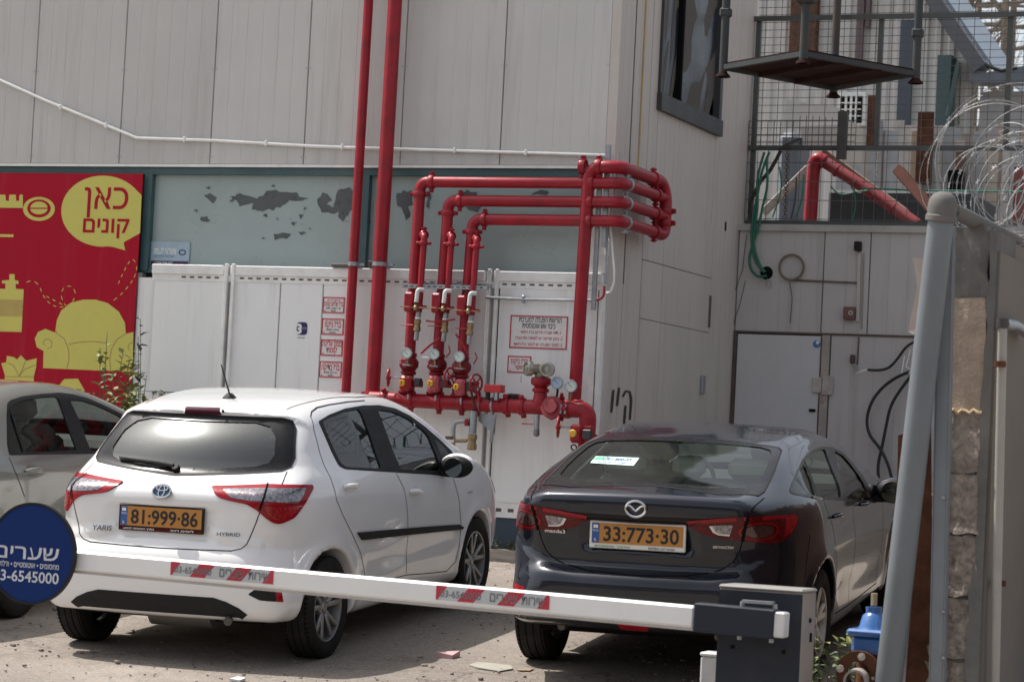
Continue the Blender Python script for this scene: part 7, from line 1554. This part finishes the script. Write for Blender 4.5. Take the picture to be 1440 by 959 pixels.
# wheel housings, underbody, silencer, cabin
ub = MB(); ub.span((-.60, -.42, .24), (.60, 3.1, .34)); ub.span((-.50, -.35, .3), (.50, .5, .45)); ub.build('underbody', P['dark'], yr)
MB().tube([(-.1, -.42, .28), (.30, -.42, .28)], .085, 16).build('silencer', mat('exhaust_steel', (.12, .11, .10), .6, metal=.6), yr)
MB().tube([(.28, -.42, .28), (.42, -.46, .30), (.46, -.60, .27)], .025, 10).build('exhaust_pipe', mat('exhaust_steel', (.12, .11, .10), .6, metal=.6), yr)
UPH = mat('dark_upholstery', (.06, .06, .062), .9, bump=.1); TRIM = mat('cabin_trim', (.05, .05, .052), .8)
cb = MB(); cb.span((-.66, -.30, .34), (.66, 2.6, .55)); cb.span((-.62, 2.0, .5), (.62, 2.5, 1.0), .05); cb.span((-.60, -.32, .5), (.60, .12, .95)); cb.build('cabin_floor', TRIM, yr)
for x in (-.36, .36):
    b = MB(); seat(b, x, 1.25, .60); b.build('front_seat', UPH, yr)
b = MB(); b.box((0, .42, .85), (1.16, .14, .60), None, .05)
for x in (-.40, .0, .40): b.box((x, .40, 1.20), (.24, .10, .15), None, .04)
b.box((0, .7, .60), (1.16, .5, .14), None, .05); b.build('rear_seat', UPH, yr)
b = MB(); b.torus((-.36, 1.83, .97), .175, .014, (0, -.9, .42)); b.box((-.36, 1.84, .97), (.30, .02, .05), None, .008); b.build('steering_wheel', P['black'], yr)
b = MB(); b.box((0, 1.62, 1.33), (.24, .03, .07), None, .012); b.build('cabin_mirror', P['black'], yr)
yc.mesh('body', yc.Q, PWHITE)
# ------------------------------------------------------------------ dark grey sedan
MM = car_matrix(2.175, -4.476, math.radians(-5.22))
mr = thing('parked_sedan', 'dark blue-grey four-door sedan parked beside the barrier cabinet, sticker in its rear window', 'car', rot=MM, group='cars parked in the yard')
PGREY = mat('dark_car_paint', (.009, .012, .021), .24, spec=.25, metal=.25, rvar=.01, var=.03, coat=.8, dirt=(.08, .075, .07), dirt_amt=.06, dirt_scale=4, back=(.24, .25, .21))
m_side = [(-.55, .30), (-.80, .32), (-.93, .36), (-.975, .46), (-.985, .56), (-.975, .62), (-.945, .650), (-.90, .672), (-.885, .72), (-.89, .84), (-.91, .93), (-.925, 1.00), (-.925, 1.06), (-.905, 1.090),
          (-.86, 1.102), (-.75, 1.115), (-.62, 1.135), (-.50, 1.16), (-.30, 1.215), (.0, 1.288), (.32, 1.338), (.42, 1.350), (.70, 1.375), (.95, 1.382), (1.2, 1.362), (1.5, 1.305), (1.8, 1.20), (2.1, 1.07), (2.35, .97), (2.5, .945), (3.0, .90),
          (3.35, .83), (3.52, .72), (3.58, .55), (3.54, .32), (3.4, .20), (2.4, .19), (1.2, .19), (.4, .19), (-.2, .23)]
def m_W(y, z):
    a = pint(z, [.15, .25, .40, .55, .70, .80, .90, .98, 1.04, 1.10, 1.16, 1.28, 1.36, 1.45], [.07, .035, .012, .004, .0, .004, .014, .034, .060, .105, .150, .235, .305, .38])
    w = .893 - a
    t = np.clip((.05 - y) / .95, 0, 1.4); hi = np.clip((z - 1.05) / .15, 0, 1)
    w = w - (.22 - .05 * np.clip((.62 - z) / .2, 0, 1)) * t ** 2.0 - .04 * hi * np.clip((.6 - y) / 1.2, 0, 1)
    t = np.clip((y - 2.5) / 1.1, 0, 1.3); w = w - .14 * t ** 2
    for cy in (0.0, 2.70):
        d = np.sqrt((y - cy) ** 2 + (z - .32) ** 2); w = w + .016 * np.exp(-((d - .375) / .06) ** 2)
    w = w - .020 * np.exp(-((z - .42) / .10) ** 2) * np.clip((y - .35) / .3, 0, 1) * np.clip((2.3 - y) / .3, 0, 1)
    w = w - .010 * np.exp(-((z - (.80 + .03 * y)) / .05) ** 2) * np.clip((y - .2) / .4, 0, 1) * np.clip((2.5 - y) / .3, 0, 1)
    return w
def m_bow(ax, y, z):
    r = (.16 + .04 * np.clip((z - 1.08) / .1, 0, 1)) * ax ** 2 * np.clip((.8 - y) / .8, 0, 1)
    return r - .24 * ax ** 2 * np.clip((y - 1.7) / 1.4, 0, 1)
def m_k(y, z): return .08 + .12 * np.clip((1.0 - z) / .2, 0, 1) * np.clip((.4 - y) / .5, 0, 1) * np.clip((z - .28) / .3, .2, 1) + .03 * np.clip(z - 1.2, 0, .15) / .15 + .12 * np.clip((y - 2.7) / .4, 0, 1)
def m_extra(ax, y, z):
    m = (y < .0) * 1.0
    zc = .655 + .17 * np.clip(ax / .80, 0, 1) ** 3.2
    r = -m * .030 * sst((zc + .012 - z) / .05) * sst((ax - .30) / .4) * sst((z - .30) / .1)
    r = r + m * .030 * sst((.36 - ax) / .10) * sst((z - .76) / .04) * sst((.955 - z) / .02)       # plate recess under the lid lip
    r = r + m * .012 * sst((.80 - z) / .10) * sst((z - .66) / .03) * sst((.62 - ax) / .2)
    return r
mc = Car(mr, MM, m_side, m_W, m_bow, m_k, [(0, .32, .365), (2.70, .32, .365)], m_extra, paint=PGREY, corner=(.42, .0))
G_MR = glass('greenish_rear_glass', (.84, .93, .85), 1.45, .07, .01, (.4, .42, .4), dust=.008); G_MS = glass('greenish_side_glass', (.74, .88, .82), 1.6)
# rear window (seen from above: it lies almost flat)
rg = mc.pxm('top', [(972, 616), (1011, 618.5), (1064, 625), (1095, 629.5), (1099, 634), (1090, 660), (1075, 691), (1066, 697), (1010, 695), (940, 684)])
rg = sym(rg); rgi = sym(mc.pxm('top', [(972, 622), (1030, 625), (1070, 629), (1083, 633), (1085, 640), (1074, 668), (1066, 680), (1050, 686), (1000, 686), (940, 679)]))
mc.take('top', rg); mc.patch('rear_window', 'top', rg, G_MR, off=-.003, skirt=0, sp=.05)
mc.patch('window_surround', 'top', rg, P['gloss_black'], off=.002, skirt=0, holes=[rgi]); mc.strip('window_seal', 'top', rg, .009, P['black'], off=.0035, closed=True)
# side glass
Zs = lambda L_: Z3(L_, 5.33, 1080, 600)
dlo = rounded(mc.pxm('side', Zs([(158, 480), (175, 420), (215, 330), (262, 240), (330, 175), (400, 150), (475, 152), (560, 190), (640, 275), (705, 365), (760, 460), (812, 572), (700, 568), (550, 552), (430, 545), (330, 533), (180, 505)])), .02)
p1 = rounded(mc.pxm('side', Zs([(170, 478), (190, 415), (228, 330), (268, 260), (330, 195), (400, 168), (425, 170), (480, 320), (545, 530), (440, 525), (340, 515), (190, 492)])), .03)
p2 = rounded(mc.pxm('side', Zs([(495, 180), (560, 215), (625, 290), (690, 385), (730, 455), (768, 545), (730, 552), (585, 535), (540, 360)])), .03)
pd = mc.pxm('side', Zs([(268, 250), (300, 330), (335, 420), (360, 512)]))
for mp in ('side', 'left'):
    mc.take(mp, p1); mc.take(mp, p2)
    fr_ = mc.patch('window_frame', mp, dlo, P['gloss_black'], off=.002, holes=[p1, p2])
    mc.patch('side_window', mp, p1, G_MS, off=-.006, skirt=0, sp=.06); mc.patch('side_window', mp, p2, G_MS, off=-.006, skirt=0, sp=.06)
    mc.strip('glass_divider', mp, pd, .030, P['black'], off=.002, parent=fr_)
    mc.strip('sill_trim', mp, mc.pxm('side', Zs([(330, 528), (370, 534), (400, 538)])), .012, P['chrome'], off=.006, h=.004, parent=fr_)
ws = sym([(0, 1.33), (.46, 1.30), (.52, 1.24), (.64, 1.02), (.60, .985), (0, 1.0)])
mc.take('front', ws, only=lambda c: c[:, 1] > 1.2); mc.patch('windscreen', 'front', ws, G_MS, off=-.004, skirt=0, sp=.06); mc.strip('windscreen_seal', 'front', ws, .03, P['black'], off=.001, closed=True)
# lamps
Zl = lambda L_: Z3(L_, 8.47, 960, 690)
lmp = rounded(mc.pxm('cor', Zl([(35, 375), (400, 328), (800, 302), (1100, 295), (1340, 284), (1378, 300), (1368, 380), (1300, 500), (1200, 590), (1090, 622), (700, 598), (450, 566), (230, 515), (110, 432)])), .012, 2)
clr = rounded(mc.pxm('cor', Zl([(335, 410), (600, 402), (562, 522), (430, 508), (375, 480)])), .006, 2)
inn = rounded(mc.pxm('cor', Zl([(200, 400), (740, 360), (700, 560), (450, 535), (260, 490)])), .01, 2)
for mp in ('cor', 'corl'):
    l_ = mc.patch('tail_lamp', mp, lmp, P['lampdark'], off=.008, skirt=.03, sp=.02)
    mc.patch('clear_insert', mp, clr, P['lampclear'], off=.011, skirt=.003, sp=.02, parent=l_)
    mc.strip('insert_edge', mp, mc.pxm('cor', Zl([(335, 412), (378, 485), (432, 512), (562, 524)])), .008, P['chrome'], off=.012, parent=l_)
    mc.strip('upper_light_bar', mp, mc.pxm('cor', Zl([(60, 376), (400, 350), (760, 330)])), .020, P['lampred'], off=.0095, parent=l_)
    mc.strip('upper_light_bar', mp, mc.pxm('cor', Zl([(800, 330), (1100, 318), (1330, 305)])), .018, P['lampred'], off=.0095, parent=l_)
    mc.patch('corner_reflector', mp, rounded(mc.pxm('cor', Zl([(1220, 320), (1360, 305), (1350, 385), (1270, 500), (1190, 560), (1210, 430)])), .01, 2), P['lampred'], off=.0095, skirt=.001, sp=.02, parent=l_)
    c = mc.pxm('cor', Zl([(915, 480)]))[0]; ring = [(c[0] + .052 * math.cos(t), c[1] + .046 * math.sin(t)) for t in np.linspace(0, 2 * math.pi, 20, endpoint=False)]
    mc.strip('round_lamp_ring', mp, ring, .006, P['lampred'], off=.011, closed=True, parent=l_)
    mc.patch('round_lamp', mp, [(c[0] + .040 * math.cos(t), c[1] + .036 * math.sin(t)) for t in np.linspace(0, 2 * math.pi, 20, endpoint=False)], mat('ring_reflector', (.07, .03, .03), .15, metal=.5, var=.6, scale=60, coat=1), off=.0095, skirt=.001, sp=.02, parent=l_)
    mc.strip('lamp_joint', mp, mc.pxm('cor', Zl([(775, 305), (765, 350), (735, 450), (712, 598)])), .008, GAP, off=.012, parent=l_)
# boot lid joint
gt = mc.pxm('rear', [(1043.8, 762), (1040, 775), (1031, 790), (1018, 799), (1005, 804), (958, 810), (885, 808)]); gt[-1, 0] = 0
gt = np.concatenate([gt, (gt * [-1, 1])[-2::-1]]); mc.strip('boot_joint', 'rear', gt, .006, GAP)
g2 = mc.pxm('top', [(1074.5, 700), (1068, 706), (1060, 713)]); g2 = np.concatenate([g2, mc.pxm('top', [(1057, 718.5)])])
for k in (1, -1): mc.strip('boot_joint', 'top', g2 * [k, 1], .006, GAP)
# lid edge, plate garnish
mc.strip('lid_garnish', 'rear', [(-.36, .962), (0, .958), (.36, .962)], .030, P['gloss_black'], off=.004)
dd = [mc.pxm('side', Zs([(140, 310), (90, 430), (110, 520), (150, 600), (190, 760), (250, 900)])), mc.pxm('side', Zs([(440, 150), (500, 300), (560, 540), (600, 700), (640, 860)]))]
for mp in ('side', 'left'):
    mc.strip('door_joint', mp, [(.98, 1.0), (1.02, .8), (1.02, .5), (1.0, .30)], .005, GAP); mc.strip('door_joint', mp, [(2.05, .98), (2.10, .8), (2.10, .5), (2.05, .30)], .005, GAP)
    mc.strip('door_joint', mp, [(.12, 1.06), (.16, .95), (.30, .80), (.40, .62), (.44, .45), (.52, .30), (1.0, .29), (2.05, .30)], .005, GAP)
    mc.strip('bumper_joint', mp, [(-.30, .86), (-.36, .72), (-.38, .62)], .005, GAP)
    for y0, z0 in ((.30, .90), (1.25, .885)):
        L3 = mc.to3(mp, [(y0 + .19 * t, z0) for t in np.linspace(0, 1, 7)]); N3 = mc.normal(L3); h = [.004, .03, .036, .038, .036, .028, .004]
        MB().tube([p + n * k for p, n, k in zip(L3, N3, h)], [.009, .012, .012, .012, .012, .012, .009], 8).build('door_handle', PGREY, mr)
for s_ in (1, -1):
    mc.patch('bumper_reflector', 'rear', rounded([(s_ * .64, .545), (s_ * .76, .55), (s_ * .76, .515), (s_ * .64, .508)], .008, 2), P['lampred'], off=.004)
mc.patch('rear_fog_lamp', 'rear', rounded([(-.095, .392), (.095, .392), (.075, .345), (-.075, .345)], .01, 2), P['lampred'], off=.010)
mc.patch('bumper_insert', 'rear', sym([(0, .43), (.45, .43), (.62, .46), (.74, .46), (.72, .33), (0, .325)]), P['black'], off=.003, skirt=.02, sp=.04)
# emblem, lettering, plate, sticker
e3 = mc.to3('rear', [(0, 1.018)])[0]; en = mc.normal(e3[None])[0]; ex = np.array([1., 0, 0]); ey = np.cross(en, ex); ey = ey if ey[2] > 0 else -ey
em = MB(); c0 = e3 + en * .010; em.tube(ell(c0, .056, .044, ex, ey), .0075, 6, closed=True)
for k in (1, -1): em.tube([c0 + ex * k * .050 + ey * .018, c0 + ex * k * .030 + ey * .014, c0 + ex * k * .012 - ey * .002, c0 - ey * .014], [.0045, .0065, .0065, .005], 6)
em.build('maker_emblem', P['chrome'], mr)
pc = mc.to3('rear', [(0, .868)])[0]; pn = np.array([0, -1., .05]); pn /= np.linalg.norm(pn); py_ = np.cross(ex, -pn); py_ = py_ if py_[2] > 0 else -py_
PWF = mat('white_frame', (.75, .74, .70), .4); GRN = mat('green_print', (.05, .35, .12), .5)
plate(mc, mr, pc + pn * .012, ex, py_, pn, '33:773·30', PWF, 'אלבר מימונית', 'קונים רכב בשלמות', (GRN, mat('blue_print2', (.05, .08, .2), .5)), P)
letter_on(mc, 'mazda3', (781.5, 745.5), .020, .125, P['chrome'], 'model_lettering')
letter_on(mc, 'SKYACTIV', (1017.5, 768.8), .015, .115, P['chrome'], 'engine_lettering')
q = mc.px([(830, 651), (838, 641.5), (899, 644), (891, 655)]); n = mc.normal(q).mean(0)
st = MB().prism([p + n * .001 for p in q], n * .0008).build('window_sticker', mat('sticker_white', (.62, .80, .72), .5), mr)
ux = q[2] - q[1]; wl = np.linalg.norm(ux); ux /= wl; uy = q[1] - q[0]; hl = np.linalg.norm(uy); uy /= hl
MB().prism([q[1] * (1 - a) + q[2] * a - uy * b * hl + n * .0022 for a, b in ((.05, .12), (.26, .12), (.20, .55), (-.01, .55))], n * .0003).build('green_field', mat('sticker_green', (.12, .65, .28), .5), st)
t = MB(); text_mb(t, '1-800-22', q[1] + ux * wl * .64 - uy * hl * .52 + n * .003, ux, uy, hl * .34, wl * .46, .03); text_mb(t, 'אלבר', q[1] + ux * wl * .28 - uy * hl * .55 + n * .003, ux, uy, hl * .4, wl * .2, .03, heb=True)
text_mb(t, 'השכרה וליסינג', q[0] + ux * wl * .5 + uy * hl * .10 + n * .003, ux, uy, hl * .16, wl * .7, .02, heb=True)
t.build('sticker_print', mat('sticker_blue', (.02, .06, .22), .5), st)
# mirrors, wheels, underbody, cabin
for s_ in (1, -1):
    c = np.array([.985 * s_, 1.90, .92]); o = MB().sphere(c, .125, 20, 12, (.95, .55, .62)).build('door_mirror', P['black'], mr)
    MB().sphere(c + np.array([0, .022, .010]), .125, 20, 12, (.98, .52, .62)).build('mirror_cap', PGREY, o)
    MB().tube([c - np.array([.17 * s_, .0, .05]), c - np.array([.04 * s_, 0, .05])], [.03, .022], 8).build('mirror_arm', P['black'], o)
    MB().lathe([(0, 0), (.068, 0), (.068, -.01)], c + np.array([0, -.071, 0]), (0, -1, 0), 20).build('mirror_glass', mat('mirror_face', (.5, .52, .54), .03, metal=1, var=0), o)
M_ALLOY2 = mat('pale_alloy_rim', (.50, .48, .46), .35, metal=.5, dirt=(.15, .12, .09), dirt_amt=.3, dirt_scale=9)
for s_ in (1, -1):
    for cy in (0, 2.70): make_wheel(mr, .785 * s_, cy, .318, .205, .205, s_, P['rubber'], M_ALLOY2, P['dark'], 5, .34, .04)
ub = MB(); ub.span((-.62, -.62, .27), (.62, 3.3, .36)); ub.span((-.50, -.7, .3), (.50, .5, .5)); ub.build('underbody', P['dark'], mr)
for s_ in (-1, 1): MB().tube([(.45 * s_, -.60, .32), (.45 * s_, -.80, .32)], .022, 12).build('exhaust_pipe', mat('exhaust_steel', (.12, .11, .10), .6, metal=.6), mr)
BEI = mat('pale_upholstery', (.40, .42, .34), .85, bump=.1); 
cb = MB(); cb.span((-.68, -.45, .34), (.68, 2.7, .55)); cb.span((-.62, 2.1, .5), (.62, 2.6, .98), .05); cb.span((-.58, -.55, .6), (.58, .28, 1.06)); cb.build('cabin_floor', TRIM, mr)
for x in (-.36, .36):
    b = MB(); seat(b, x, 1.22, .52, h=.60); b.build('front_seat', BEI, mr)
b = MB(); b.box((0, .42, .80), (1.18, .16, .56), None, .05)
b.box((0, .75, .56), (1.18, .5, .14), None, .05); rs = b.build('rear_seat', BEI, mr)
for x, w_ in ((-.37, .26), (.02, .2), (.40, .28)): MB().box((x, .24, 1.16), (w_, .10, .13), None, .04).build('headrest', BEI, rs)
b = MB(); b.torus((-.36, 1.83, .93), .175, .014, (0, -.9, .42)); b.build('steering_wheel', P['black'], mr)
b = MB(); b.box((.02, 1.55, 1.24), (.24, .03, .07), None, .012); b.build('cabin_mirror', P['black'], mr)
mc.yfloor = 0
mc.mesh('body', mc.Q, PGREY)
# ------------------------------------------------------------------ champagne-grey sedan at the left edge
GM = car_matrix(-2.971, -4.786, math.radians(-3.5))
gr = thing('parked_silver_car', 'champagne grey saloon at the left, partly hidden behind the round blue sign', 'car', rot=GM, group='cars parked in the yard')
PSIL = mat('champagne_car_paint', (.25, .25, .225), .30, metal=.55, rvar=.01, var=.02, coat=1.0, back=(.22, .21, .19))
g_side = [(-.60, .30), (-.85, .32), (-.98, .40), (-1.02, .55), (-1.0, .66), (-.97, .72), (-.97, .95), (-.94, 1.04), (-.86, 1.07), (-.70, 1.08), (-.58, 1.11), (-.30, 1.26), (-.05, 1.39), (.15, 1.445), (.5, 1.475), (.8, 1.475), (1.1, 1.45), (1.45, 1.375),
          (1.8, 1.26), (2.15, 1.10), (2.35, 1.0), (2.9, .93), (3.3, .83), (3.46, .70), (3.50, .5), (3.45, .3), (3.3, .2), (1.2, .19), (.2, .2)]
def g_W(y, z):
    a = pint(z, [.15, .25, .40, .55, .70, .80, .90, .98, 1.04, 1.12, 1.25, 1.40, 1.50], [.06, .03, .008, .002, .0, .004, .014, .036, .068, .115, .185, .27, .34])
    w = .85 - a; t = np.clip((.1 - y) / 1.0, 0, 1.3); w = w - .16 * t ** 2
    t = np.clip((y - 2.3) / 1.1, 0, 1.3); w = w - .13 * t ** 2
    for cy in (0.0, 2.60):
        d = np.sqrt((y - cy) ** 2 + (z - .31) ** 2); w = w + .012 * np.exp(-((d - .37) / .05) ** 2)
    return w
def g_bow(ax, y, z): return .16 * ax ** 2 * np.clip((.8 - y) / .8, 0, 1) - .24 * ax ** 2 * np.clip((y - 1.4) / 1.4, 0, 1)
gc = Car(gr, GM, g_side, g_W, g_bow, m_k, [(0, .31, .35), (2.60, .31, .35)], None, h=.03, paint=PSIL, corner=(.42, .0))
G_GREY = glass('grey_car_glass', (.80, .88, .85), 1.42)
Zg = lambda L_: Z3(L_, 4.795, 0, 500)
dlo = rounded(gc.pxm('side', Zg([(48, 600), (44, 400), (46, 325), (70, 300), (150, 275), (280, 258), (400, 250), (500, 262), (600, 290), (720, 345), (850, 408), (900, 450), (820, 560), (700, 655), (600, 662), (300, 666), (62, 672)])), .02)
p1 = rounded(gc.pxm('side', Zg([(70, 600), (66, 400), (70, 340), (160, 300), (290, 280), (385, 275), (420, 370), (520, 640), (300, 648), (82, 652)])), .03)
p2 = rounded(gc.pxm('side', Zg([(470, 300), (560, 305), (650, 335), (780, 395), (850, 440), (770, 560), (690, 640), (610, 642), (540, 450)])), .03)
pd = gc.pxm('side', Zg([(75, 370), (110, 480), (165, 650)]))
for mp in ('side', 'left'):
    gc.take(mp, p1); gc.take(mp, p2); fr_ = gc.patch('window_frame', mp, dlo, P['black'], off=.002, holes=[p1, p2], sp=.04)
    gc.patch('side_window', mp, p1, G_GREY, off=-.006, skirt=0, sp=.08); gc.patch('side_window', mp, p2, G_GREY, off=-.006, skirt=0, sp=.08)
    gc.strip('glass_divider', mp, pd, .025, P['black'], off=.002, parent=fr_)
    gc.strip('door_joint', mp, gc.pxm('side', Zg([(60, 690), (95, 770), (130, 850), (165, 950)])), .006, GAP)
    gc.strip('door_joint', mp, [(1.02, 1.0), (1.05, .8), (1.05, .3)], .006, GAP); gc.strip('door_joint', mp, [(2.05, .98), (2.1, .8), (2.05, .3)], .006, GAP)
    for y0, z0 in ((.045, .935), (1.15, .92)):
        L3 = gc.to3(mp, [(y0 + .19 * t, z0) for t in np.linspace(0, 1, 7)]); N3 = gc.normal(L3); h = [.004, .03, .036, .038, .036, .028, .004]
        MB().tube([p + n * k for p, n, k in zip(L3, N3, h)], [.010, .014, .014, .014, .014, .014, .010], 8).build('door_handle', PSIL, gr)
        gc.patch('handle_cup', mp, rounded([(y0 + .02, z0 - .04), (y0 + .15, z0 - .04), (y0 + .15, z0 + .04), (y0 + .02, z0 + .04)], .03), mat('cup_grey', (.19, .19, .17), .35, metal=.5, coat=1), off=.0008, skirt=0)
ws = sym([(0, 1.40), (.42, 1.37), (.50, 1.30), (.64, 1.08), (.60, 1.04), (0, 1.05)])
gc.take('front', ws, only=lambda c: c[:, 1] > 1.1); gc.patch('windscreen', 'front', ws, G_GREY, off=-.004, skirt=0, sp=.08); gc.strip('windscreen_seal', 'front', ws, .03, P['black'], off=.001, closed=True)
rw = sym([(0, 1.37), (.42, 1.34), (.48, 1.30), (.58, 1.15), (.5, 1.12), (0, 1.12)]); gc.patch('rear_window', 'rear', rw, P['gloss_black'], off=.002)
for mp in ('cor', 'corl'): gc.patch('tail_lamp', mp, rounded([(.45, .98), (.66, .98), (.66, .80), (.47, .76)], .02), P['lampred'], off=.006, sp=.03)
for s_ in (1, -1):
    c = np.array([.95 * s_, 1.72, 1.03]); o = MB().sphere(c, .12, 16, 10, (.95, .55, .62)).build('door_mirror', PSIL, gr); MB().tube([c - np.array([.18 * s_, .0, .04]), c - np.array([.04 * s_, 0, .04])], [.03, .022], 8).build('mirror_arm', P['black'], o)
    for cy in (0, 2.60): make_wheel(gr, .75 * s_, cy, .31, .19, .20, s_, P['rubber'], P['alloy'], P['dark'])
ub = MB(); ub.span((-.60, -.85, .24), (.60, 3.2, .36)); ub.build('underbody', P['dark'], gr)
cb = MB(); cb.span((-.66, -.30, .34), (.66, 2.6, .55)); cb.span((-.62, 1.75, .5), (.62, 2.3, 1.0), .05); cb.span((-.60, -.5, .5), (.60, .1, .98)); cb.build('cabin_floor', TRIM, gr)
for x in (-.36, .36):
    b = MB(); seat(b, x, .98, .62, h=.58); b.build('front_seat', mat('taupe_upholstery', (.13, .115, .10), .9), gr)
b = MB(); b.box((0, .20, .82), (1.16, .14, .55), None, .05); b.box((0, .5, .60), (1.16, .5, .14), None, .05)
for x in (-.4, .4): b.box((x, .14, 1.16), (.26, .12, .20), None, .04)
b.build('rear_seat', mat('taupe_upholstery', (.13, .115, .10), .9), gr)
b = MB(); b.box((0, 1.35, 1.27), (.24, .03, .07), None, .012); b.build('cabin_mirror', P['black'], gr)
gc.mesh('body', gc.Q, PSIL)
